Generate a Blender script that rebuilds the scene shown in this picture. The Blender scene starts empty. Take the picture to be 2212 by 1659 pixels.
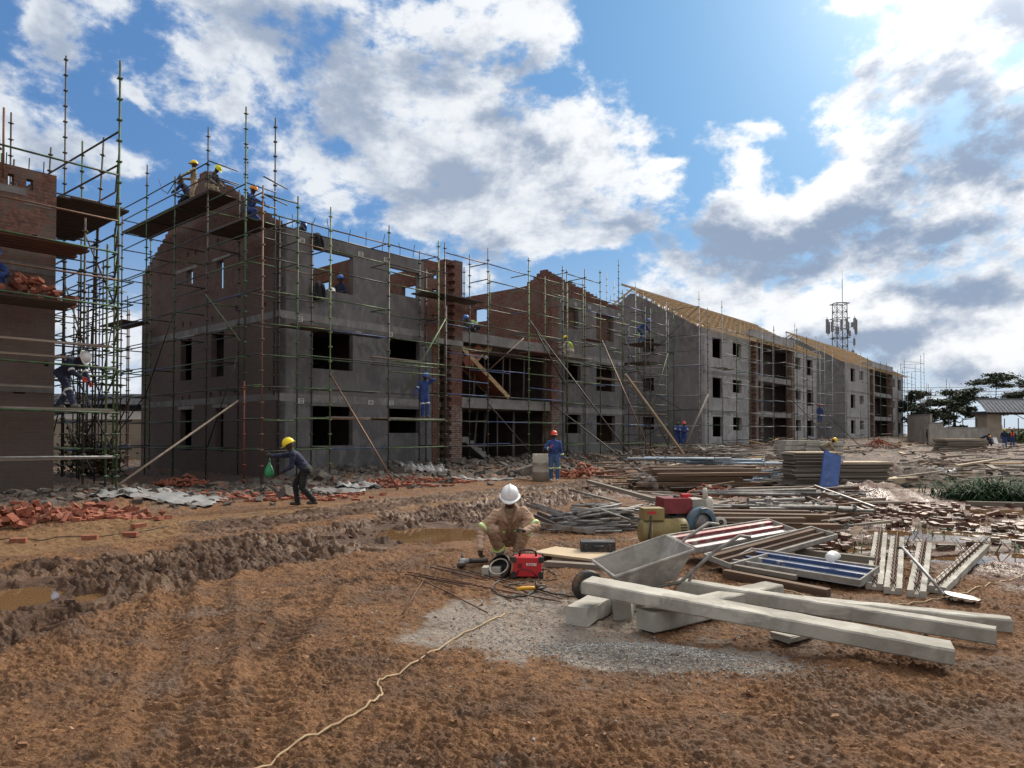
import bpy, bmesh, math, random
import numpy as np
from mathutils import Vector, Matrix, Euler
R = math.radians
rnd = random.Random(11)
scene = bpy.context.scene
COL = scene.collection

# ------------------------------------------------------------------ camera geometry and site axes
TH = R(1.0); FPX = 1502.0; PX, PY = 1106.0, 911.8; EYE = 1.67
def ray(vx, vy):
    x = (vx-PX)/FPX; y = -(vy-PY)/FPX
    return Vector((x, math.cos(TH)-y*math.sin(TH), math.sin(TH)+y*math.cos(TH)))
def at(vx, vy, z=0.0):
    r = ray(vx, vy); k = (z-EYE)/r.z
    return Vector((r.x*k, r.y*k, z))
def atd(vx, vy, d):
    r = ray(vx, vy); k = d/r.y
    return Vector((r.x*k, d, EYE+r.z*k))
ANG = R(49.0)                                   # direction of the row of buildings
DV = Vector((math.cos(ANG), math.sin(ANG), 0)); GV = Vector((-math.sin(ANG), math.cos(ANG), 0))
A0 = Vector((-8.03, 24.0, 0)); L0 = Vector((-11.07, 16.8, 0))
def site(t, w, z=0, o=None):
    return (o or A0) + DV*t + GV*w + Vector((0, 0, z))

# ------------------------------------------------------------------ noise (numpy)
_P = np.random.RandomState(5).permutation(256); _P = np.concatenate([_P, _P, _P])
_A = np.random.RandomState(6).rand(256)*2*np.pi; _GX = np.cos(_A); _GY = np.sin(_A)
def perlin(x, y, s=0):
    x = np.asarray(x, float)+s*17.31; y = np.asarray(y, float)+s*9.77
    xi = np.floor(x).astype(int); yi = np.floor(y).astype(int); xf = x-xi; yf = y-yi
    xi &= 255; yi &= 255
    def g(i, j, a, b):
        h = _P[_P[(xi+i) & 255]+((yi+j) & 255)] & 255
        return _GX[h]*a+_GY[h]*b
    u = xf*xf*xf*(xf*(xf*6-15)+10); v = yf*yf*yf*(yf*(yf*6-15)+10)
    a = g(0, 0, xf, yf); b = g(1, 0, xf-1, yf); c = g(0, 1, xf, yf-1); d = g(1, 1, xf-1, yf-1)
    return (a+u*(b-a))+v*((c+u*(d-c))-(a+u*(b-a)))
def fbm(x, y, o=4, s=0, gain=.5):
    t = 0; a = 1; f = 1
    for i in range(o):
        t = t+a*perlin(x*f, y*f, s+i*3); a *= gain; f *= 2.03
    return t
def sstep(a, b, x):
    t = np.clip((x-a)/(b-a), 0, 1); return t*t*(3-2*t)

# ------------------------------------------------------------------ mesh builder
def frame(p0, p1, up=(0, 0, 1)):
    d = (p1-p0).normalized(); up = Vector(up)
    if abs(d.dot(up)) > .98: up = Vector((1, 0, 0)) if abs(d.x) < .9 else Vector((0, 1, 0))
    s = d.cross(up).normalized(); u = s.cross(d)
    return d, s, u
class MB:
    def __init__(s): s.v = []; s.f = []; s.m = []
    def add(s, vs, fs, m=0):
        b = len(s.v); s.v.extend([tuple(p) for p in vs])
        for f in fs: s.f.append(tuple(b+i for i in f)); s.m.append(m)
        return s
    def hexa(s, c, m=0):     # c: 8 corners, bottom ring then top ring
        return s.add(c, [(3, 2, 1, 0), (4, 5, 6, 7), (0, 1, 5, 4), (1, 2, 6, 5), (2, 3, 7, 6), (3, 0, 4, 7)], m)
    def box(s, x0, y0, z0, x1, y1, z1, m=0, M=None):
        c = [Vector(p) for p in ((x0, y0, z0), (x1, y0, z0), (x1, y1, z0), (x0, y1, z0), (x0, y0, z1), (x1, y0, z1), (x1, y1, z1), (x0, y1, z1))]
        if M: c = [M @ p for p in c]
        return s.hexa(c, m)
    def cbox(s, c, size, m=0, M=None):
        x, y, z = c; a, b, d = [q/2 for q in size]
        return s.box(x-a, y-b, z-d, x+a, y+b, z+d, m, M)
    def bar(s, p0, p1, w, h, m=0, up=(0, 0, 1)):   # box from p0 to p1, w across, h along up
        p0, p1 = Vector(p0), Vector(p1); d, sd, u = frame(p0, p1, up); a = sd*w/2; b = u*h/2
        return s.hexa([p0-a-b, p1-a-b, p1+a-b, p0+a-b, p0-a+b, p1-a+b, p1+a+b, p0+a+b], m)
    def tube(s, p0, p1, r0, r1=None, n=8, m=0, caps=True):
        return s.path([p0, p1], [r0, r0 if r1 is None else r1], n, m, caps)
    def path(s, pts, r, n=6, m=0, caps=True, closed=False):
        pts = [Vector(p) for p in pts]; k = len(pts)
        if not hasattr(r, '__len__'): r = [r]*k
        vs = []; pu = None
        for i, p in enumerate(pts):
            q0 = pts[max(i-1, 0)]; q1 = pts[min(i+1, k-1)]
            if (q1-q0).length < 1e-7: q1 = q0+Vector((0, 0, 1e-3))
            d = (q1-q0).normalized()
            if pu is None or abs(pu.dot(d)) > .99: _, sd, u = frame(q0, q1)
            else:
                u = (pu-d*pu.dot(d)).normalized(); sd = d.cross(u)
            pu = u
            for j in range(n):
                a = 2*math.pi*j/n; vs.append(p+(sd*math.cos(a)+u*math.sin(a))*r[i])
        fs = []
        for i in range(k-1):
            for j in range(n):
                a = i*n+j; b = i*n+(j+1) % n; fs.append((a, b, b+n, a+n))
        if caps: fs.append(tuple(range(n-1, -1, -1))); fs.append(tuple((k-1)*n+j for j in range(n)))
        return s.add(vs, fs, m)
    def lathe(s, prof, n=16, m=0, M=None, sx=1, sy=1, ends=True):   # prof: (r, z)
        vs = []; fs = []
        for r_, z in prof:
            for j in range(n):
                a = 2*math.pi*j/n; p = Vector((r_*math.cos(a)*sx, r_*math.sin(a)*sy, z)); vs.append(M @ p if M else p)
        for i in range(len(prof)-1):
            for j in range(n):
                a = i*n+j; b = i*n+(j+1) % n; fs.append((a, b, b+n, a+n))
        if ends: fs.append(tuple(range(n-1, -1, -1))); fs.append(tuple((len(prof)-1)*n+j for j in range(n)))
        return s.add(vs, fs, m)
    def prism(s, poly, y0, y1, m=0, M=None):    # poly in local x,z extruded along y
        n = len(poly); vs = [Vector((x, y0, z)) for x, z in poly]+[Vector((x, y1, z)) for x, z in poly]
        if M: vs = [M @ p for p in vs]
        fs = [tuple(range(n)), tuple(range(2*n-1, n-1, -1))]
        for i in range(n): j = (i+1) % n; fs.append((i, i+n, j+n, j))
        return s.add(vs, fs, m)
    def ball(s, c, r, m=0, nu=10, nv=7, M=None):
        rx, ry, rz = r if hasattr(r, '__len__') else (r, r, r); c = Vector(c)
        vs = []; fs = []
        for i in range(nv+1):
            a = math.pi*(i+.0)/nv; a = min(max(a, .02), math.pi-.02)
            for j in range(nu):
                b = 2*math.pi*j/nu; p = Vector((rx*math.sin(a)*math.cos(b), ry*math.sin(a)*math.sin(b), -rz*math.cos(a)))
                if M: p = M.to_3x3() @ p
                vs.append(c+p)
        for i in range(nv):
            for j in range(nu): fs.append((i*nu+j, i*nu+(j+1) % nu, (i+1)*nu+(j+1) % nu, (i+1)*nu+j))
        fs.append(tuple(range(nu-1, -1, -1))); fs.append(tuple(nv*nu+j for j in range(nu)))
        return s.add(vs, fs, m)
    def rock(s, c, size, m=0, rg=rnd, M=None):   # angular lump: jittered box
        a, b, d = [q/2 for q in size]; e = Euler((rg.uniform(-.5, .5), rg.uniform(-.5, .5), rg.uniform(0, 6.3))).to_matrix()
        j = lambda: rg.uniform(.45, 1.1)
        cs = [Vector((sx*a*j(), sy*b*j(), sz*d*j())) for sz in (-1, 1) for sx, sy in ((-1, -1), (1, -1), (1, 1), (-1, 1))]
        return s.hexa([Vector(c)+e @ p for p in cs], m)
    def mesh(s, name, mats, smooth=False, uv=True):
        me = bpy.data.meshes.new(name)
        me.from_pydata(s.v, [], s.f)
        if not isinstance(mats, (list, tuple)): mats = [mats]
        for x in mats: me.materials.append(x)
        n = len(me.polygons)
        me.polygons.foreach_set('material_index', np.array(s.m, dtype=np.int32))
        if smooth: me.polygons.foreach_set('use_smooth', np.ones(n, dtype=bool))
        if uv and n: box_uv(me)
        me.update()
        return me
    def build(s, name, mats, parent=None, smooth=False, M=None, uv=True):
        o = bpy.data.objects.new(name, s.mesh(name, mats, smooth, uv)); COL.objects.link(o)
        if parent: o.parent = parent
        if M is not None: o.matrix_basis = M
        return o
def box_uv(me):
    nl = len(me.loops); nv = len(me.vertices); npoly = len(me.polygons)
    co = np.empty(nv*3); me.vertices.foreach_get('co', co); co = co.reshape(-1, 3)
    vi = np.empty(nl, dtype=np.int32); me.loops.foreach_get('vertex_index', vi)
    lt = np.empty(npoly, dtype=np.int32); me.polygons.foreach_get('loop_total', lt)
    no = np.empty(npoly*3); me.polygons.foreach_get('normal', no); no = np.abs(no.reshape(-1, 3))
    ax = np.repeat(np.argmax(no+np.array([0, 1e-4, 0]), axis=1), lt); p = co[vi]
    u = np.where(ax == 0, p[:, 1], p[:, 0]); v = np.where(ax == 2, p[:, 1], p[:, 2])
    l = me.uv_layers.new(name='UVMap'); l.data.foreach_set('uv', np.stack([u, v], 1).ravel())
def tag(o, label=None, cat=None, group=None, kind=None):
    if label: o['label'] = label
    if cat: o['category'] = cat
    if group: o['group'] = group
    if kind: o['kind'] = kind
    return o
def thing(name, label, cat, loc=(0, 0, 0), rz=0, group=None):
    o = bpy.data.objects.new(name, None); COL.objects.link(o); o.empty_display_size = .1
    o.location = loc; o.rotation_euler = (0, 0, rz)
    return tag(o, label, cat, group)
def copy_tree(o, parent=None):
    c = o.copy(); COL.objects.link(c)
    if parent: c.parent = parent
    for ch in o.children: copy_tree(ch, c)
    return c
def axes(p0, p1, up=(0, 0, 1)):   # matrix with local x along p0->p1, z near up, origin at p0
    d, sd, u = frame(Vector(p0), Vector(p1), up); y = u.cross(d)
    return Matrix(((d.x, y.x, u.x, p0[0]), (d.y, y.y, u.y, p0[1]), (d.z, y.z, u.z, p0[2]), (0, 0, 0, 1)))

# ------------------------------------------------------------------ node helper
class NT:
    def __init__(s, tree): s.t = tree; s.n = tree.nodes; s.l = tree.links
    def put(s, sock, v):
        if isinstance(v, bpy.types.NodeSocket): s.l.new(v, sock)
        elif v is not None: sock.default_value = v
    def node(s, typ, ins=None, **kw):
        n = s.n.new(typ)
        for k, v in kw.items(): setattr(n, k, v)
        for k, v in (ins or {}).items(): s.put(n.inputs[k], v)
        return n
    def math(s, op, a, b=None, c=None, clamp=False):
        n = s.node('ShaderNodeMath', operation=op, use_clamp=clamp); s.put(n.inputs[0], a)
        if b is not None: s.put(n.inputs[1], b)
        if c is not None: s.put(n.inputs[2], c)
        return n.outputs[0]
    def add(s, a, b): return s.math('ADD', a, b)
    def sub(s, a, b): return s.math('SUBTRACT', a, b)
    def mul(s, a, b): return s.math('MULTIPLY', a, b)
    def step(s, a, b, x):
        n = s.node('ShaderNodeMapRange', interpolation_type='SMOOTHSTEP'); s.put(n.inputs[0], x); s.put(n.inputs[1], a); s.put(n.inputs[2], b); return n.outputs[0]
    def mix(s, f, a, b, typ='MIX'):
        n = s.node('ShaderNodeMix', data_type='RGBA', blend_type=typ); s.put(n.inputs[0], f); s.put(n.inputs[6], a); s.put(n.inputs[7], b); return n.outputs[2]
    def noise(s, vec, scale, det=4, rough=.55, dist=0, dim='3D'):
        n = s.node('ShaderNodeTexNoise', {'Scale': scale, 'Detail': det, 'Roughness': rough, 'Distortion': dist}, noise_dimensions=dim)
        if vec is not None: s.put(n.inputs['Vector'], vec)
        return n.outputs[0]
    def scale(s, vec, xyz):
        n = s.node('ShaderNodeVectorMath', operation='MULTIPLY'); s.put(n.inputs[0], vec); n.inputs[1].default_value = xyz; return n.outputs[0]
def c4(c): return (c[0], c[1], c[2], 1.0)
def newmat(name):
    m = bpy.data.materials.new(name); m.use_nodes = True; nt = NT(m.node_tree); nt.n.clear()
    out = nt.node('ShaderNodeOutputMaterial'); b = nt.node('ShaderNodeBsdfPrincipled'); nt.l.new(b.outputs[0], out.inputs[0])
    return m, nt, b
def mat(name, c1, c2=None, scale=6, rough=.8, metal=0, c3=None, s3=1.5, f3=(.5, .7), bump=0, bs=None, coord='Object', stretch=(1, 1, 1), rand=0, spec=.5, detail=5):
    """general weathered surface: c1/c2 mottled, c3 stains in patches, optional bump, optional brightness change per object"""
    m, nt, b = newmat(name); tc = nt.node('ShaderNodeTexCoord').outputs[coord]
    oi = nt.node('ShaderNodeObjectInfo')
    tv = nt.node('ShaderNodeVectorMath', operation='ADD'); nt.put(tv.inputs[0], nt.scale(tc, stretch))
    off = nt.mul(oi.outputs['Random'], 37.0 if rand else 0.0); cx = nt.node('ShaderNodeCombineXYZ', {0: off, 1: off, 2: off}); nt.put(tv.inputs[1], cx.outputs[0]); vec = tv.outputs[0]
    col = nt.mix(nt.step(.3, .7, nt.noise(vec, scale, detail)), c4(c1), c4(c2 or [q*.7 for q in c1]))
    if c3: col = nt.mix(nt.step(f3[0], f3[1], nt.noise(vec, s3, 6, .6)), col, c4(c3))
    if rand:
        hv = nt.node('ShaderNodeHueSaturation', {'Value': nt.add(nt.mul(oi.outputs['Random'], 2*rand), 1-rand)}); nt.put(hv.inputs['Color'], col); col = hv.outputs[0]
    nt.put(b.inputs['Base Color'], col); b.inputs['Metallic'].default_value = metal; b.inputs['Specular IOR Level'].default_value = spec
    nt.put(b.inputs['Roughness'], nt.add(nt.mul(nt.noise(vec, scale*2, 3), .25), rough-.12))
    if bump:
        bp = nt.node('ShaderNodeBump', {'Strength': .6, 'Distance': bump}); nt.put(bp.inputs['Height'], nt.noise(vec, bs or scale*3, 6, .6)); nt.put(b.inputs['Normal'], bp.outputs[0])
    return m
# banks of cloud: bearing and height through the photograph's 2212 x 1659 pixels, radii, tilt
CLOUDS = [(600, 50, 380, 170, -10), (720, 200, 330, 210, -30), (980, 120, 230, 130, 0), (1130, 300, 280, 170, -30), (960, 430, 250, 130, -14), (1150, 90, 120, 110, 0), (1290, 330, 130, 120, 0), (1080, 500, 130, 55, 0), (1250, 470, 120, 70, 0), (560, 130, 200, 110, 0), (1340, 510, 60, 40, 0),
          (60, 300, 220, 130, -15), (120, 75, 75, 70, 0), (200, 350, 130, 80, 0), (724, 436, 42, 28, 0), (330, 215, 90, 22, -35), (440, 170, 190, 110, -30),
          (1930, 170, 190, 120, 0), (2120, 280, 300, 280, 0), (1950, 330, 240, 230, 0), (1770, 540, 390, 125, -4), (2010, 480, 180, 90, 0), (2100, 20, 330, 150, 0), (1580, 330, 110, 45, 0), (1640, 390, 120, 50, 0), (1850, 0, 120, 40, 0),
          (1800, 700, 420, 90, 0), (2150, 720, 260, 160, 0), (1580, 610, 190, 50, 0), (60, 720, 420, 150, 0), (1530, 490, 110, 45, 0), (1400, 395, 45, 14, 0), (860, 505, 45, 22, 0)]
DARKS = [(640, 120, 230, 110, -20), (780, 240, 190, 120, -30), (1090, 250, 170, 90, -25), (1180, 330, 120, 70, -20), (1000, 400, 120, 60, -10), (1990, 175, 190, 75, 0), (2140, 270, 200, 190, 0), (1760, 555, 390, 100, -3), (1980, 400, 140, 110, 20), (2030, 520, 160, 50, 0), (60, 330, 140, 60, 0), (1640, 560, 150, 60, 10), (2050, 640, 170, 40, 0), (1900, 740, 200, 40, 0), (60, 760, 250, 60, 0)]
CLEARS = [(1560, 150, 170, 170, 0), (1430, 60, 140, 120, 0), (320, 60, 110, 90, -30), (1470, 450, 80, 60, 0), (540, 430, 110, 110, 0), (30, 30, 60, 60, 0), (430, 520, 130, 110, 0), (1690, 380, 60, 70, 0), (1640, 690, 150, 35, 0), (280, 270, 80, 60, -30), (1250, 590, 200, 50, 0)]
SKYMUL = (.62, .80, .98)
SKY_A = (1.15, 2.8, 6.3, 1); SKY_B = (2.6, 6.2, 9.6, 1); SKY_H = (6.6, 7.6, 8.8, 1)
CL_LIT = (8.3, 8.7, 9.2); CL_SUN = (12.5, 12.3, 12.0); CL_SH = (3.9, 4.6, 5.8); CL_SHS = (2.2, 3.1, 4.7)
FILL_REAR = (7.5, 7.3, 7.1, 1); FILL_ZEN = (10, 9.8, 9.6, 1); FILL_PATCH = (48, 44.5, 39, 1); PATCH = (math.sin(R(34))*math.cos(R(61)), math.cos(R(34))*math.cos(R(61)), math.sin(R(61)))  # added fill light out of view: rear sky, zenith and soft-light patch
# ------------------------------------------------------------------ camera, sun, sky
cam = bpy.data.cameras.new('camera'); cam.sensor_width = 36; cam.lens = FPX/2212*36; cam.shift_y = (PY-829.5)/2212
cam.clip_end = 6000; cam.clip_start = .05
co = bpy.data.objects.new('camera', cam); COL.objects.link(co); co.location = (0, 0, EYE); co.rotation_euler = (R(90)+TH, 0, 0)
scene.camera = co
SUN_AZ, SUN_EL = R(37), R(34)
sl = bpy.data.lights.new('sun', 'SUN'); sl.energy = 3.8; sl.angle = R(18); sl.color = (1, .90, .76)
so = bpy.data.objects.new('sun', sl); COL.objects.link(so)
sd_ = Vector((math.sin(SUN_AZ)*math.cos(SUN_EL), math.cos(SUN_AZ)*math.cos(SUN_EL), math.sin(SUN_EL)))
so.rotation_euler = sd_.to_track_quat('Z', 'Y').to_euler(); so.location = (60, 90, 80)
scene.view_settings.view_transform = 'Standard'; scene.view_settings.look = 'None'; scene.view_settings.exposure = 0.0; scene.view_settings.gamma = 1
scene.cycles.max_bounces = 6; scene.cycles.diffuse_bounces = 3; scene.cycles.glossy_bounces = 2; scene.cycles.volume_bounces = 0
scene.cycles.use_denoising = True
world = bpy.data.worlds.new('World'); scene.world = world; world.use_nodes = True
wt = NT(world.node_tree); wt.n.clear()
wo = wt.node('ShaderNodeOutputWorld'); bg = wt.node('ShaderNodeBackground'); wt.l.new(bg.outputs[0], wo.inputs[0])
tc = wt.node('ShaderNodeTexCoord').outputs['Generated']
sky = wt.node('ShaderNodeTexSky', sky_type='NISHITA', sun_disc=False, sun_elevation=SUN_EL, sun_rotation=SUN_AZ, air_density=1.3, dust_density=.6, ozone_density=2.2)
sep = wt.node('ShaderNodeSeparateXYZ'); wt.put(sep.inputs[0], tc); X, Y, Z = sep.outputs
az = wt.math('ARCTAN2', X, Y); el = wt.math('ARCSINE', Z)
def azel(vx, vy):
    r = ray(vx, vy).normalized(); return math.atan2(r.x, r.y), math.asin(r.z)
# soft noise used to break every edge
def dirnoise(scale, det, rough, sz=1.5, dist=0.0):
    return wt.noise(wt.scale(tc, (1, 1, sz)), scale, det, rough, dist)
n1 = dirnoise(4.2, 9, .62, 1.7, .25); n2 = dirnoise(11, 7, .6, 1.5, .1)
wob = wt.node('ShaderNodeTexNoise', {'Scale': 3.2, 'Detail': 3.0}); wt.put(wob.inputs['Vector'], tc)
ws = wt.node('ShaderNodeSeparateXYZ'); wt.put(ws.inputs[0], wob.outputs[1])
azw = wt.add(az, wt.mul(wt.sub(ws.outputs[0], .5), .16)); elw = wt.add(el, wt.mul(wt.sub(ws.outputs[1], .5), .12))
def blob(vx, vy, rx, ry, rot=0):
    """soft elliptical bank of cloud fixed at a compass bearing and height (given through the photograph's pixels)"""
    a, e = azel(vx, vy); k = math.cos(a)/FPX
    da = wt.sub(azw, a); de = wt.sub(elw, e); c, s_ = math.cos(R(rot)), math.sin(R(rot)); sx, sy = 1/(rx*k), 1/(ry*k)
    u = wt.add(wt.mul(da, c*sx), wt.mul(de, s_*sx)); v = wt.sub(wt.mul(de, c*sy), wt.mul(da, s_*sy))
    d = wt.math('SQRT', wt.add(wt.mul(u, u), wt.mul(v, v)))
    return wt.sub(1.0, wt.math('MINIMUM', d, 2.0))      # 1 in the middle, 0 at the rim, -1 far off
def union(bl):
    o = bl[0]
    for b_ in bl[1:]:
        n = wt.node('ShaderNodeMath', operation='SMOOTH_MAX'); wt.put(n.inputs[0], o); wt.put(n.inputs[1], b_); n.inputs[2].default_value = .25; o = n.outputs[0]
    return o
white = union([blob(*q) for q in CLOUDS]); dark = union([blob(*q) for q in DARKS]); clear = union([blob(*q) for q in CLEARS])
n3 = dirnoise(27, 5, .6, 1.4, .1)
nA = wt.mul(wt.sub(n1, .5), 10.0); nB = wt.mul(wt.sub(n2, .5), 6.5); nC = wt.mul(wt.sub(n3, .5), 3.5)
nS = wt.add(wt.add(nA, nB), nC)
# the same noise a little nearer the sun: where it is thinner there, the cloud's flank is lit
tv = wt.node('ShaderNodeVectorMath', operation='ADD'); wt.put(tv.inputs[0], tc); tv.inputs[1].default_value = (sd_.x*.045, sd_.y*.0, .05)
m1 = wt.noise(wt.scale(tv.outputs[0], (1, 1, 1.7)), 4.2, 6, .62, .25); m2 = wt.noise(wt.scale(tv.outputs[0], (1, 1, 1.5)), 11, 5, .6, .1)
rel = wt.add(wt.mul(wt.sub(m1, n1), 10.0), wt.mul(wt.sub(m2, n2), 5.0))      # > 0: shaded flank
wcap = wt.math('MINIMUM', white, .55)
dens = wt.sub(wt.add(wt.mul(wcap, 2.6), nS), wt.mul(wt.math('MAXIMUM', wt.add(clear, .1), 0.0), 1.8))
cover = wt.math('POWER', wt.step(-.75, 1.15, dens), 1.3)
thick = wt.step(.15, 1.75, wt.add(wt.add(wt.add(wt.mul(wt.math('MAXIMUM', dark, -.30), .95), .46), wt.mul(wt.math('MINIMUM', dens, 1.6), .34)), wt.add(wt.mul(nS, .06), wt.mul(rel, .55))))
sunv = wt.node('ShaderNodeVectorMath', operation='DOT_PRODUCT'); wt.put(sunv.inputs[0], tc); sunv.inputs[1].default_value = sd_
sd1 = wt.math('MAXIMUM', sunv.outputs['Value'], 0.0)
glow = wt.math('POWER', sd1, 55.0); near = wt.math('POWER', sd1, 7.0)
skyc = wt.node('ShaderNodeVectorMath', operation='MULTIPLY'); wt.put(skyc.inputs[0], sky.outputs[0]); skyc.inputs[1].default_value = SKYMUL
lit = wt.mix(near, c4(CL_LIT), c4(CL_SUN))
shade = wt.mix(near, c4(CL_SH), c4(CL_SHS))
cl = wt.mix(thick, lit, shade)
hz = wt.step(.30, .0, Z)
blue = wt.mix(wt.mul(hz, .75), wt.mix(.55, skyc.outputs[0], wt.mix(near, SKY_A, SKY_B)), SKY_H)
allc = wt.mix(wt.mul(cover, .97), blue, cl)
gl = wt.mul(glow, 6.5); gv = wt.node('ShaderNodeCombineXYZ', {0: gl, 1: wt.mul(gl, .97), 2: wt.mul(gl, .9)})
allc = wt.mix(1.0, allc, gv.outputs[0], 'ADD')
# fill light: unseen bright sky added overhead and behind the camera
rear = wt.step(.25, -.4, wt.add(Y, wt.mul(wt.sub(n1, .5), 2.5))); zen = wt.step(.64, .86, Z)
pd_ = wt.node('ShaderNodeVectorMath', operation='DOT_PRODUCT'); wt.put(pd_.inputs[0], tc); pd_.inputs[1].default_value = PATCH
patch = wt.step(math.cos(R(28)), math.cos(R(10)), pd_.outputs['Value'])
allc = wt.mix(wt.mul(zen, .9), wt.mix(wt.mul(rear, .9), allc, FILL_REAR), FILL_ZEN)
allc = wt.mix(patch, allc, FILL_PATCH)   # added soft light: bright patch of unseen sky ahead, above the frame
low = wt.step(-.002, -.03, Z)     # below the horizon: dull earth
allc = wt.mix(low, allc, (1.2, .9, .6, 1))
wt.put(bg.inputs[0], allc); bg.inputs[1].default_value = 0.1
world.cycles.sampling_method = 'MANUAL'; world.cycles.sample_map_resolution = 512
# ------------------------------------------------------------------ the ground: one sheet to the horizon
def pl(*q): return np.array([at(a, b)[:2] for a, b in q])
MUD = pl((-420, 1420), (-100, 1312), (150, 1252), (400, 1212), (650, 1175), (850, 1142), (1050, 1096), (1180, 1076), (1330, 1056))
MUD2 = pl((500, 1136), (760, 1098), (950, 1074), (1150, 1055), (1380, 1036))
ROAD = pl((-400, 1225), (0, 1180), (300, 1148), (700, 1103), (1050, 1068), (1370, 1039), (1600, 1010))
RUT2 = pl((560, 1660), (575, 1420), (640, 1340), (740, 1250), (900, 1190))
RUT3 = pl((330, 1660), (352, 1470), (372, 1330), (395, 1230))
RUT4 = pl((1700, 1640), (1900, 1560), (2200, 1470), (2400, 1400))
def dpoly(x, y, P):
    best = np.full(np.shape(x), 1e9); al = np.zeros(np.shape(x)); sg = np.zeros(np.shape(x)); acc = 0
    for i in range(len(P)-1):
        a = P[i]; d = P[i+1]-a; L = np.hypot(*d)
        t = np.clip(((x-a[0])*d[0]+(y-a[1])*d[1])/L**2, 0, 1)
        q = np.hypot(x-a[0]-t*d[0], y-a[1]-t*d[1]); m = q < best
        best = np.where(m, q, best); al = np.where(m, acc+t*L, al); sg = np.where(m, np.sign((x-a[0])*d[1]-(y-a[1])*d[0]), sg); acc += L
    return best, al, sg
PUDDLES = [(-1.4, 11.75, 1.05, .95, -.03), (-5.25, 7.1, .55, .75, -.045), (7.3, 11.7, 1.25, .8, -.025), (6.5, 9.45, 1.9, .55, -.025), (10.6, 14.6, 1.3, 1.2, -.02), (8.6, 13.2, .8, .5, -.03), (-4.45, 7.25, .16, .3, -.05), (5.3, 10.2, .7, .4, -.025)]
MOUNDS = [(-6.9, 12.3, 1.7, .9, .13), (3.6, 23.2, 1.8, 1.0, .22), (9.6, 18.6, 1.2, 1.0, .35), (-1.9, 7.15, .35, .3, .12), (-2.2, 6.3, .3, .3, .06), (13, 24, 2.5, 1.5, .5)]
def G(x, y):
    """broad lie of the land"""
    x = np.asarray(x, float); y = np.asarray(y, float)
    t = (x-A0.x)*DV.x+(y-A0.y)*DV.y; w = (x-A0.x)*GV.x+(y-A0.y)*GV.y
    far = np.clip((y-27)/50, 0, 1)*.55
    bank = sstep(-5.0, -.4, w)*(.32+.012*np.clip(t, 0, 90))*sstep(-2, 2, t)*(1-.7*far)
    lb = sstep(-4.2, -1.2, (x-L0.x)*GV.x+(y-L0.y)*GV.y)*sstep(3.5, 1.5, (x-L0.x)*DV.x+(y-L0.y)*DV.y)*.3
    return far+np.maximum(bank, lb)
def worley(x, y, s=0):
    """distance to nearest and second nearest scattered point, and a random number per cell"""
    xi = np.floor(x).astype(int); yi = np.floor(y).astype(int); f1 = np.full(np.shape(x), 9.); f2 = f1.copy(); c = np.zeros(np.shape(x)); tx = c.copy(); ty = c.copy()
    for i in (-1, 0, 1):
        for j in (-1, 0, 1):
            a = _P[(_P[(xi+i+s) & 255]+yi+j) & 255]; b = _P[(a+77+s) & 255]; px = xi+i+a/256.; py = yi+j+b/256.; d = np.hypot(x-px, y-py); k = d < f1
            f2 = np.where(k, f1, np.minimum(f2, d)); f1 = np.where(k, d, f1); c = np.where(k, _P[(b+31) & 255]/255., c); tx = np.where(k, (x-px)*(a/128.-1), tx); ty = np.where(k, (y-py)*(b/128.-1), ty)
    return f1, f2, c, tx+ty
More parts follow.
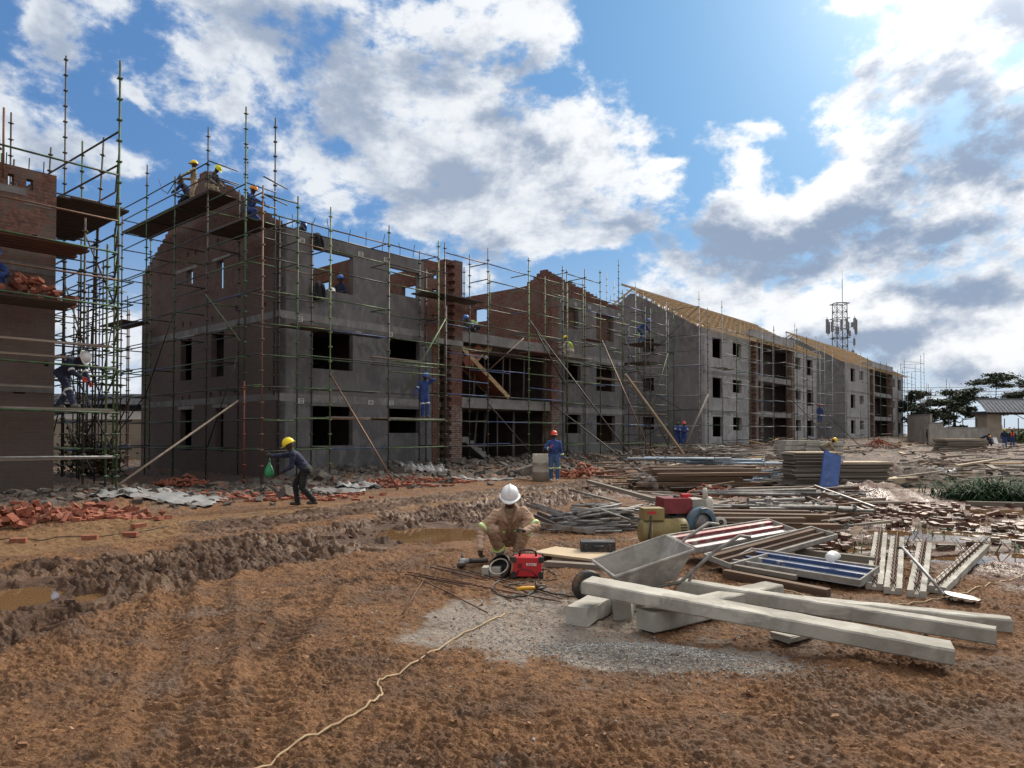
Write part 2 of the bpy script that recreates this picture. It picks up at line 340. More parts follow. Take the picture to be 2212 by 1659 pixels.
def ground_fields(x, y, fine=True):
    r = np.hypot(x, y); g = G(x, y)
    dm, am, sm = dpoly(x, y, MUD); dr, ar, sr = dpoly(x, y, ROAD)
    hw = 1.45+.35*perlin(am*.6, 0*am, 3)-.35*sstep(9, 15, am)
    mud = sstep(hw*1.15, hw*.75, dm+.35*perlin(x*1.3, y*1.3, 8))
    d2, a2_, s2_ = dpoly(x, y, MUD2); mud2 = .75*sstep(1.25, .5, d2+.5*perlin(x*.9, y*.9, 18)); band = mud.copy(); mud = np.maximum(mud, mud2)
    road = sstep(1.5, .9, dr+.3*perlin(x, y, 9))*(1-mud)
    w = (x-A0.x)*GV.x+(y-A0.y)*GV.y; t = (x-A0.x)*DV.x+(y-A0.y)*DV.y; wl = (x-L0.x)*GV.x+(y-L0.y)*GV.y; tl = (x-L0.x)*DV.x+(y-L0.y)*DV.y
    n1 = fbm(x*.6, y*.6, 3, 21)
    apron = np.maximum(sstep(-6.6, -3.6, w+1.6*n1)*sstep(-4, 0, t), sstep(-3.6, -1.6, wl+.8*n1)*sstep(7, 4, tl))*(1-road)
    cem = sstep(1.15, .55, np.hypot((x-.25)/1.35, (y-6.15)/1.35)+.55*fbm(x*1.6, y*1.6, 4, 33))
    cem = np.maximum(cem, sstep(1.1, .6, np.hypot((x-1.25)/1.1, (y-5.25)/.42)+.4*fbm(x*2, y*2, 3, 35)))
    yard = sstep(3.5, 7, x+.4*n1*3)*sstep(17, 24, y+2*n1)*sstep(150, 80, r)
    apron = np.maximum(apron, .9*yard)
    wet = sstep(4.2, 6.2, x+.25*(y-9)+n1)*sstep(6.6, 8.2, y+.5*n1)*sstep(23, 18, y)
    h = g.copy()
    h += .05*fbm(x*.35, y*.35, 3, 2)*sstep(2, 6, r)
    if fine:
        lod = np.clip(14/np.maximum(r, 1), .15, 1)
        # churned mud band: long ruts, lugs of tyre tread and clods
        lug = np.sin(am*2*np.pi/.21+3.0*sm*dm+1.2*perlin(x*2, y*2, 14))
        ruts = np.cos((dm*sm)*2*np.pi/.78+.9*perlin(am*.5, 0*am, 12))
        cl = np.abs(fbm(x*3.1, y*3.1, 4, 41)); cl2 = np.abs(fbm(x*8, y*8, 3, 44))
        lm = sstep(.0, .45, perlin(x*.9, y*.9, 13))+1.5*np.exp(-((dm*sm+hw*.72)/.22)**2)+1.2*np.exp(-((dm*sm-hw*.25)/.2)**2); cl3 = fbm(x*1.3, y*1.3, 3, 46)
        h += band*(.055*ruts+.022*lug*sstep(-.2, .5, ruts)*lm+.10*(cl-.18)+.06*(cl2-.2)+.09*cl3-.025)
        m1_, m2_, mc, mt = worley(x*4.2+.4*perlin(x*3, y*3, 15), y*4.8+.4*perlin(x*3, y*3, 16), 21); n1_, n2_, nc, nt_ = worley(x*11, y*12, 27)
        h += mud*(.085*sstep(0, .42, m2_-m1_)*(.25+.75*mc)-.05+.055*mt*mc+.032*(sstep(0, .4, n2_-n1_)*nc+.4*nt_))
        h += (1-mud)*np.exp(-((dm-hw*1.02)/.25)**2)*np.maximum(0, .16*fbm(x*1.7, y*1.7, 4, 47))        # squeezed-up rim
        # ordinary trodden dirt
        f1 = np.abs(fbm(x*5.5, y*5.5, 4, 51, .55)); f2 = np.abs(fbm(x*15, y*15, 3, 54, .6)); f3 = fbm(x*1.4, y*1.4, 3, 56)
        loose = (1-mud)*(1-.62*road)*(1-.45*cem)
        rg = sstep(-.25, .35, fbm(x*.55, y*.55, 3, 57)); st = np.abs(fbm(x*7+1.5*perlin(x*2, y*2, 63), y*16, 4, 64, .6))
        wx = x+.05*perlin(x*4, y*4, 68); wy = y+.05*perlin(x*4, y*4, 69)
        q1, q2, qc, qt = worley(wx*9, wy*15, 3); p1, p2, pc, pt = worley(wx*21, wy*30, 9)
        fl = np.clip((q2-q1)*3, 0, 1)*(.35+.65*qc)+.55*qt; fl2 = np.clip((p2-p1)*3, 0, 1)*(.3+.7*pc)+.5*pt
        near = sstep(24, 12, r)
        h += loose*lod*((.3+.7*rg)*(.040*(f1-.2)+.022*(f2-.2))+.028*(st-.2))+(1-mud)*.045*f3+near*(1-mud)*(1-.25*road)*(1-.5*cem)*(.45+.55*rg)*(.022*(fl-.4)+.011*(fl2-.4))
        pk = sstep(.1, .5, fbm(x*.8, y*.8, 3, 58))
        h += loose*pk*lod*.045*(np.abs(fbm(x*9, y*9, 3, 61))-.15)
        for P, dep, wd in ((RUT2, .03, .15), (RUT3, .038, .14), (RUT4, .03, .18), (pl((430, 1660), (445, 1470), (455, 1330), (470, 1240)), .028, .15)):
            d, a, s = dpoly(x, y, P)
            h += (1-mud)*(-dep*np.exp(-(d/wd)**4)+.5*dep*np.exp(-((d-wd*1.5)/.07)**2)+.016*np.exp(-(d/wd)**4)*np.sin(a*2*np.pi/.105+s*d*14)*sstep(-.1, .3, perlin(x*1.1, y*1.1, 66)))
        for o in (-.75, -.2, .25, .8):
            h += road*(-.02*np.exp(-((dr*sr-o)/.12)**2)+.008*np.sin(ar*40)*np.exp(-((dr*sr-o)/.12)**2))
        h += apron*(.17*np.abs(fbm(x*2.1, y*2.1, 4, 71))-.03)
        h += wet*.06*(np.abs(fbm(x*4, y*4, 4, 75))-.25)
    for mx, my, rx, ry, a in MOUNDS: h += a*np.exp(-(((x-mx)/rx)**2+((y-my)/ry)**2)**1.4)*(1+.4*fbm(x*3, y*3, 3, 77))
    for px, py, rx, ry, z in PUDDLES:
        q = np.hypot((x-px)/rx, (y-py)/ry)+.30*fbm(x*1.7, y*1.7, 3, 81)
        h = np.where((q > .95) & (q < 1.7), np.maximum(h, z+.012+.03*np.clip(fbm(x*3, y*3, 2, 83)+.4, 0, 1)), h)
        m = sstep(1.12, .72, q); h = h*(1-m)+m*(z-.07+.25*(h-g)*1.0)
    return h, mud, road, cem, apron, wet
def Hz(x, y):
    return float(ground_fields(np.array([float(x)]), np.array([float(y)]))[0][0])
def on(vx, vy, dz=0.0):
    """the point of the ground seen at a pixel"""
    z = 0.0
    for i in range(6):
        p = at(vx, vy, z); z = .5*z+.5*Hz(p.x, p.y)
    p = at(vx, vy, z); return Vector((p.x, p.y, Hz(p.x, p.y)+dz))
def sit(x, y, dz=0.0): return Vector((x, y, Hz(x, y)+dz))
# polar sheet, fine where the photograph looks
fa = np.radians(np.linspace(-43, 43, 1150)); ca = np.radians(np.concatenate([np.linspace(-180, -44, 60), np.linspace(44, 179, 60)]))
ang = np.sort(np.concatenate([fa, ca])); rr = np.concatenate([[.3, .8, 1.4, 2.0, 2.5], np.geomspace(2.9, 16, 800), np.geomspace(16.05, 34, 150), np.geomspace(34.6, 130, 90), np.geomspace(140, 4500, 26)])
RR, AA = np.meshgrid(rr, ang, indexing='ij'); gx = (RR*np.sin(AA)).ravel(); gy = (RR*np.cos(AA)).ravel()
gh, gm, gr, gc, ga, gw = ground_fields(gx, gy); nr, na = len(rr), len(ang)
def grid_mesh(name, x, y, z, nr, na, closed):
    me = bpy.data.meshes.new(name); me.vertices.add(len(x)); me.vertices.foreach_set('co', np.stack([x, y, z], 1).ravel())
    i, j = np.meshgrid(np.arange(nr-1), np.arange(na if closed else na-1), indexing='ij'); i = i.ravel(); j = j.ravel(); j2 = (j+1) % na
    q = np.stack([i*na+j, (i+1)*na+j, (i+1)*na+j2, i*na+j2], 1).astype(np.int32)
    q = q[:, ::-1]
    me.loops.add(q.size); me.loops.foreach_set('vertex_index', q.ravel()); me.polygons.add(len(q)); me.polygons.foreach_set('loop_start', np.arange(0, q.size, 4, dtype=np.int32))
    me.polygons.foreach_set('use_smooth', np.ones(len(q), dtype=bool)); me.update(calc_edges=True); me.validate()
    return me
_GH = gh.reshape(nr, na)
def Hz(x, y):
    """height of the built sheet, read back from its own vertices"""
    r = max(math.hypot(x, y), rr[0]+1e-6); a = math.atan2(x, y); i = min(max(int(np.searchsorted(rr, r))-1, 0), nr-2); j = min(max(int(np.searchsorted(ang, a))-1, 0), na-2)
    u = min(max((r-rr[i])/(rr[i+1]-rr[i]), 0), 1); v = min(max((a-ang[j])/(ang[j+1]-ang[j]), 0), 1); g = _GH
    return float((g[i, j]*(1-v)+g[i, j+1]*v)*(1-u)+(g[i+1, j]*(1-v)+g[i+1, j+1]*v)*u)
gme = grid_mesh('ground', gx, gy, gh, nr, na, True)
for nm, a in (('mud', gm), ('road', gr), ('cement', gc), ('apron', ga), ('wet', gw)):
    gme.attributes.new(nm, 'FLOAT', 'POINT').data.foreach_set('value', a.astype(np.float32))
m, nt, b = newmat('earth'); ob = nt.node('ShaderNodeTexCoord').outputs['Object']
at_ = lambda n: nt.node('ShaderNodeAttribute', attribute_name=n).outputs['Fac']
na1 = nt.noise(ob, 1.1, 5, .6); na2 = nt.noise(ob, 9, 6, .65); na3 = nt.noise(ob, 38, 5, .7)
def ragged(a, k=.5): return nt.step(.32, .68, nt.add(a, nt.mul(nt.sub(na2, .5), k*2)))
dirt = nt.mix(nt.step(.32, .68, na2), c4((.222, .114, .053)), c4((.108, .053, .027)))
dirt = nt.mix(nt.mul(nt.step(.5, .68, na3), .55), dirt, c4((.335, .205, .115)))
dirt = nt.mix(nt.mul(nt.step(.44, .6, na1), .62), dirt, c4((.075, .042, .025)))
dirt = nt.mix(nt.mul(nt.step(.54, .68, nt.noise(ob, .55, 6, .7)), .45), dirt, c4((.24, .17, .125)))
mudc = nt.mix(nt.step(.35, .65, na2), c4((.098, .050, .027)), c4((.044, .023, .014)))
mudc = nt.mix(nt.mul(nt.step(.5, .62, na1), .6), mudc, c4((.17, .09, .043))); mudc = nt.mix(nt.mul(nt.step(.5, .7, na3), .35), mudc, c4((.20, .12, .066)))
roadc = nt.mix(nt.step(.35, .65, na2), c4((.23, .135, .062)), c4((.14, .077, .037)))
apc = nt.mix(nt.step(.35, .65, na2), c4((.12, .095, .08)), c4((.065, .052, .045))); apc = nt.mix(nt.step(.5, .62, na1), apc, c4((.15, .075, .042)))
cec = nt.mix(nt.step(.3, .7, na3), c4((.35, .315, .275)), c4((.215, .185, .155)))
wec = nt.mix(nt.step(.35, .65, na2), c4((.13, .05, .028)), c4((.06, .03, .02)))
col = nt.mix(ragged(at_('road')), dirt, roadc); col = nt.mix(ragged(at_('apron')), col, apc); col = nt.mix(ragged(at_('wet')), col, wec)
col = nt.mix(ragged(at_('mud'), .3), col, mudc); col = nt.mix(nt.mul(nt.step(.3, 1.0, nt.add(at_('cement'), nt.add(nt.mul(nt.sub(na2, .5), 2.2), nt.mul(nt.sub(na1, .5), 1.6)))), .8), col, cec)
nt.put(b.inputs['Base Color'], col)
wetm = nt.math('MAXIMUM', nt.mul(at_('mud'), .8), at_('wet')); damp = nt.step(.42, .62, na1)
nt.put(b.inputs['Roughness'], nt.sub(nt.sub(.90, nt.mul(damp, .14)), nt.mul(wetm, nt.add(.20, nt.mul(nt.step(.45, .62, na1), .34))))); b.inputs['Specular IOR Level'].default_value = .28
bp = nt.node('ShaderNodeBump', {'Strength': .9, 'Distance': .05}); nt.put(bp.inputs['Height'], nt.add(nt.mul(na3, .5), nt.add(na2, nt.mul(nt.noise(ob, 110, 3, .6), .22)))); nt.put(b.inputs['Normal'], bp.outputs[0])
gme.materials.append(m); go = bpy.data.objects.new('ground', gme); COL.objects.link(go); tag(go, 'churned orange brown building site earth', 'ground', kind='structure')
# standing water
m, nt, b = newmat('muddy_water'); b.inputs['Base Color'].default_value = (.15, .085, .038, 1); b.inputs['Roughness'].default_value = .02; b.inputs['IOR'].default_value = 1.5; b.inputs['Specular IOR Level'].default_value = .8
bp = nt.node('ShaderNodeBump', {'Strength': .05, 'Distance': .01}); nt.put(bp.inputs['Height'], nt.noise(nt.node('ShaderNodeTexCoord').outputs['Object'], 9, 3)); nt.put(b.inputs['Normal'], bp.outputs[0])
for px, py, rx, ry, z in PUDDLES:
    n = 28; vs = [Vector((px+1.12*rx*math.cos(a), py+1.12*ry*math.sin(a), z)) for a in [2*math.pi*k/n for k in range(n)]]
    o = MB().add(vs, [tuple(range(n))]).build('puddle_water', m); tag(o, kind='structure')
# ------------------------------------------------------------------ materials of the buildings
def brickmat(name, c1, c2, mortar, smear, fs=(.48, .66), sc=1.0, low=None):
    m, nt, b = newmat(name); tcn = nt.node('ShaderNodeTexCoord'); uv = tcn.outputs['UV']; ob = tcn.outputs['Object']
    br = nt.node('ShaderNodeTexBrick', {'Scale': 1.0*sc, 'Mortar Size': .007, 'Mortar Smooth': .1, 'Bias': -.1, 'Brick Width': .232, 'Row Height': .085, 'Color1': c4(c1), 'Color2': c4(c2), 'Mortar': c4(mortar)})
    br.offset = .5; nt.put(br.inputs['Vector'], uv)
    n1 = nt.noise(ob, 1.3, 6, .62); n2 = nt.noise(ob, 7, 5, .6)
    col = nt.mix(nt.mul(nt.step(.38, .62, n2), .6), br.outputs[0], c4([q*.5 for q in c2]))
    col = nt.mix(nt.mul(nt.step(fs[0], fs[1], nt.add(n1, nt.mul(nt.sub(n2, .5), .35))), .75), col, c4(smear))
    if low:      # mortar washed over the lower storeys
        z = nt.node('ShaderNodeSeparateXYZ'); nt.put(z.inputs[0], ob)
        col = nt.mix(nt.mul(nt.step(low[1], low[0], nt.add(z.outputs[2], nt.mul(nt.sub(n1, .5), 6.0))), .8), col, c4(low[2]))
    nt.put(b.inputs['Base Color'], col); b.inputs['Roughness'].default_value = .93; b.inputs['Specular IOR Level'].default_value = .2
    bp = nt.node('ShaderNodeBump', {'Strength': .8, 'Distance': .012}); nt.put(bp.inputs['Height'], nt.add(nt.mul(br.outputs['Fac'], -1.0), nt.mul(n2, .8))); nt.put(b.inputs['Normal'], bp.outputs[0])
    return m
def plastermat(name, ca, cb, cc, s=1.0):
    m, nt, b = newmat(name); ob = nt.node('ShaderNodeTexCoord').outputs['Object']
    n1 = nt.noise(ob, .55*s, 7, .62, .3); n2 = nt.noise(nt.scale(ob, (1, 1, .45)), 2.6, 6, .6, .4); n3 = nt.noise(ob, 22, 4, .6)
    col = nt.mix(nt.step(.4, .6, n1), c4(ca), c4(cb)); col = nt.mix(nt.mul(nt.step(.48, .62, n2), .6), col, c4(cc))
    col = nt.mix(nt.mul(nt.step(.55, .75, n3), .25), col, c4([q*.6 for q in ca]))
    col = nt.mix(nt.mul(nt.step(.57, .62, nt.noise(ob, 1.1*s, 8, .7, .6)), .35), col, c4([min(1, q*1.55) for q in ca]))
    nt.put(b.inputs['Base Color'], col); b.inputs['Roughness'].default_value = .9; b.inputs['Specular IOR Level'].default_value = .25
    bp = nt.node('ShaderNodeBump', {'Strength': .5, 'Distance': .01}); nt.put(bp.inputs['Height'], nt.add(n3, n2)); nt.put(b.inputs['Normal'], bp.outputs[0])
    return m
M_BRICK = brickmat('red_brickwork', (.205, .088, .062), (.145, .064, .048), (.22, .195, .175), (.16, .125, .105), (.47, .64))
M_GABLE = brickmat('gable_brickwork', (.205, .098, .074), (.105, .062, .053), (.19, .165, .15), (.14, .115, .10), (.41, .6), low=(3.0, 10.4, (.118, .10, .091)))
M_LBRICK = brickmat('site_brickwork', (.235, .10, .066), (.12, .06, .048), (.22, .195, .175), (.17, .14, .12), (.42, .62), low=(2.2, 7.6, (.118, .10, .088)))
M_BRICKW = brickmat('pale_jointed_brickwork', (.21, .105, .075), (.13, .08, .065), (.52, .48, .43), (.36, .32, .28), (.5, .75))
M_PLASTER = plastermat('grey_render', (.165, .16, .157), (.115, .112, .112), (.215, .21, .20))
M_PLASTERB = plastermat('pale_grey_render', (.35, .345, .335), (.265, .26, .255), (.43, .42, .40))
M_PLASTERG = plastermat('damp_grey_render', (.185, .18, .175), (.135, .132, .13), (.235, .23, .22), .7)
M_CONC = plastermat('cast_concrete', (.255, .25, .235), (.195, .19, .18), (.31, .305, .285), 1.6)
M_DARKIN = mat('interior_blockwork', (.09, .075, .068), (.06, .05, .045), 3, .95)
M_PINE = mat('sawn_pine', (.56, .41, .235), (.44, .30, .16), 3, .75, c3=(.33, .22, .12), s3=2, stretch=(.25, 4, 4), rand=.18)
M_WHITE = mat('white_vent_block', (.72, .71, .68), (.6, .58, .55), 20, .8)
M_VOID = mat('dark_slot', (.015, .015, .015), None, 4, .95)

def wall(mb, u0, u1, z0, z1, holes=(), d0=0.0, d1=.23, axis='x', top=None, step=None, m=0, mrev=None):
    """a solid wall in the local plane u-z with real openings; top(u) cuts it to a profile; axis says along which local axis u runs"""
    us = {u0, u1}; zs = {z0, z1}
    for a, b, c, d in holes:
        if b > u0 and a < u1 and d > z0 and c < z1: us.update((max(u0, a), min(u1, b))); zs.update((max(z0, c), min(z1, d)))
    if top:
        k = max(1, round((u1-u0)/step[0])); us.update(u0+(u1-u0)*i/k for i in range(k+1))
        k = max(1, round((z1-z0)/step[1])); zs.update(z0+(z1-z0)*i/k for i in range(k+1))
    us = sorted(us); zs = sorted(zs)
    us = [u for i, u in enumerate(us) if i == 0 or u-us[i-1] > 1e-4]; zs = [u for i, u in enumerate(zs) if i == 0 or u-zs[i-1] > 1e-4]
    def solid(i, j):
        if i < 0 or j < 0 or i >= len(us)-1 or j >= len(zs)-1: return False
        u = (us[i]+us[i+1])/2; z = (zs[j]+zs[j+1])/2
        if top and z > top(u): return False
        return not any(a < u < b and c < z < d for a, b, c, d in holes)
    S = [[solid(i, j) for j in range(len(zs)-1)] for i in range(len(us)-1)]
    g = lambda i, j: 0 <= i < len(us)-1 and 0 <= j < len(zs)-1 and S[i][j]
    P = (lambda u, d, z: (u, d, z)) if axis == 'x' else (lambda u, d, z: (d, u, z))
    fl = (lambda f: f) if axis == 'x' else (lambda f: f[::-1])
    mr = m if mrev is None else mrev
    for i in range(len(us)-1):
        for j in range(len(zs)-1):
            if not S[i][j]: continue
            a, b, c, d = us[i], us[i+1], zs[j], zs[j+1]
            mb.add([P(a, d0, c), P(b, d0, c), P(b, d0, d), P(a, d0, d)], [fl((0, 1, 2, 3))], m)
            mb.add([P(a, d1, c), P(b, d1, c), P(b, d1, d), P(a, d1, d)], [fl((3, 2, 1, 0))], mr)
            if not g(i-1, j): mb.add([P(a, d0, c), P(a, d1, c), P(a, d1, d), P(a, d0, d)], [fl((3, 2, 1, 0))], mr)
            if not g(i+1, j): mb.add([P(b, d0, c), P(b, d1, c), P(b, d1, d), P(b, d0, d)], [fl((0, 1, 2, 3))], mr)
            if not g(i, j-1): mb.add([P(a, d0, c), P(b, d0, c), P(b, d1, c), P(a, d1, c)], [fl((3, 2, 1, 0))], mr)
            if not g(i, j+1): mb.add([P(a, d0, d), P(b, d0, d), P(b, d1, d), P(a, d1, d)], [fl((0, 1, 2, 3))], mr)
    return mb
def toothed(mb, x0, x1, z0, z1, y0, y1, side, m=0):
    """brick pier with every other pair of courses left short on one side, ready for the next wall"""
    z = z0; k = 0
    while z < z1-.02:
        zz = min(z+.17, z1); o = .11 if k % 2 else 0
        mb.box(x0+(o if side in ('l', 'b') else 0), y0, z, x1-(o if side in ('r', 'b') else 0), y1, zz-.001, m); z = zz; k += 1
def pieces(name, m, parent, *bx):
    for b in bx: MB().box(*b).build(name, m, parent)
def vent(parent, x, y, z, axis='x'):
    v = MB().box(x-.11, y-.012, z-.085, x+.11, y+.02, z+.085, 0)
    for k in (-1, 0, 1): v.box(x-.075, y-.0135, z+k*.05-.013, x+.075, y-.011, z+k*.05+.013, 1)
    return v.build('vent_block', [M_WHITE, M_VOID], parent)
DEP = 11.8
FZ = (.3, 3.05, 5.95)
def apex(w): return 8.92+.572*min(w, DEP-w)
def slabs(root, L, bay):
    for z in FZ[1:]:
        mb = MB().box(.24, .24, z-.2, bay[0], DEP-.24, z-.004, 0).box(bay[1], .24, z-.2, L-.24, DEP-.24, z-.004, 0).box(bay[0]+.003, 1.2, z-.2, bay[1]-.003, DEP-.24, z-.004, 0)
        mb.build('floor_slab', M_CONC, root)
def flank_openings(o, wide=1):
    r = []
    for zl, zs in ((1.25, 2.7), (4.05, 5.52), (6.95, 8.4)): r.append((o+1.3, o+3.05, zl, zs))
    for zl, zs in ((1.72, 2.7), (4.58, 5.55), (7.3, 8.36)): r.append((o+4.8, o+6.4, zl, zs))
    return r

# ------------------------------------------------------------------ building in front: brick gable, grey render, no roof yet
LA = 22.3
bA = thing('apartment_building', 'unroofed three storey block with raw brick gable and grey rendered front behind green scaffolding', 'building', site(0, 0), ANG)
holes = flank_openings(0)
mb = wall(MB(), 0, 6.62, -.3, 8.9, holes, 0, .23); mb.build('facade_wall', M_PLASTER, bA)
mb = wall(MB(), 6.62, 8.5, 5.55, 9.02, [(7.1, 7.55, 8.3, 8.5), (7.1, 7.55, 7.7, 7.85), (7.1, 7.55, 6.6, 6.75)], .01, .24); mb.build('brick_infill_wall', M_BRICK, bA)
mb = wall(MB(), 6.62, 7.1, -.3, 5.55, [], .02, .25); mb.build('facade_wall', M_PLASTER, bA)
mb = MB(); toothed(mb, 7.1, 7.5, -.2, 5.55, -.02, .3, 'r'); mb.build('brick_pier', M_BRICK, bA)
mb = MB(); toothed(mb, 7.82, 8.56, -.2, 2.9, -.32, .32, 'l', 1); toothed(mb, 7.82, 8.56, 2.9, 5.6, -.32, .32, 'l', 0); mb.box(7.5, .28, -.2, 7.82, .5, 5.55, 2); mb.build('brick_pier', [M_BRICK, M_BRICKW, M_DARKIN], bA)
mb = MB(); toothed(mb, 8.0, 8.58, 5.56, 9.2, -.32, .34, 'l'); mb.box(7.75, -.1, 9.0, 8.58, .34, 9.22); mb.build('brick_pier', M_BRICK, bA)
pieces('ring_beam', M_CONC, bA, (7.0, -.34, 5.5, 8.6, .36, 5.72))
right = [(16.5, 17.9, 1.72, 2.72), (16.5, 17.9, 4.55, 5.5), (16.4, 17.7, 7.3, 8.4), (19.4, 21.3, 1.25, 2.72), (19.4, 21.3, 4.1, 5.6), (19.4, 21.15, 6.98, 8.45)]
mb = wall(MB(), 15.85, LA, -.3, 8.9, right, 0, .23); mb.build('facade_wall', M_PLASTER, bA)
wall(MB(), 16.35, 17.8, 7.25, 8.45, [], .28, .4).build('brick_infill_wall', M_BRICK, bA); wall(MB(), 19.3, 21.3, 6.9, 8.5, [], .3, .42).build('brick_infill_wall', M_BRICK, bA)
mb = MB(); toothed(mb, 14.95, 15.6, -.2, 2.9, -.3, .3, 'r', 1); toothed(mb, 14.95, 15.6, 2.9, 9.4, -.3, .3, 'r', 0); mb.box(15.6, .2, -.2, 15.85, .4, 8.9, 2); mb.build('brick_pier', [M_BRICK, M_BRICKW, M_DARKIN], bA)
# gable end towards the camera
gh_ = [(6.7, 7.75, 1.0, 2.68), (4.0, 4.65, 1.0, 2.68), (6.75, 7.77, 3.9, 5.6), (4.02, 5.05, 3.9, 5.62), (6.7, 7.3, 7.85, 8.45), (4.1, 4.65, 7.3, 8.4)]
for w, z in ((10.8, 5.85), (7.5, 6.15), (6.8, 6.1), (4.9, 6.1), (4.2, 6.15), (3.0, 6.3), (.95, 6.15), (7.5, 3.05), (6.85, 3.08), (5.0, 3.12), (4.2, 3.15), (3.1, 3.2), (.6, 3.2), (3.6, 9.4), (4.5, 9.1), (2.7, 9.75), (6.4, 9.0), (7.1, 9.0)): gh_.append((w, w+.14, z, z+.2))
mb = wall(MB(), 0, DEP, -.3, 12.4, gh_, 0, .23, 'y', apex, (.27, .17)); mb.build('gable_wall', M_GABLE, bA)
mb = MB()
for w0, w1, z in ((6.5, 7.95, 2.7), (3.7, 4.9, 2.7), (6.5, 8.0, 5.62), (3.8, 5.3, 5.64), (6.3, 8.3, 8.46), (3.6, 5.0, 8.42)): pieces('lintel', M_CONC, bA, (-.008, w0, z, .1, w1, z+.13))
for z in (2.86, 5.74): pieces('ring_beam', M_PLASTERG, bA, (-.004, .02, z-.0, .2, DEP-.02, z+.24))
mb = wall(MB(), 0, DEP, -.3, 12.4, [(2, 2.15, 9.4, 9.6), (5.7, 5.9, 11.4, 11.6), (5.7, 5.9, 10.8, 11.0)], LA-.23, LA, 'y', apex, (.27, .17)); mb.build('gable_wall', M_BRICK, bA)
mb = wall(MB(), .24, LA-.24, -.3, 8.9, [(1.2, 2.6, 7.0, 8.3), (5.2, 6.2, 7.2, 8.3), (18.3, 20, 7.0, 8.3)], DEP-.23, DEP); mb.build('rear_wall', M_BRICK, bA)
mb = wall(MB(), .24, DEP-.24, FZ[2], 8.75, [(3, 3.9, 6, 8.1)], 4.0, 4.2, 'y'); wall(mb, .24, DEP-.24, FZ[2], 8.9, [(1.2, 2.1, 6, 8.2)], 7.2, 7.4, 'y'); wall(mb, .24, DEP-.24, FZ[2], 8.8, [], 19.0, 19.2, 'y'); mb.build('cross_wall', M_BRICK, bA)
mb = wall(MB(), .34, DEP-.24, FZ[2], 9.5, [(4.5, 5.5, 7.6, 8.7)], 15.3, 15.53, 'y'); mb.build('cross_wall', M_BRICK, bA)
mb = wall(MB(), 8.6, 15.28, FZ[2], 8.7, [(9.2, 10.1, 6.1, 8.1), (11.7, 12.5, 6.9, 8.1)], 6.0, 6.23); mb.build('cross_wall', M_BRICK, bA)
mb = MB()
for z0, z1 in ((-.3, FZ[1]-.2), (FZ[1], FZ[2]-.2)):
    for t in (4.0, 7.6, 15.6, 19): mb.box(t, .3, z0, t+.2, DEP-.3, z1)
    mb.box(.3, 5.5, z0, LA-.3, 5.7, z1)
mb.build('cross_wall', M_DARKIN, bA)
slabs(bA, LA, (8.6, 15.0))
for z in (2.84, 5.74): MB().box(8.57, -.22, z, 14.94, .05, z+.46).box(8.6, .05, z+.06, 14.94, 1.2, z+.2).build('balcony_slab', M_CONC, bA)
pieces('ring_beam', M_CONC, bA, (.0, -.004, 5.72, 6.6, .1, 5.98), (.0, -.004, 2.82, 6.6, .1, 3.1), (15.86, -.004, 2.82, LA, .1, 3.1), (15.86, -.004, 5.72, LA, .1, 5.98))
for x, z in ((.84, 8.67), (3.39, 8.68), (4.62, 8.69), (.77, 5.85), (3.3, 5.6), (4.84, 5.75), (.84, 2.95), (3.89, 3.0), (4.9, 3.02), (16.18, 8.73), (17.45, 8.73), (18.74, 8.74), (21.74, 8.73), (18.8, 5.87), (21.78, 5.87)): vent(bA, x, -.005, z-.1)
for k, x in enumerate((.5, 1.3, 2.0, 2.9, 3.7, 4.5, 5.4, 6.1, 17.2, 18.4, 19.6, 20.9)):
    MB().path([(x, .1, 8.85), (x+.02, .1, 9.2), (x+(.03, .16, -.05, .12)[k % 4], .12, 9.45+.1*(k % 3))], .011, 5).build('roof_tie', M_VOID, bA)
# stair and its shuttering in the open bay
st = MB(); n = 9
poly = [(8.7, .9)]+[(8.7, 1.55), (9.6, 1.55)]
for k in range(n): poly += [(9.6+.27*k, 1.55-.17*(k)), (9.6+.27*(k+1), 1.55-.17*(k))] if k else [(9.87, 1.55)]
poly += [(9.6+.27*n, .05), (9.6+.27*n-.35, .05), (9.6, 1.3), (9.0, 1.3), (9.0, .9)]
st.prism(poly, .5, 1.6); st.build('staircase', M_CONC, bA)
M_SHUT = mat('red_oxide_shutterboard', (.27, .085, .045), (.2, .06, .035), 4, .7)
sf = thing('stair_formwork', 'red boarded stair shuttering with pine edge timbers, slung in the open bay', 'formwork', site(9.2, 0, 4.6), ANG, None)
MB().bar((-.4, .6, .95), (2.9, .6, -1.25), 1.0, .05).build('shutter_board', M_SHUT, sf)
for y in (.08, 1.12): MB().bar((-.4, y, 1.02), (2.9, y, -1.18), .05, .2).build('edge_timber', M_PINE, sf)
for z, w in ((.55, 1.5), (1.25, 1.8), (.95, 2.6)): MB().bar((-.55, .3, z), (w*.6, .3, z+.02), .06, .14).build('edge_timber', M_PINE, sf)
MB().bar((.5, .2, .2), (1.9, .2, 1.35), .06, .16).build('edge_timber', M_PINE, sf); MB().bar((1.9, .2, 1.35), (1.35, .2, .55), .06, .14).build('edge_timber', M_PINE, sf)
MB().bar((-.1, .1, .2), (1.0, .1, 1.0), .05, .5).build('shutter_board', M_SHUT, sf)
M_GUM = mat('grey_gum_pole', (.20, .175, .15), (.13, .11, .095), 5, .85, stretch=(3, 3, .4))
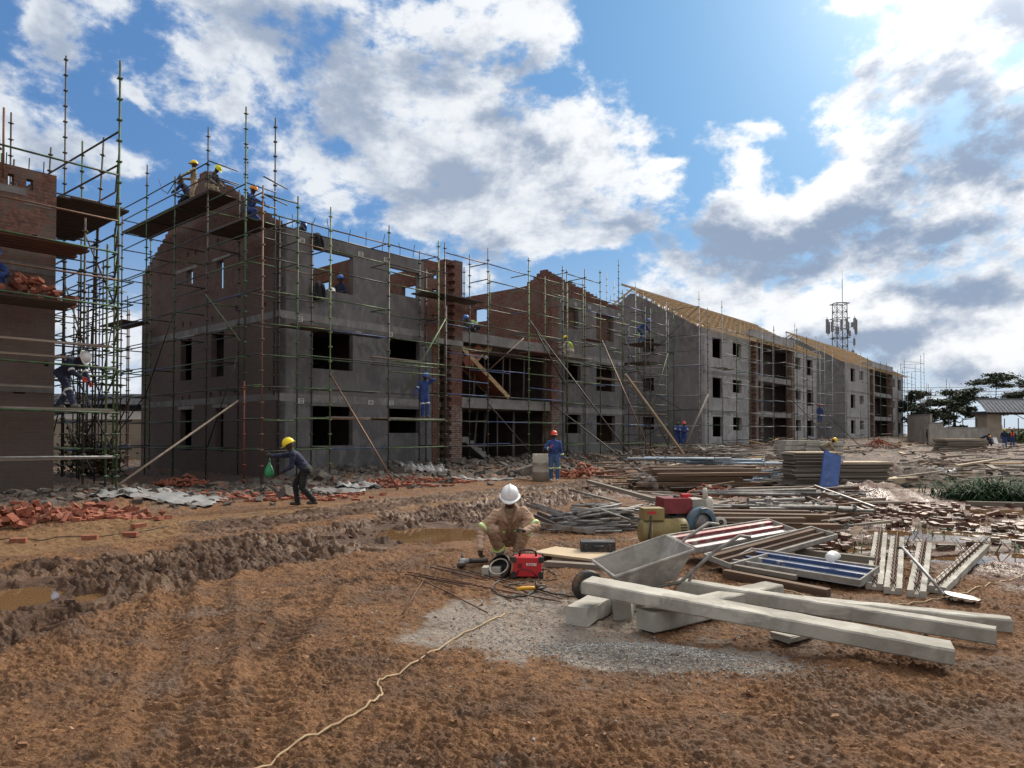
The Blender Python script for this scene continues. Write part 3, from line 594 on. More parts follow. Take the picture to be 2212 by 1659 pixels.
for k, (t, w, z0, z1, l) in enumerate(((9.3, .9, 3.05, 5.75, .1), (10.3, .7, 3.05, 5.75, .2), (11.5, 1.0, 3.05, 5.75, -.15), (12.2, .6, 3.05, 5.75, .1), (13.1, .9, 3.05, 5.75, 0), (13.9, .7, 3.05, 5.75, .1), (10.4, 1.8, .3, 2.86, .3), (10.9, 1.3, .3, 2.86, .32), (11.7, 1.4, .3, 2.86, .3), (12.4, 1.1, .3, 2.86, 0), (13.2, .8, .3, 2.86, .08), (13.9, 1.3, .3, 2.86, 0), (11.2, 2.4, .3, 2.86, -.1), (12.9, 2.5, .3, 2.86, .1))):
    o = MB().path([site(t, w, z0), site(t+l*.45, w, (z0+z1)/2), site(t+l, w, z1)], .042, 7).build('timber_prop', M_GUM, None, True)
    tag(o, 'thin gum pole prop on the upper floor of the open bay' if z0 > 1 else 'thin gum pole prop on the ground floor of the open bay', 'prop', 'gum pole props holding up the slabs of the open bay')

# ------------------------------------------------------------------ the two rendered blocks behind with timber roofs
def rendered_block(t0, z0, bay, L, label, mf, mg):
    r = thing('apartment_building', label, 'building', site(t0, 0, z0), ANG)
    h = flank_openings(0)
    o = bay[1]+.9; s = (L-o)/6.45
    for a, b, zl, zs in ((.65, 2.0, 1.72, 2.72), (.65, 2.0, 4.55, 5.5), (.65, 2.0, 7.3, 8.4), (3.55, 5.45, 1.25, 2.72), (3.55, 5.45, 4.1, 5.6), (3.55, 5.3, 6.98, 8.45)): h.append((o+a*s, o+b*s, zl, zs))
    wall(MB(), 0, bay[0]-.9, -.6, 8.9, h, 0, .23).build('facade_wall', mf, r); wall(MB(), o, L, -.6, 8.9, h, 0, .23).build('facade_wall', mf, r)
    gw = [(4.0, 4.95, 1.75, 2.7), (4.0, 4.95, 4.62, 5.6), (4.0, 4.95, 7.55, 8.5), (7.6, 8.5, 1.6, 2.7), (7.6, 8.5, 4.5, 5.6)]
    for x in (0, L-.23): wall(MB(), .235, DEP, -.6, 12.2, gw, x, x+.23, 'y', lambda w: apex(w)-.15, (.14, .085)).build('gable_wall', mg, r)
    wall(MB(), .24, L-.24, -.6, 8.9, [], DEP-.23, DEP).build('rear_wall', mg, r)
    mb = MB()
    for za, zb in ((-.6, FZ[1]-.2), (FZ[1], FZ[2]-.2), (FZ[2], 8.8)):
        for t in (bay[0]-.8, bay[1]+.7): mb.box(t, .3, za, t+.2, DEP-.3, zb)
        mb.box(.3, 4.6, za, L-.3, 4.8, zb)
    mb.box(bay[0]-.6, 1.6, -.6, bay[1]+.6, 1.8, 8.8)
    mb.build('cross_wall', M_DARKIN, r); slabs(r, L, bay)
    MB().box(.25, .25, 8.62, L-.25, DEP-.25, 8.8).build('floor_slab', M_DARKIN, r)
    for z in (2.84, 5.72): MB().box(bay[0], -.2, z, bay[1], .06, z+.45).box(bay[0]+.01, .06, z+.06, bay[1]-.01, 1.6, z+.2).build('balcony_slab', M_CONC, r)
    MB().box(bay[0]-.55, -.25, 9.05, bay[1]+.6, .9, 9.75).build('parapet_block', mf, r)
    for x in (bay[0]-.5, bay[1]-.05):
        mb = MB(); toothed(mb, x, x+.55, -.5, 8.85, -.28, .3, 'l' if x < bay[0] else 'r'); mb.build('brick_pier', M_BRICKW, r)
    for x in (bay[0]-.9, bay[1]+.6):
        mb = MB(); toothed(mb, x, x+.3, -.5, 8.85, 0, .24, 'r' if x < bay[0] else 'l'); mb.build('brick_pier', M_BRICK, r)
    pieces('ring_beam', M_CONC, r, (0, -.004, 5.72, bay[0]-.9, .1, 5.98), (0, -.004, 2.82, bay[0]-.9, .1, 3.1), (o, -.004, 2.82, L, .1, 3.1), (o, -.004, 5.72, L, .1, 5.98))
    for x in (.8, 3.4, 4.6):
        for z in (2.85, 5.6, 8.6): vent(r, x, -.006, z)
    # shuttering left under the top slab of the bay
    mb = MB()
    for k in range(9): mb.bar((bay[0]-.3+k*.95, -.55, 8.92), (bay[0]-.2+k*.95, 1.5, 8.98), .12, .1)
    mb.bar((bay[0]-.6, -.3, 8.85), (bay[1]+1.4, -.3, 8.85), .05, .2); mb.build('slab_shutter', M_PINE, r)
    # roof: trusses and battens, no tiles
    rf = lambda w: apex(w)+.18
    k = int(L/.95); tm = MB(); mid = DEP/2
    for i in range(k+1):
        x = .12+(L-.24)*i/k
        tm.bar((x, -.45, rf(-.45)), (x, mid, rf(mid)), .045, .13); tm.bar((x, DEP+.45, rf(-.45)), (x, mid, rf(mid)), .045, .13); tm.bar((x, 0, 8.98), (x, DEP, 8.98), .045, .12)
        for q in range(8):
            w0 = .5+q*1.35; w1 = w0+.68
            tm.bar((x, w0, 9.0), (x, w1, rf(w1)-.05), .04, .08); tm.bar((x, w1, rf(w1)-.05), (x, w0+1.35, 9.0), .04, .08)
    tm.build('roof_truss', M_PINE, r)
    bm_ = MB()
    for sgn in (0, 1):
        for q in range(21):
            w = -.4+q*.40
            if w > mid: break
            ww = DEP-w if sgn else w; jx = rnd.uniform(-.25, .1)
            bm_.bar((-.35+jx, ww, rf(w)+.09), (L+.35+rnd.uniform(-.1, .25), ww, rf(w)+.09), .045, .036)
    bm_.bar((-1.4, mid, rf(mid)+.1), (L+.5, mid, rf(mid)+.1), .05, .15)
    bm_.build('roof_battens', M_PINE, r)
    MB().bar((-.1, -.5, rf(-.5)-.02), (bay[0]-.8, -.5, rf(-.5)-.02), .03, .2).build('fascia_board', M_PINE, r)
    return r
bB = rendered_block(32.85, .25, (9.0, 16.8), 24.3, 'grey rendered block with open timber roof battens and a blank gable, second in the row', M_PLASTERB, M_PLASTERG)
bC = rendered_block(67.2, .5, (9.9, 18.6), 26.0, 'farthest rendered block of the row, its batten roof below the mast', M_PLASTERB, M_PLASTERG)
# ------------------------------------------------------------------ brick building cut by the left edge
bL = thing('apartment_building', 'dark brick block at the edge of the site with bricks stacked on its scaffold', 'building', L0, ANG)
lh = [(-.62, -.48, 7.45, 7.72), (-.98, -.86, 7.48, 7.74), (-.82, -.6, 2.62, 2.72), (-.22, -.12, 3.3, 3.42), (-.5, -.4, 6.3, 6.42)]
wall(MB(), -9, 0, -.3, 7.95, lh, 0, .23).build('facade_wall', M_LBRICK, bL)
wall(MB(), .24, DEP, -.3, 7.95, [], -.235, -.005, 'y').build('gable_wall', M_LBRICK, bL)
wall(MB(), -9, -.3, -.3, 7.9, [(-7, -5.5, 6.5, 7.8)], DEP-.25, DEP-.02).build('rear_wall', M_BRICK, bL)
MB().box(-8.9, .3, 2.8, -.3, DEP-.3, 3.0).box(-8.9, .3, 5.65, -.3, DEP-.3, 5.85).build('floor_slab', M_CONC, bL)
pieces('ring_beam', M_PLASTERG, bL, (-9, -.006, 5.5, -.002, .1, 5.72), (-9, -.006, 2.66, -.002, .1, 2.84)); pieces('mortar_patch', M_PLASTERG, bL, (-.65, -.008, 7.1, -.1, .05, 7.2), (-1.9, -.008, 7.3, -.62, .05, 7.46))
for x in (-1.0, -.55, -.25): MB().tube((x, .1, 7.9), (x+.01, .1, 8.25), .012, n=5).build('roof_tie', M_VOID, bL)
# ------------------------------------------------------------------ tube scaffolds with cup joints
def steel(name, paint, worn, wear=(.46, .6), rough=.55, metal=.35):
    return mat(name, paint, [q*.75 for q in paint], 9, rough, metal, c3=worn, s3=7, f3=wear, rand=.15, detail=4)
S_GREEN = steel('green_painted_tube', (.06, .135, .052), (.065, .058, .05))
S_LIME = steel('light_green_tube', (.15, .235, .095), (.10, .105, .075), (.45, .6))
S_DARK = steel('weathered_dark_tube', (.05, .055, .05), (.09, .065, .05))
S_BLUE = steel('blue_painted_tube', (.05, .10, .26), (.10, .12, .15))
S_RED = steel('red_oxide_tube', (.30, .075, .045), (.15, .07, .05))
S_GALV = steel('galvanised_tube', (.40, .41, .41), (.25, .25, .25))
S_RUST = steel('rusty_tube', (.19, .10, .06), (.12, .075, .05))
M_BOARD = mat('grey_scaffold_board', (.30, .25, .20), (.19, .15, .12), 4, .88, c3=(.40, .37, .34), s3=3, stretch=(.3, 3, 3), rand=.15)
M_BOARDD = mat('dark_scaffold_board', (.10, .075, .06), (.06, .045, .038), 4, .9, stretch=(.3, 3, 3), rand=.15)
M_BOARDR = mat('red_shutter_board', (.14, .062, .045), (.09, .042, .032), 4, .85, stretch=(.3, 3, 3))
PAL_A = [S_GREEN]*5+[S_LIME]*3+[S_DARK]*7+[S_BLUE]*1+[S_RUST]
PAL_B = [S_GALV]*5+[S_DARK]*3+[S_GREEN]*2+[S_BLUE]
class Scaf:
    def __init__(s, label, o, pal, group=None):
        s.r = thing('tube_scaffold', label, 'scaffold', o, ANG, group); s.o = Vector(o); s.pal = pal; s.Mi = (Matrix.Translation(s.o) @ Matrix.Rotation(ANG, 4, 'Z')).inverted()
        s.g = random.Random(hash(label) % 1000 if False else len(label)*7+int(s.o.x*10))
    def w(s, p): return s.Mi @ Vector(p)
    def zg(s, x, y):
        p = s.r.location+DV*x+GV*y; return Hz(p.x, p.y)-s.o.z
    def std(s, x, y, z1, m=None, lean=(0, 0), z0=None, cups=.5, r=.026, two=None):
        z0 = s.zg(x, y)-.03 if z0 is None else z0; mb = MB(); f = lambda z: Vector((x+lean[0]*(z-z0), y+lean[1]*(z-z0), z))
        ms = [m or s.g.choice(s.pal), S_RED]; k = 0
        if two: mb.tube(f(z0), f(two), r, n=7, m=1); mb.tube(f(two), f(z1), r, n=7)
        else: mb.tube(f(z0), f(z1), r, n=7)
        z = math.ceil(z0/cups)*cups+.17; a = s.g.uniform(0, 1.5)
        while z < z1-.08:
            p = f(z); T = Matrix.Translation(p) @ Matrix.Rotation(a, 4, 'Z'); mm = 1 if two and z < two else 0
            mb.lathe([(.03, -.035), (.046, -.02), (.046, .015), (.03, .03)], 7, mm, T, ends=False); mb.cbox((0, 0, 0), (.15, .026, .03), mm, T); mb.cbox((0, 0, 0), (.026, .15, .03), mm, T); z += cups
        return mb.build('standard', ms, s.r, True)
    def led(s, p, q, m=None, name='ledger', r=.0235):
        d = (Vector(q)-Vector(p)).normalized()*.03
        j = Vector((0, 0, s.g.uniform(-.015, .015)))
        return MB().tube(Vector(p)+d+j, Vector(q)-d-j*.5, r, n=7).build(name, m or s.g.choice(s.pal), s.r, True)
    def grid(s, xs, ys, tops, lifts, skip=.1, m=None, inner=.6, trans=.75, axis='x', low=0):
        """standards at every crossing of xs and ys, ledgers along axis at each lift, transoms across"""
        for j, b in enumerate(ys):
            for i, a in enumerate(xs):
                t = tops[i] if hasattr(tops, '__len__') else tops
                x, y = (a, b) if axis == 'x' else (b, a)
                if j == 0 or s.g.random() < .85: s.std(x, y, t+(0 if j == 0 else s.g.uniform(-1.2, -.1)), m)
        for k, z in enumerate(lifts):
            for j, b in enumerate(ys):
                for i in range(len(xs)-1):
                    t = min(tops[i], tops[i+1]) if hasattr(tops, '__len__') else tops
                    if z > t-.05: continue
                    if s.g.random() > (1-skip if j == 0 else inner): continue
                    z_ = z+(.06 if j else 0); P = ((xs[i], b, z_), (xs[i+1], b, z_))
                    if axis != 'x': P = [(q[1], q[0], q[2]) for q in P]
                    s.led(P[0], P[1])
            for i, a in enumerate(xs):
                t = tops[i] if hasattr(tops, '__len__') else tops
                if len(ys) > 1 and z < t-.2 and s.g.random() < trans:
                    P = ((a, ys[0], z+.04), (a, ys[1], z+.04))
                    if axis != 'x': P = [(q[1], q[0], q[2]) for q in P]
                    s.led(P[0], P[1], name='transom')
        return s
    def deck(s, x0, y0, x1, y1, z, m=None, along='x', n=None):
        """a boarded working platform: boards side by side as one deck part"""
        mb = MB(); w = .225; span = abs(y1-y0) if along == 'x' else abs(x1-x0); n = n or max(1, int(span/w))
        for k in range(n):
            e = s.g.uniform(-.1, .1); f = s.g.uniform(-.1, .1)
            if along == 'x': a = y0+(y1-y0)*(k+.5)/n; mb.box(x0+e, a-.11, z, x1+f, a+.11, z+.045+s.g.uniform(0, .006))
            else: a = x0+(x1-x0)*(k+.5)/n; mb.box(a-.11, y0+e, z, a+.11, y1+f, z+.045+s.g.uniform(0, .006))
        return mb.build('board_deck', m or M_BOARDD, s.r)
    def brace(s, p, q, m=None, r=.0245): return s.led(p, q, m or S_DARK, 'brace', r)
    def raker(s, P, Q, m=None, r=.03): return MB().tube(s.w(P), s.w(Q), r, n=8).build('raker', m or S_RUST, s.r, True)
LIFT = [1.17, 2.2, 3.2, 4.3, 5.25, 6.3, 7.27, 8.0, 8.73]
GR = 'tube scaffolds standing round the blocks'
# in front of the near flank of the front block
a = Scaf('green tube scaffold before the near rendered flank with its two window columns', site(0, 0), PAL_A, GR)
a.grid([-.22, 1.05, 3.6, 6.1], [-1.45, -.32], [9.55, 9.5, 9.45, 9.4], LIFT, .06)
a.std(3.15, -2.0, 7.3); a.std(6.0, -2.0, 6.7)
for z in (1.17, 2.2, 3.95, 4.35): a.led((3.15, -2.0, z), (6.0, -2.0, z+.02), S_LIME)
for z in (2.2, 4.3): a.led((3.15, -2, z), (3.6, -1.45, z), name='transom'); a.led((6.0, -2, z), (6.1, -1.45, z), name='transom')
a.deck(-.3, -1.35, 1.2, -.4, 5.3, M_BOARDR); a.deck(1.1, -1.4, 3.6, -.8, 5.27, M_BOARDD); a.deck(2.6, -1.95, 4.9, -1.5, 4.42, M_BOARD); a.deck(2.9, -1.95, 6.15, -1.3, 2.24, M_BOARD); a.deck(1.1, -1.4, 3.2, -1.0, 2.24, M_BOARD)
a.deck(5.6, -1.5, 7.9, -.4, 7.3, M_BOARDD)
a.brace((3.9, -1.98, 3.2), (5.95, -2.03, 6.2), S_LIME, .03)
a.raker(site(1.0, -1.5, 3.75), on(860, 1058), S_RUST)
# the open bay
b_ = Scaf('tube scaffold across the open stair bay between the two brick piers', site(0, 0), PAL_A, GR)
b_.grid([6.45, 9.0, 11.75, 14.35], [-1.45, -.34], [9.4, 9.7, 9.8, 9.9], [1.17, 2.2, 3.3, 4.45, 5.2, 6.3, 7.27, 8.3, 9.0], .12, inner=.25)
b_.std(9.9, .9, 9.4, z0=6.3); b_.std(12.3, 1.5, 9.6, z0=6.3); b_.std(10.6, 4.5, 9.5, z0=6.3); b_.std(13.3, 4.5, 9.7, z0=6.3)
b_.deck(9.0, -1.4, 11.6, -.5, 5.22, M_BOARDD); b_.deck(12.2, -1.4, 14.5, -.45, 5.5, M_BOARDR); b_.deck(6.3, -1.4, 8.9, -.45, 7.32, M_BOARDD)
b_.led((6.45, -1.47, 5.0), (9.0, -1.47, 4.95), S_BLUE); b_.led((6.45, -1.47, 3.9), (9.0, -1.47, 3.85), S_BLUE); b_.led((11.75, -1.47, 3.8), (14.35, -1.47, 3.75), S_BLUE)
b_.brace((11.8, -1.5, 6.9), (14.5, -1.5, 4.05), S_DARK, .034); b_.raker(site(9.0, -1.5, 2.95), on(1158, 992), S_DARK); b_.raker(site(11.5, -1.6, 6.95), on(1385, 1015), S_DARK)
b_.raker(site(13.3, -1.6, 3.1), on(1392, 1027), S_DARK)
b_.brace((9.2, -1.3, 4.45), (11.6, -1.3, 6.1), S_RUST)
# far flank
c_ = Scaf('tube scaffold over the far rendered flank beyond the brick pier', site(0, 0), PAL_A, GR)
c_.grid([14.75, 16.3, 17.7, 19.9, 22.3], [-1.4, -.3], [9.8, 10.1, 10.3, 9.6, 9.0], LIFT+[9.6], .1)
c_.deck(17.7, -1.35, 22.3, -.7, 4.62, M_BOARD); c_.deck(16.9, -1.2, 18.6, -.7, 6.6, M_BOARDR); c_.deck(14.6, -1.45, 17.0, -.6, 5.5, M_BOARD)
c_.raker(site(17.7, -1.5, 6.6), on(1420, 1010)); c_.brace((19.9, -1.45, 7.0), (22.3, -1.45, 4.3))
# stair tower in the gap
d_ = Scaf('narrow scaffold tower with close rungs in the gap between front and second block', site(22.7, 0), PAL_A, GR)
d_.grid([.2, 2.3], [-1.4, .6, 2.8], [9.0, 8.6], [1.0, 1.6, 2.2, 2.8, 3.4, 4.0, 4.6, 5.2, 5.8, 6.4, 7.0, 7.6, 8.2], .2, inner=.8, trans=.8)
d_.deck(.2, -1.3, 2.2, .5, 2.85, M_BOARD); d_.deck(.2, -1.3, 2.2, .5, 5.9, M_BOARDD); d_.deck(.2, -1.3, 2.2, .5, 7.05, M_BOARDD)
d_.brace((.2, -1.4, 2.9), (2.3, -1.4, 6.6), S_LIME); d_.brace((2.3, -1.4, 1.0), (.2, -1.4, 3.2))
# brick gable
g_ = Scaf('tall green scaffold round the raw brick gable, with boarded platforms near the ridge', site(0, 0), PAL_A, GR)
GL = [1.14, 2.12, 3.2, 4.2, 5.2, 6.25, 7.3, 8.2, 8.72]
g_.grid([2.25, 4.9, 7.5, 10.05, 12.6], [-1.5, -.33], [11.4, 11.4, 11.4, 11.35, 9.0], GL+[9.5, 10.2, 10.75, 11.25], .05, inner=.35, axis='y')
g_.std(-1.5, 2.25, 12.5, S_DARK, z0=10); g_.std(-1.5, 7.5, 12.5, S_DARK, z0=10.9); g_.std(-1.5, -.4, 12.4, two=3.4); g_.std(-1.35, -.15, 11.4, S_DARK, z0=5); g_.std(-.33, -.2, 12.5, S_DARK, z0=3.0); g_.std(-1.5, -1.5, 9.55); g_.std(-.33, 12.4, 7.4); g_.std(-1.5, 14.2, 7.6)
for z in GL+[9.3, 9.85]:
    g_.led((-1.5, -.4, z), (-1.5, 2.25, z+.02)); g_.led((-1.5, -.4, z+.05), (-.3, -.3, z+.05), name='transom')
    if z < 9.4: g_.led((-1.5, -1.5, z-.02), (-.22, -1.45, z)); g_.led((-1.5, -1.5, z+.03), (-1.5, -.4, z+.03), name='transom')
for z in (10.75, 11.3): g_.led((-1.5, 2.25, z), (-.35, 2.3, z-.02), S_DARK, 'transom')
for z in (9.3, 9.85): g_.led((-1.5, -1.5, z), (-.33, -1.0, z), S_DARK)
for z in (3.0, 4.6, 5.7, 6.8, 7.7): g_.led((-1.5, 10.05, z), (-1.5, 12.6, z), S_DARK); g_.led((-.33, 10.05, z), (-.33, 12.6, z), S_DARK); g_.led((-1.5, 12.6, z), (-1.5, 14.2, z), S_DARK)
g_.deck(-1.52, 2.2, -.36, 10.05, 10.25, M_BOARDD, 'y'); g_.deck(-1.5, -.4, -.36, 2.3, 8.75, M_BOARDD, 'y'); g_.deck(-1.5, 10, -.36, 12.6, 6.5, M_BOARDD, 'y'); g_.deck(-1.5, 12.5, -.36, 13.4, 3.9, M_BOARDD, 'y')
g_.brace((-1.53, 4.9, 6.2), (-1.53, 7.5, 3.1), S_DARK); g_.brace((-1.53, 2.3, 6.6), (-1.53, -.2, 4.7), S_LIME); g_.brace((-1.53, 7.5, 3.2), (-1.53, 11, 1.3), S_DARK); g_.brace((-1.53, 0, 4.2), (-1.53, 2.1, 1.2), S_DARK); g_.brace((-1.53, 11.0, 6.4), (-1.53, 12.6, 3.0), S_DARK)
g_.raker(on(244, 1056), atd(514, 866, 22.6), mat('pale_wooden_pole', (.34, .27, .20), (.24, .19, .14), 6, .8), .032)
# left edge: scaffold of the dark brick block, corner bay only partly in view
l_ = Scaf('very tall bare scaffold at the corner of the dark brick block', L0, PAL_A, GR)
l_.std(.87, -1.5, 10.6, S_GREEN); l_.std(.72, -1.25, 6.2, S_GREEN, z0=.1); l_.std(-1.75, -1.5, 8.9, S_LIME); l_.std(.55, -.25, 7.0, S_DARK, z0=.1)
for y, z, m in ((1.6, 7.4, S_LIME), (3.0, 8.2, S_DARK), (4.3, 10.6, S_GREEN), (5.9, 13.8, S_DARK), (7.6, 10.2, S_DARK)): l_.std(1.87, y, z, m); l_.std(.45, y+.1, z-(.6 if y < 4 else 2.3), S_DARK if y > 2 else S_LIME)
l_.std(1.5, 2.2, 10.2, S_DARK, (.06, .05), z0=4.2); l_.std(1.1, 4.9, 10.4, S_DARK, (.05, .04), z0=7.6)
l_.std(.3, 5.4, 9.9, S_DARK, (.05, .02), z0=7.7); l_.std(-.9, 1.2, 8.9, S_DARK, z0=7.5); l_.std(-.75, 1.6, 8.7, S_GREEN, z0=7.5); l_.std(-.3, 2.2, 8.2, S_DARK, z0=7.5); l_.std(-1.1, -.1, 9.2, S_RUST, z0=7.6, cups=9)
for z, m in ((1.17, S_GALV), (2.2, S_GREEN), (3.25, S_GREEN), (4.72, S_GREEN), (6.0, S_GREEN), (5.35, S_RUST), (6.75, S_RUST), (7.85, S_GREEN)): l_.led((-1.75, -1.52, z), (.87, -1.52, z-.02), m)
for z in (7.3, 8.1, 8.9): l_.led((.87, -1.5, z), (.45, 5.9, z), S_DARK) if z > 8 else None
for z in (1.2, 2.3, 3.2, 4.1, 4.7, 5.3, 6.0, 6.6, 7.2, 7.8, 8.4):
    l_.led((.87, -1.5, z), (1.87, 1.6, z+.02), name='transom')
    for y0, y1 in ((1.6, 3.0), (3.0, 4.3), (4.3, 5.9), (5.9, 7.6)):
        if l_.g.random() < .8: l_.led((1.87, y0, z+.03), (1.87, y1, z+.03))
        if l_.g.random() < .6: l_.led((.45, y0+.1, z), (.45, y1+.1, z), S_DARK)
    for y in (1.6, 3.0, 4.3, 5.9):
        if l_.g.random() < .55: l_.led((.45, y+.1, z+.06), (1.87, y, z+.06), name='transom')
for p, q in (((1.87, 1.6, 1.2), (1.87, 4.3, 3.2)), ((1.87, 4.3, 1.2), (1.87, 1.6, 3.2)), ((1.87, 3.0, 3.2), (1.87, 5.9, 6.6)), ((.45, 1.7, .6), (.45, 4.4, 2.3)), ((1.87, 1.6, 5.3), (1.87, 4.3, 8.0)), ((1.87, 5.9, 2.3), (1.87, 3.0, .5))): l_.brace(p, q)
l_.deck(-1.75, -1.5, .75, -.5, 2.22, M_BOARD); l_.deck(-1.75, -1.5, .9, -1.0, 1.1, M_BOARD); l_.deck(-1.75, -1.5, .72, -1.25, 3.72, M_BOARD, n=1); l_.deck(-1.75, -.9, .2, -.6, 3.45, M_BOARD, n=1); l_.deck(-1.75, -1.5, .1, -.2, 4.64, M_BOARDD); l_.deck(-1.75, -1.5, .3, -.2, 5.95, M_BOARDR); l_.deck(.1, 0.1, 1.7, 4.4, 7.5, M_BOARDD, 'y'); l_.deck(-1.75, -.5, -.1, -.2, 2.75, M_BOARD, n=1)
l_.raker(at(-60, 978, .75), on(178, 1088), S_LIME, .028)
m_ = Scaf('dark close set scaffold deep in the gap behind the corner scaffold', site(-2.9, 5.0), [S_DARK]*5+[S_GREEN]*2+[S_BLUE], GR)
m_.grid([0, 1.5, 3.0, 4.6, 6.3], [-1.3, 0], [8.4, 7.6, 8.9, 7.9, 8.2], [1.1, 2.1, 3.0, 3.9, 4.7, 5.5, 6.3, 7.1], .12, inner=.8, trans=.8, axis='y')
m_.brace((-1.3, 0, 1.1), (-1.3, 3.0, 4.7)); m_.brace((-1.3, 4.6, 1.1), (-1.3, 1.5, 5.5)); m_.brace((0, 3.0, 3.0), (0, 6.3, 6.3)); m_.brace((0, 3.0, .6), (0, .2, 3.0))
# the two rendered blocks
e_ = Scaf('grey tube scaffold along the front of the second block', site(32.85, 0, .25), PAL_B, GR)
e_.grid([-.2, 2.2, 4.6, 7.0, 9.4], [-1.4, -.35], [10.6, 9.6, 9.4, 9.5, 10.0], [1.0, 2.0, 3.0, 4.0, 5.0, 6.0, 7.0, 8.0, 8.7], .08, inner=.3)
e_.deck(-.2, -1.3, 2.2, -.5, 6.05, M_BOARD)
f_ = Scaf('grey tube scaffold before the open bay and far end of the second block', site(42.3, 0, .3), PAL_B, GR)
f_.grid([2.4, 4.9, 7.4, 9.9, 12.3, 14.6], [-1.5, -.4], [9.8, 10.3, 9.9, 10.2, 9.8, 9.4], [1.0, 2.0, 3.1, 4.1, 5.1, 6.2, 7.2, 8.3], .12, inner=.25)
f_.raker(site(45.5, -1.6, 4.6), site(50, -4, .3), S_DARK); f_.raker(site(51, -1.6, 4.6), site(57, -4, .4), S_DARK)
h_ = Scaf('tube scaffold against the blank rendered gable of the second block', site(32.85, 0, .25), PAL_B, GR)
h_.grid([-.3, 2.2, 4.7, 7.2, 9.8], [-1.4, -.35], [11.2, 10.8, 12.6, 13.6, 10.8], [2.0, 3.1, 4.1, 5.2, 6.2, 7.2, 8.3, 9.3, 10.2], .3, inner=.2, axis='y', trans=.5)
h_.std(-1.0, 6.4, 14.6, S_DARK, z0=10.5)
h_.brace((-1.43, -.3, 10.2), (-1.43, 4.7, 6.2)); h_.brace((-1.43, 4.7, 5.2), (-1.43, 1.0, 3.1)); h_.brace((-1.43, 4.7, 1), (-1.43, 1.0, 2.6)); h_.brace((-1.43, 5.8, 7.5), (-1.43, 9.0, 3.3), S_LIME)
i_ = Scaf('thin far scaffold along the front of the farthest block', site(67.2, 0, .5), PAL_B, GR)
i_.grid([-.3, 2.6, 5.2, 8, 10.8, 13.6, 16.4, 19, 21.6, 24.2, 26.4], [-1.4], [9.8, 9.6, 9.4, 9.5, 9.6, 9.4, 9.2, 9.5, 9.4, 9.3, 10.5], [1.2, 2.3, 3.4, 4.5, 5.6, 6.7, 7.8, 8.7], .2)
j_ = Scaf('thin far scaffold on the gable of the farthest block', site(67.2, 0, .5), PAL_B, GR)
j_.grid([-.3, 2.4, 5, 7.6], [-1.4], [11.0, 11.5, 13.5, 12.5], [1.2, 2.3, 3.4, 4.5, 5.6, 6.7, 7.8, 8.9, 10.2], .3, axis='y')
k_ = Scaf('open scaffold tower at the end of the farthest block near the trees', site(93.6, -1.6, .5), PAL_B, GR)
k_.grid([.3, 2.4, 5.2], [-.4, 2.0], [11.8, 12.4, 8.2], [1, 2.3, 3.5, 4.7, 5.9, 7.1, 8.4, 9.6, 10.8], .2, inner=.7)
k_.led((-6, .5, 10.6), (.3, -.4, 10.8)); k_.led((-6, .5, 9.8), (.3, -.4, 9.9))
k2 = Scaf('low free standing scaffold behind the site wall', site(100.5, -3.5, .5), PAL_B, GR)
k2.grid([0, 2.6, 5.2], [-.4, 2.0], [9.0, 8.5, 5.0], [1.2, 2.5, 3.8, 5.2, 6.4], .3, inner=.5)
# ------------------------------------------------------------------ people
def cloth(name, c, c2=None): return mat(name, c, c2 or [q*.62 for q in c], 5, .9, c3=[min(1, q*1.2+.015) for q in c], s3=4, bump=.012, bs=14)
C_TAN = cloth('tan_work_cloth', (.42, .285, .20), (.30, .195, .13)); C_BLUE = cloth('blue_work_cloth', (.035, .075, .26)); C_NAVY = cloth('navy_work_cloth', (.018, .026, .06)); C_BLACK = cloth('black_cloth', (.014, .014, .016)); C_JEAN = cloth('faded_blue_cloth', (.07, .13, .27)); C_KHAKI = cloth('khaki_cloth', (.36, .29, .19)); C_GREY = cloth('grey_cloth', (.16, .15, .15)); C_CREAM = cloth('pale_cloth', (.5, .45, .38)); C_VEST = cloth('lime_vest_cloth', (.45, .62, .08)); C_ORANGE = cloth('orange_vest_cloth', (.75, .16, .03))
SKIN = mat('dark_skin', (.055, .028, .017), (.04, .02, .012), 8, .6); SKIN_L = mat('lip', (.10, .035, .03), None, 8, .6)
B_BLACK = mat('black_rubber', (.02, .02, .022), (.035, .032, .03), 8, .6, c3=(.14, .08, .045), s3=6, f3=(.5, .65)); B_GREY = mat('grey_gumboot', (.15, .14, .13), (.09, .08, .07), 8, .7); B_WHITE = mat('pale_shoe', (.5, .47, .42), (.35, .3, .25), 8, .8)
GLOVE_R = mat('red_glove', (.55, .05, .03), (.42, .035, .025), 8, .8); EYEW = mat('eye_white', (.6, .57, .52), None, 8, .4); EYEB = mat('eye_dark', (.01, .008, .007), None, 8, .3)
def hatmat(name, c): return mat(name, c, [q*.9 for q in c], 4, .38, spec=.5, c3=[q*.75 for q in c], s3=9, f3=(.58, .7))
H_WHITE = hatmat('white_plastic', (.78, .79, .80)); H_YEL = hatmat('yellow_plastic', (.85, .60, .02)); H_YELL = hatmat('bright_yellow_plastic', (.86, .68, .02)); H_LIME = hatmat('lime_yellow_plastic', (.75, .78, .04)); H_BLUE = hatmat('blue_plastic', (.05, .17, .55)); H_RED = hatmat('red_plastic', (.70, .07, .03)); H_ORANGE = hatmat('orange_plastic', (.85, .33, .03))
REF_L = mat('lime_reflective_tape', (.55, .80, .10), None, 8, .5); REF_S = mat('silver_reflective_tape', (.70, .72, .72), (.6, .62, .62), 8, .4)
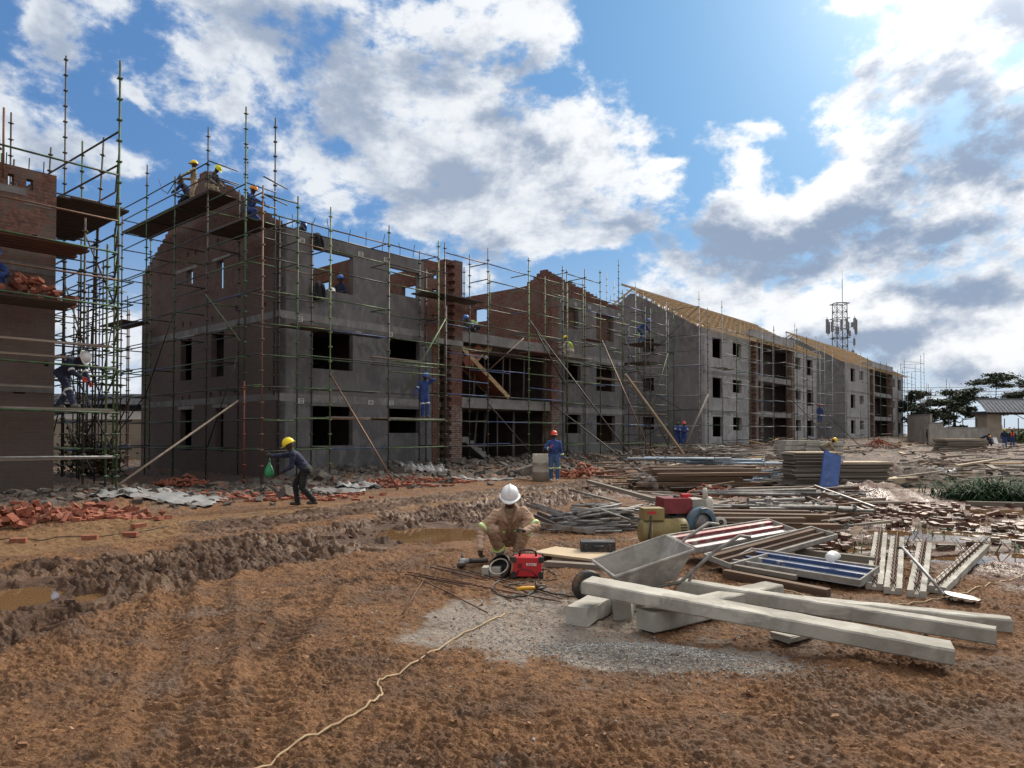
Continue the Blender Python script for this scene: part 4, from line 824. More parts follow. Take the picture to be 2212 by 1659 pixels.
def ik(a, c, l1, l2, pole):
    a, c, pole = Vector(a), Vector(c), Vector(pole); d = c-a; L = min(d.length, (l1+l2)*.998); d.normalize(); c = a+d*L
    x = (l1*l1-l2*l2+L*L)/(2*L); h = math.sqrt(max(l1*l1-x*x, 1e-6)); p = (pole-d*pole.dot(d)).normalized()
    return a+d*x+p*h, c
def ring(axis0, axis1, f, r, w=.03, m=0, mb=None):
    p = axis0.lerp(axis1, f); d = (axis1-axis0).normalized()
    mb = mb or MB()
    mb.tube(p-d*w*.5, p+d*w*.5, r, n=14, m=0); mb.tube(p-d*w*.22, p+d*w*.22, r+.002, n=14, m=1); return mb
def hand(mb, w, d, palm, m, curl=.5, s=1.0, side=1):
    """palm and five separate bent fingers; d points along the hand, palm is the way the palm faces, side tells where the thumb sits"""
    d = d.normalized(); palm = (palm-d*palm.dot(d)).normalized(); sd = d.cross(palm)*side
    lens = (.072, .08, .075, .058); k = w+d*.085*s
    for i, L in enumerate(lens):
        b = k+sd*(.032-.021*i)*s; a = 0; p = [b-d*.02*s, b]; q = b
        for j, fr in enumerate((.45, .32, .23)):
            a += curl*(.55+.25*j)+.06*i; q = q+(d*math.cos(a)+palm*math.sin(a))*L*fr*s; p.append(q)
        mb.path(p, [.0095*s, .0095*s, .0088*s, .008*s, .0062*s], 6, m)
    t0 = w+d*.03*s+sd*.03*s; t1 = t0+(sd*.75+d*.6+palm*.25).normalized()*.038*s; t2 = t1+(d*.9+palm*(.3+.5*curl)).normalized()*.032*s; t3 = t2+(d*.8+palm*(.4+.5*curl)-sd*.15).normalized()*.026*s
    mb.path([t0-sd*.015*s, t1, t2, t3], [.013*s, .011*s, .0098*s, .007*s], 6, m)
def person(label, loc, rz, P, top, legs, boots, hat, gloves=None, det=.016, bands=(), bandm=REF_L, scale=1.0, shirt=None, group=None, vest=None, bulk=1.06, WR=.024):
    """P: pelvis, spine, ankles, wrists ... in metres, the body facing -y; limbs are bent by two-bone joints"""
    V = Vector; pel = V(P['pelvis']); sp = V(P.get('spine', (0, 0, 1))).normalized(); sx = V(P.get('side', (1, 0, 0))).normalized(); shx = V(P.get('shside', P.get('side', (1, 0, 0)))).normalized()
    nb = pel+sp*.50; hd = V(P.get('headdir', sp)).normalized(); head = nb+hd*.168; face = V(P.get('face', (0, -1, 0))); face = (face-hd*face.dot(hd)).normalized()
    hip = [pel-sx*.09, pel+sx*.09]; sh = [nb-sp*.055-shx*.18, nb-sp*.055+shx*.18]
    kn = []; an = []; el = []; wr = []
    kp = P.get('kpole', ((-.15, -1, 0), (.15, -1, 0))); ep = P.get('epole', ((-.6, .7, -.3), (.6, .7, -.3)))
    for i in (0, 1):
        k, a = ik(hip[i], P['ank'][i], .435, .425, kp[i]); kn.append(k); an.append(a)
        e, w = ik(sh[i], P['wr'][i], .285, .255, ep[i]); el.append(e); wr.append(w)
    segs = []      # (p0, p1, r0, r1, material)
    fwd = sx.cross(sp)*-1
    if fwd.dot(face) < -.2: fwd = -fwd
    for s_ in (-1, 1):
        segs += [(pel+sx*.055*s_, nb-sp*.2+shx*.07*s_, .108, .112, 0), (nb-sp*.2+shx*.07*s_, nb-sp*.07+shx*.09*s_, .112, .085, 0)]
    segs += [(sh[0], sh[1], .066, .066, 0), (nb-sp*.05, nb+hd*.03, .075, .062, 0 if not shirt else 5), (hip[0]-sp*.02, hip[1]-sp*.02, .112, .112, 1)]
    for i in (0, 1):
        segs += [(hip[i], kn[i], .098, .072, 1), (kn[i], an[i]+(kn[i]-an[i]).normalized()*.03, .072, .062, 1), (sh[i], el[i], .066, .053, 0), (el[i], wr[i], .053, .040, 0)]
        if P.get('gum'): segs.append((an[i]+(kn[i]-an[i])*.62, an[i], .07, .056, 3))
        td = V(P['toe'][i]) if 'toe' in P else V((face.x, face.y, 0)); td = td.normalized()
        segs += [(an[i]-V((0, 0, .035))-td*.03, an[i]-V((0, 0, .042))+td*.15, .045, .04, 3)]
        hdv = V(P['hand'][i]) if 'hand' in P else (wr[i]-el[i]); hdv = hdv.normalized(); pd = V(P['palm'][i]) if 'palm' in P else -sx*(-1 if i == 0 else 1)
        pd = (pd-hdv*pd.dot(hdv)).normalized(); pw = hdv.cross(pd)
        for q in (-.02, 0, .02): segs.append((wr[i]+hdv*.0+pw*q*.7, wr[i]+hdv*.075+pw*q*1.1, .02, .0165, 4))
    jaw = head-hd*.06+face*.035
    segs += [(nb, head-hd*.04, .056, .056, 2), (head-hd*.01, head+hd*.025-face*.015, .084, .09, 2), (jaw, head+face*.01, .052, .07, 2), (head+face*.088-hd*.012, head+face*.082+hd*.03, .016, .009, 2)]
    ear = hd.cross(face)
    for s_ in (-1, 1): segs.append((head+ear*.083*s_-hd*.03, head+ear*.086*s_+hd*.012, .014, .018, 2))
    segs = [(a, b, r0*(bulk if m_ in (0, 1) else 1), r1*(bulk if m_ in (0, 1) else 1), m_) for a, b, r0, r1, m_ in segs]
    mb = MB()
    for a, b, r0, r1, m_ in segs:
        mb.tube(a, b, r0, r1, n=12, caps=True); mb.ball(a, r0, nu=12, nv=8); mb.ball(b, r1, nu=12, nv=8)
    me = mb.mesh('tmp', SKIN, uv=False); o = bpy.data.objects.new('tmp', me); COL.objects.link(o)
    rm = o.modifiers.new('r', 'REMESH'); rm.mode = 'VOXEL'; rm.voxel_size = det; rm.use_smooth_shade = True
    sm = o.modifiers.new('s', 'SMOOTH'); sm.iterations = 2; sm.factor = .5
    dg = bpy.context.evaluated_depsgraph_get(); ev = o.evaluated_get(dg); em = ev.to_mesh()
    n = len(em.vertices); co_ = np.empty(n*3); em.vertices.foreach_get('co', co_); co_ = co_.reshape(-1, 3); no_ = np.empty(n*3); em.vertices.foreach_get('normal', no_); no_ = no_.reshape(-1, 3)
    fc = [tuple(p.vertices) for p in em.polygons]; ev.to_mesh_clear(); bpy.data.objects.remove(o)
    # which garment each face belongs to
    cen = np.array([co_[list(f)].mean(0) for f in fc]); best = np.full(len(fc), 1e9); mi = np.zeros(len(fc), dtype=int)
    vb = np.full(n, 1e9); vm = np.zeros(n, dtype=int)
    for a, b, r0, r1, m_ in segs:
        a, b = np.array(a), np.array(b); d = b-a; L = max(d@d, 1e-9)
        for arr, bb, mm in ((cen, best, mi), (co_, vb, vm)):
            t = np.clip(((arr-a)@d)/L, 0, 1); q = np.linalg.norm(arr-a-t[:, None]*d, axis=1)-(r0+(r1-r0)*t); k = q < bb; bb[k] = q[k]; mm[k] = m_
    isc = np.isin(vm, (0, 1, 5)); X0, Y0, Z0 = co_.T; wv = (.35-np.abs(perlin(X0*9+Y0*6+2*perlin(X0*5, Z0*5, 9), Z0*15+4*X0, 3))*1.3-.6*np.abs(perlin(X0*19-Y0*15, Z0*27+6*Y0, 4)))*WR+.007*perlin(X0*30, Z0*34+Y0*20, 6)
    co_ = co_+no_*(wv*isc)[:, None]
    out = MB(); out.v = [tuple(p) for p in co_]; out.f = fc; out.m = [int(q) for q in mi]
    for i in (0, 1):
        hdv = (V(P['hand'][i]) if 'hand' in P else (wr[i]-el[i])).normalized(); pd = V(P['palm'][i]) if 'palm' in P else -sx*(-1 if i == 0 else 1)
        hand(out, wr[i], hdv, pd, 4, P.get('curl', (.45, .45))[i], 1.0, 1 if i == 0 else -1)
    for s_ in (-1, 1):
        e = head+face*.074+ear*.034*s_+hd*.026; out.ball(e, .0125, 6, 8, 6); out.ball(e+face*.008, .0075, 7, 6, 5)
    out.path([head+face*.078-hd*.045+ear*.024, head+face*.088-hd*.047, head+face*.078-hd*.045-ear*.024], .007, 5, 8)
    root = thing('person', label, 'person', loc, rz, group); root.scale = (scale,)*3
    if vest is not None: pass
    body = out.build('body', [top, legs, SKIN, boots, gloves or SKIN, shirt or top, EYEW, EYEB, SKIN_L], root, True, uv=False)
    if hat:
        T = Matrix(((ear.x, -face.x, hd.x, 0), (ear.y, -face.y, hd.y, 0), (ear.z, -face.z, hd.z, 0), (0, 0, 0, 1))); T.translation = head+hd*.052-face*.002
        h = MB(); pr = [(.128, 0), (.127, .025), (.120, .06), (.102, .098), (.072, .124), (.036, .137), (.008, .141)]
        h.lathe(pr, 22, 0, T, .93, 1.12, True)
        vs = []; nn = 22
        for rr_, zz in ((.118, .004), (.15, -.006), (.15, -.012), (.118, -.004)):
            for j in range(nn):
                a_ = 2*math.pi*j/nn; fr = max(0, -math.sin(a_))**3*.045 if rr_ > .12 else 0
                vs.append(T @ V((rr_*.93*math.cos(a_), rr_*1.12*math.sin(a_)-fr, zz-fr*.25)))
        h.add(vs, [(i*nn+j, ((i+1) % 4)*nn+j, ((i+1) % 4)*nn+(j+1) % nn, i*nn+(j+1) % nn) for i in range(4) for j in range(nn)])
        h.path([T @ V((0, -.125, .055)), T @ V((0, -.07, .128)), T @ V((0, 0, .147)), T @ V((0, .07, .128)), T @ V((0, .125, .055))], .014, 6)
        h.build('hard_hat', hat, root, True, uv=False)
    J = {'thigh': [(hip[i], kn[i], .098, .072) for i in (0, 1)], 'shin': [(kn[i], an[i], .074, .064) for i in (0, 1)], 'arm': [(sh[i], el[i], .066, .053) for i in (0, 1)], 'fore': [(el[i], wr[i], .054, .041) for i in (0, 1)]}
    for part, i, f in bands:
        a, b, r0, r1 = J[part][i]; ring(a, b, f, (r0+(r1-r0)*f)*bulk+.010, .05).build('reflective_band', [bandm, REF_S], root, True, uv=False)
    root['J'] = 0; del root['J']
    info = dict(head=head, wr=wr, nb=nb, pel=pel, sp=sp, shx=shx, fwd=fwd, root=root)
    if vest is not None:
        v_ = MB()
        for s_ in (-1, 1):
            v_.path([nb+shx*.1*s_+fwd*.06, nb-sp*.2+shx*.1*s_+fwd*.135, nb-sp*.42+shx*.08*s_+fwd*.125], [.035, .04, .04], 8); v_.path([nb+shx*.1*s_-fwd*.05, nb-sp*.2+shx*.09*s_-fwd*.115, nb-sp*.42+shx*.08*s_-fwd*.115], [.05, .06, .06], 8)
        v_.build('safety_vest', vest, root, True, uv=False)
    return info
def onplane(vx, vy, off=0.0, o=None):
    o = o or A0; r = ray(vx, vy); k = (o.dot(GV)-off)/(r.x*GV.x+r.y*GV.y); return Vector((r.x*k, r.y*k, EYE+r.z*k))
def ongable(vx, vy, off=0.0, o=None):
    o = o or A0; r = ray(vx, vy); k = (o.dot(DV)-off)/(r.x*DV.x+r.y*DV.y); return Vector((r.x*k, r.y*k, EYE+r.z*k))
STAND = dict(pelvis=(0, 0, .93), ank=((-.11, 0, .09), (.11, .02, .09)), wr=((-.27, -.06, .88), (.27, -.06, .88)))
BEND = dict(pelvis=(0, .12, .86), spine=(0, -.85, .45), headdir=(0, -.8, .55), face=(0, -.7, -.7), ank=((-.16, -.1, .09), (.16, .16, .09)), wr=((-.2, -.55, .62), (.2, -.5, .6)))
SQUAT = dict(pelvis=(0, .12, .34), spine=(0, -.42, .9), headdir=(0, -.55, .85), face=(0, -.9, -.3), ank=((-.13, -.04, .09), (.13, -.06, .09)), wr=((-.2, -.42, .45), (.2, -.42, .45)))
def P_(base, **k): d = dict(base); d.update(k); return d

# kneeling welder in tan overalls
WELD = on(1096, 1207)
wd = person('kneeling person in tan overalls and white hard hat, reaching down to a grinder', WELD, R(4),
       dict(pelvis=(.02, .14, .28), spine=(.0, -.64, .77), shside=(1, .05, .10), headdir=(-.02, -.36, .93), face=(-.12, -.95, -.32), ank=((-.10, .0, .09), (.13, -.04, .09)), kpole=((-.35, -1, .25), (.35, -1, .4)),
            wr=((-.37, -.40, .22), (.19, -.50, .43)), epole=((-.8, .3, .4), (.9, .1, -.3)), hand=((-.02, -.2, -1), (-.35, -.5, .35)), palm=((.6, -.6, .1), (-.5, -.3, -.7)), curl=(.75, 1.15)),
       C_TAN, C_TAN, B_BLACK, H_WHITE, None, .0088, [('arm', 0, .88), ('arm', 1, .9), ('shin', 1, .12), ('shin', 0, .8)], shirt=C_KHAKI, bulk=1.18, WR=.019)
T_ = wd['root']; nb_, sp2, sx2, fw = wd['nb'], wd['sp'], wd['shx'], wd['fwd']
for s_ in (-1, 1):
    MB().path([nb_+sx2*.02*s_+fw*.13-sp2*.14, nb_+sx2*.075*s_+fw*.10-sp2*.04, nb_+sx2*.085*s_+fw*.0+sp2*.035, nb_+sx2*.05*s_-fw*.085+sp2*.05], [.016, .03, .032, .03], 8).build('collar', C_TAN, T_, True, uv=False)
    c_ = nb_-sp2*.24+sx2*.11*s_+fw*.150; MB().bar(c_-sx2*.05, c_+sx2*.05, .012, .035, 0, sp2).bar(c_-sx2*.055-fw*.002, c_+sx2*.055-fw*.002, .018, .016, 1, sp2).build('reflective_band', [REF_L, REF_S], T_, uv=False)
    MB().bar(c_-sx2*.06-sp2*.085, c_+sx2*.06-sp2*.085, .016, .11, 0, sp2).build('pocket', C_TAN, T_, uv=False)
MB().path([nb_-sp2*.12+fw*.135, nb_-sp2*.25+fw*.158, nb_-sp2*.42+fw*.150], .007, 5).build('zip', C_KHAKI, T_, True, uv=False)
# standing man in blue overalls
person('person standing in blue overalls and red hard hat with lime bands at the knees', on(1197, 1040), R(-3),
       P_(STAND, ank=((-.10, .02, .09), (.12, -.02, .09)), headdir=(-.03, .06, 1), face=(-.1, -1, .15), wr=((-.12, -.27, 1.16), (.30, -.05, .83)), epole=((-1, .4, -.5), (.6, .8, 0)), hand=((.2, -.2, 1), (0, -.1, -1)), palm=((.9, .3, 0), (-1, 0, 0)), curl=(.8, .5)),
       C_BLUE, C_JEAN, B_WHITE, H_RED, GLOVE_R, .013, [('shin', 0, .05), ('shin', 1, .05), ('fore', 1, .62), ('fore', 0, .6)], bulk=1.14)
# man walking bent with a green bag
WALK = on(655, 1093)
wk = person('person in navy top and yellow hard hat, leaning forward and holding a green bag', WALK, R(-84),
       dict(pelvis=(0, .06, .86), spine=(0, -.62, .80), headdir=(0, -.45, .9), face=(0, -1, -.12), ank=((-.1, -.14, .09), (.1, .28, .12)), kpole=((0, -1, 0), (0, -1, .1)), wr=((-.12, -.86, 1.16), (.14, -.42, .82)), epole=((-.3, .6, -.9), (.5, .6, -.7)), gum=1, curl=(1.0, .6)),
       C_NAVY, C_BLACK, B_BLACK, H_YELL, None, .013)
wp_ = Matrix.Translation(WALK) @ Matrix.Rotation(R(-84), 4, 'Z') @ (wk['wr'][0]+Vector((0, -.06, -.56)))
sb = thing('carrier_bag', 'green plastic carrier bag swinging from the hand of the stooping person', 'bag', wp_, 0)
MB().lathe([(.02, 0), (.10, .02), (.13, .1), (.12, .2), (.075, .3), (.035, .37), (.02, .42)], 14, 0, Matrix.Translation((0, 0, .06)) @ Matrix.Diagonal((.85, .85, .85, 1)), 1, .6).path([(0, 0, .36), (.02, 0, .46), (.0, 0, .5)], .012, 6).build('bag_body', mat('green_plastic', (.02, .26, .10), (.012, .17, .07), 6, .45, bump=.02, bs=9), sb, True)
# bending man on the left scaffold
p = onplane(146, 886, .85, L0)
person('person in dark navy overalls, white hard hat and red gloves, bending on the corner scaffold', (p.x, p.y, 2.27), R(78),
       dict(pelvis=(0, .14, .84), spine=(0, -.80, .60), headdir=(0, -.95, .25), face=(0, -.8, -.6), ank=((-.12, -.28, .09), (.14, .40, .09)), kpole=((0, -1, 0), (0, -1, .2)), wr=((-.15, -.52, .70), (.15, -.44, .62)), hand=((.1, -.6, -.5), (0, -.5, -.7)), gum=1), C_NAVY, C_NAVY, B_GREY, H_WHITE, GLOVE_R, .014, [('arm', 0, .85), ('arm', 1, .85), ('shin', 0, .12), ('shin', 1, .12)], REF_S)
p = onplane(-24, 600, .8, L0)
person('person in a blue hard hat crouching on the brick laden platform at the picture edge', (p.x, p.y, 4.70), R(60), SQUAT, C_BLUE, C_BLUE, B_BLACK, H_BLUE, None, .02)
# on the rendered front
p = onplane(916, 902, 1.6)
person('person in blue overalls and blue hard hat, hand to brow, on a low scaffold board', (p.x, p.y, 2.29), R(28),
       P_(STAND, spine=(.05, .05, 1), ank=((-.05, .05, .09), (.10, -.06, .09)), headdir=(.1, -.25, 1), face=(.3, -1, -.25), wr=((-.42, -.1, .88), (.14, -.24, 1.50)), epole=((-.3, .8, -.2), (1, -.2, .3)), hand=((-.4, -.2, -.5), (-.4, 0, .8)), gum=1), C_BLUE, C_BLUE, B_GREY, H_BLUE, None, .016, [('thigh', 0, .86), ('thigh', 1, .86), ('arm', 0, .8)], REF_S)
# gable platforms
p = ongable(419, 418, .95)
person('person in khaki overalls and yellow hard hat standing highest on the gable platform', (p.x, p.y, 10.30), R(-65), P_(STAND, wr=((-.22, -.36, 1.1), (.22, -.45, 1.02)), face=(.2, -1, -.2)), C_KHAKI, C_KHAKI, B_BLACK, H_YEL, None, .018, [('arm', 0, .85), ('arm', 1, .85), ('shin', 0, .75), ('shin', 1, .75)])
p = ongable(403, 424, .8)
person('person in navy overalls and white hard hat stooping beside the khaki clad worker', (p.x, p.y, 10.30), R(-100), P_(BEND, spine=(0, -.45, .9), pelvis=(0, .1, .68), ank=((-.1, -.1, .09), (.1, .1, .09)), headdir=(0, -.6, .8), wr=((-.2, -.4, .75), (.2, -.45, .8))), C_NAVY, C_NAVY, B_BLACK, H_WHITE, None, .018)
p = ongable(458, 408, .75)
person('person with lime yellow hard hat and grey top stooping high on the gable platform', (p.x, p.y, 10.30), R(75), P_(BEND, spine=(0, -.4, .9), pelvis=(0, .1, .62), ank=((-.1, -.1, .09), (.1, .1, .09)), headdir=(0, -.7, .7), wr=((-.2, -.3, .6), (.2, -.35, .6))), C_GREY, C_KHAKI, B_BLACK, H_LIME, None, .018, vest=C_NAVY)
p = ongable(538, 466, .9)
person('person in blue overalls and orange yellow hard hat working on the lower gable platform', (p.x, p.y, 8.80), R(80), P_(BEND, spine=(0, -.3, .95), pelvis=(0, .05, .55), ank=((-.12, -.1, .09), (.12, .14, .09)), kpole=((-.3, -1, 0), (.3, -1, 0)), headdir=(0, -.3, .95), face=(0, -1, -.2), wr=((-.2, -.55, .72), (.2, -.55, .7))), C_BLUE, C_BLUE, B_BLACK, H_ORANGE, None, .018, vest=C_JEAN)
q = site(1.0, .75, 8.02)
person('person in blue hard hat leaning over the top of the rendered wall beside the gable', q, ANG+R(100), P_(BEND, pelvis=(0, .1, .88), spine=(0, -.6, .6), wr=((-.2, -.6, .8), (.2, -.6, .85))), C_NAVY, C_NAVY, B_BLACK, H_BLUE, None, .018)
q = site(2.78, .42, 5.95)
person('person in dark clothes and blue hard hat standing inside the top floor window', q, ANG-R(70), P_(STAND, wr=((-.2, -.3, 1.1), (.2, -.3, 1.05)), face=(-.6, -.8, -.2)), C_NAVY, C_NAVY, B_BLACK, H_BLUE, None, .018, [('arm', 0, .5)], REF_S)
p = onplane(1229, 772, 1.0)
person('person with lime vest and yellow hard hat crouching beside the far brick pier', (p.x, p.y, 5.55), R(-120), SQUAT, C_CREAM, C_CREAM, B_BLACK, H_YEL, None, .022, vest=C_VEST)
q = site(10.1, .4, 6.25)
person('person with lime vest stooping on the slab above the open stair bay', q, R(-60), P_(SQUAT, spine=(0, -.9, .4)), C_JEAN, C_NAVY, B_BLACK, H_BLUE, None, .024, vest=C_VEST)
q = site(23.4, -.5, 7.1)
person('person in blue stooping high on the narrow scaffold tower in the gap between blocks', q, R(80), P_(BEND, spine=(0, -.7, .6)), C_BLUE, C_JEAN, B_BLACK, H_BLUE, None, .024)
for k, (vx, d, rz, hat, lab) in enumerate(((1464, 45.6, 20, None, 'bareheaded person in blue overalls before the blank gable, arms folded'), (1478, 45.2, -35, H_RED, 'person in blue overalls and red hard hat facing a bareheaded workmate before the blank gable'))):
    p = atd(vx, 970, d); person(lab, sit(p.x, p.y), R(rz), P_(STAND, wr=((-.05, -.24, 1.15), (.08, -.26, 1.12)), epole=((-1, .2, -.4), (1, .2, -.4))), C_BLUE, C_BLUE, B_BLACK, hat, None, .024, [('arm', 0, .6), ('arm', 1, .6)], REF_S)
p = atd(1771, 915, 66); person('person in blue overalls and red hard hat high on the farthest gable scaffold', (p.x, p.y, 2.75), R(150), STAND, C_BLUE, C_BLUE, B_BLACK, H_RED, None, .03)
MB().box(-.9, -.3, 0, .9, .3, .05).build('board_deck', M_BOARD, j_.r, M=j_.Mi @ Matrix.Translation((p.x, p.y, 2.69)) @ Matrix.Rotation(R(30), 4, 'Z'))
p = atd(1781, 960, 38); person('person in a yellow hard hat stooping behind the stacked concrete blocks', sit(p.x, p.y), R(70), P_(BEND), C_KHAKI, C_GREY, B_BLACK, H_YEL, None, .024)
p = atd(2003, 955, 78); person('lone dark clothed person walking beside the far site wall', sit(p.x, p.y), R(60), STAND, C_BLACK, C_NAVY, B_BLACK, None, None, .03)
p = atd(2124, 955, 62); person('person in navy stooping over the far stack of sheets', sit(p.x, p.y, .1), R(60), BEND, C_NAVY, C_NAVY, B_BLACK, None, None, .03)
p = atd(2139, 955, 63); person('person in an orange hard hat crouching at the far stack of sheets', sit(p.x, p.y, .15), R(-60), SQUAT, C_GREY, C_NAVY, B_BLACK, H_ORANGE, None, .03)
p = atd(2170, 955, 66); person('person in navy overalls and yellow hard hat near the white chair', sit(p.x, p.y), R(-40), STAND, C_NAVY, C_BLUE, B_BLACK, H_YEL, None, .03)
p = atd(2187, 955, 67); person('person in orange vest and red hard hat near the white chair', sit(p.x, p.y), R(150), STAND, C_NAVY, C_BLUE, B_BLACK, H_RED, None, .03, vest=C_ORANGE)
# ------------------------------------------------------------------ things lying about in front
M_PRE = plastermat('precast_concrete', (.40, .385, .34), (.27, .255, .22), (.45, .435, .39), 2.2)
M_CEMENT = mat('cement_crusted_steel', (.33, .312, .285), (.22, .205, .185), 6, .9, c3=(.40, .385, .355), s3=5, bump=.03, bs=9)
M_STEEL = mat('dull_steel', (.30, .30, .30), (.20, .19, .185), 8, .5, .6, c3=(.16, .10, .07), s3=5); M_REBAR = mat('rusty_rebar', (.14, .07, .045), (.085, .045, .03), 14, .7, .3)
M_BLK = mat('black_plastic', (.016, .017, .019), (.03, .03, .03), 9, .5, c3=(.12, .075, .045), s3=6, f3=(.55, .7)); M_CABLE = mat('black_cable', (.018, .017, .017), None, 8, .55)
M_RED = mat('red_painted_case', (.55, .025, .035), (.46, .02, .03), 5, .42, c3=(.36, .08, .055), s3=5, f3=(.56, .7)); M_WTXT = mat('white_print', (.8, .8, .8), None, 5, .6)
M_YEL = mat('yellow_ochre_paint', (.29, .23, .09), (.20, .155, .06), 5, .55, c3=(.22, .15, .06), s3=5, f3=(.5, .7)); M_PIPE = mat('galvanised_pipe', (.27, .265, .255), (.17, .165, .155), 7, .6, .3, c3=(.13, .10, .08), s3=4, rand=.22)
M_OLD = mat('brown_old_timber', (.14, .085, .052), (.085, .05, .033), 3, .9, c3=(.20, .15, .11), s3=2.5, stretch=(.3, 4, 4), rand=.25); M_GREYT = mat('grey_weathered_timber', (.235, .205, .168), (.15, .128, .105), 3, .9, stretch=(.3, 4, 4), rand=.22)
M_PLY = mat('pale_plywood', (.46, .37, .25), (.36, .27, .17), 2, .85, c3=(.5, .46, .40), s3=4, rand=.1); M_BRK = mat('loose_red_brick', (.27, .088, .05), (.19, .062, .038), 9, .9, c3=(.30, .17, .12), s3=9, f3=(.55, .7), bump=.006, bs=25, rand=.35)
M_TARP = mat('black_sheeting', (.022, .024, .028), (.035, .037, .04), 5, .32, spec=.6); M_SHEET = mat('grey_plastic_sheet', (.28, .29, .30), (.16, .165, .17), 3, .5, c3=(.17, .13, .10), s3=2.4)
GCON = 'precast concrete posts heaped on the trodden ground'
def post(p0, p1, w, h, label, cat='concrete post', name='concrete_post', seed=1, chip=.0028, grp=GCON, m=None):
    """rough cast bar between two points of its underside"""
    L = (p1-p0).length; n = max(4, int(L/.09)); g = random.Random(seed); mb = MB(); vs = []
    for i in range(n+1):
        x = L*i/n; c = .012
        ringp = [(-w/2, c), (-w/2+c, 0), (w/2-c, 0), (w/2, c), (w/2, h-c), (w/2-c, h), (-w/2+c, h), (-w/2, h-c)]
        for y, z in ringp: vs.append((x+(g.uniform(-.008, .008) if i in (0, n) else 0), y+g.uniform(-chip, chip), z+g.uniform(-chip, chip)))
    fs = [(i*8+j, i*8+(j+1) % 8, i*8+8+(j+1) % 8, i*8+8+j) for i in range(n) for j in range(8)]+[tuple(range(7, -1, -1)), tuple(n*8+j for j in range(8))]
    mb.add(vs, [f[::-1] for f in fs]); o = mb.build(name, m or M_PRE, None, False, axes(p0, p1)); return tag(o, label, cat, grp)
A_ = lambda x, y, z=0: at(x, y, z)
back = Vector((.25, .97, 0))
post(A_(1262, 1284, .27)+back*.13, A_(2068, 1440, .03)+back*.13, .27, .115, 'longest concrete post, its near end toward the wheelbarrow and propped on blocks', seed=2)
post(A_(1466, 1281, .10)+back*.07, A_(2160, 1396, .02)+back*.07, .15, .125, 'narrow concrete post lying just behind the longest post', seed=3)
post(A_(1700, 1318, .03)+back*.08, A_(2192, 1371, .0)+back*.08, .16, .12, 'rearmost concrete post, ending farthest toward the track at the margin', seed=4)
post(A_(1372, 1366, .0)+Vector((.1, .05, 0)), A_(1672, 1296, .02), .22, .17, 'short thick concrete post crossing under the longest one', seed=5)
post(A_(1690, 1388, .0)+Vector((0, .05, 0)), A_(1760, 1366, .0), .2, .05, 'stub of concrete slab half hidden under the longest post', seed=15)
post(A_(1247, 1356, 0)+Vector((0, .07, 0)), A_(1297, 1322, 0), .22, .155, 'broken concrete block lying nearest the grey gravel', 'concrete block', 'concrete_block', 6, .010)
post(A_(1323, 1340, 0)+Vector((.09, .02, 0)), A_(1333, 1314, 0)+Vector((.09, 0, 0)), .17, .165, 'upright square concrete block under the longest post', 'concrete block', 'concrete_block', 7, .008)
post(A_(1313, 1322, 0), A_(1330, 1310, 0), .14, .12, 'small concrete lump between the two support blocks', 'concrete block', 'concrete_block', 8, .01)
# wheelbarrow
def wheelbarrow(label, p, rz, roll=0, pitch=0, grp='wheelbarrows'):
    r = thing('wheelbarrow', label, 'wheelbarrow', p, 0, grp); r.rotation_euler = (roll, pitch, rz)
    T = [(.16, -.30, .33), (.98, -.31, .56), (.98, .31, .56), (.16, .30, .33)]; Bq = [(.38, -.2, .13), (.84, -.21, .24), (.84, .21, .24), (.38, .2, .13)]
    mb = MB(); Ti = [(x+(.018 if i in (0, 3) else -.018), y*.945, z) for i, (x, y, z) in enumerate(T)]; Bi = [(x, y*.95, z+.012) for x, y, z in Bq]
    mb.add(T+Bq+Ti+Bi, [(0, 4, 5, 1), (1, 5, 6, 2), (2, 6, 7, 3), (3, 7, 4, 0), (7, 6, 5, 4), (8, 9, 13, 12), (9, 10, 14, 13), (10, 11, 15, 14), (11, 8, 12, 15), (12, 13, 14, 15), (0, 1, 9, 8), (1, 2, 10, 9), (2, 3, 11, 10), (3, 0, 8, 11)])
    for i in range(4): mb.tube(Vector(T[i]), Vector(T[(i+1) % 4]), .016, n=7)
    for k in range(26): mb.rock((q_ := rnd.uniform(.42, .8), rnd.uniform(-.17, .17), .13+(q_-.38)*.24+.015), (.09, .07, .02))
    mb.build('tray', M_CEMENT, r)
    for s_ in (-1, 1):
        MB().path([(0, .06*s_, .16), (.36, .12*s_, .115), (.88, .24*s_, .22), (1.2, .29*s_, .52), (1.48, .30*s_, .68), (1.6, .30*s_, .66)], .018, 8).build('handle', M_PIPE, r, True)
        MB().path([(.62, .2*s_, .17), (.78, .24*s_, .0), (.86, .24*s_, .0), (1.0, .26*s_, .3)], .015, 7).build('leg', M_PIPE, r, True)
    w = MB().lathe([(.10, -.04), (.145, -.04), (.16, -.02), (.16, .02), (.145, .04), (.10, .04)], 22, 0, Matrix.Translation((0, 0, .16)) @ Matrix.Rotation(R(90), 4, 'X'), ends=False).build('wheel', B_BLACK, r, True)
    MB().lathe([(.02, -.05), (.10, -.03), (.10, .03), (.02, .05)], 16, 0, Matrix.Translation((0, 0, .16)) @ Matrix.Rotation(R(90), 4, 'X')).build('rim', M_CEMENT, w, True)
    return r
p = on(1268, 1300); wheelbarrow('cement crusted wheelbarrow standing nose down at the end of the longest post', p, R(14), R(5), 0)
p = on(1106, 1034); wheelbarrow('wheelbarrow standing beside the big drum by the open bay', p, R(8))
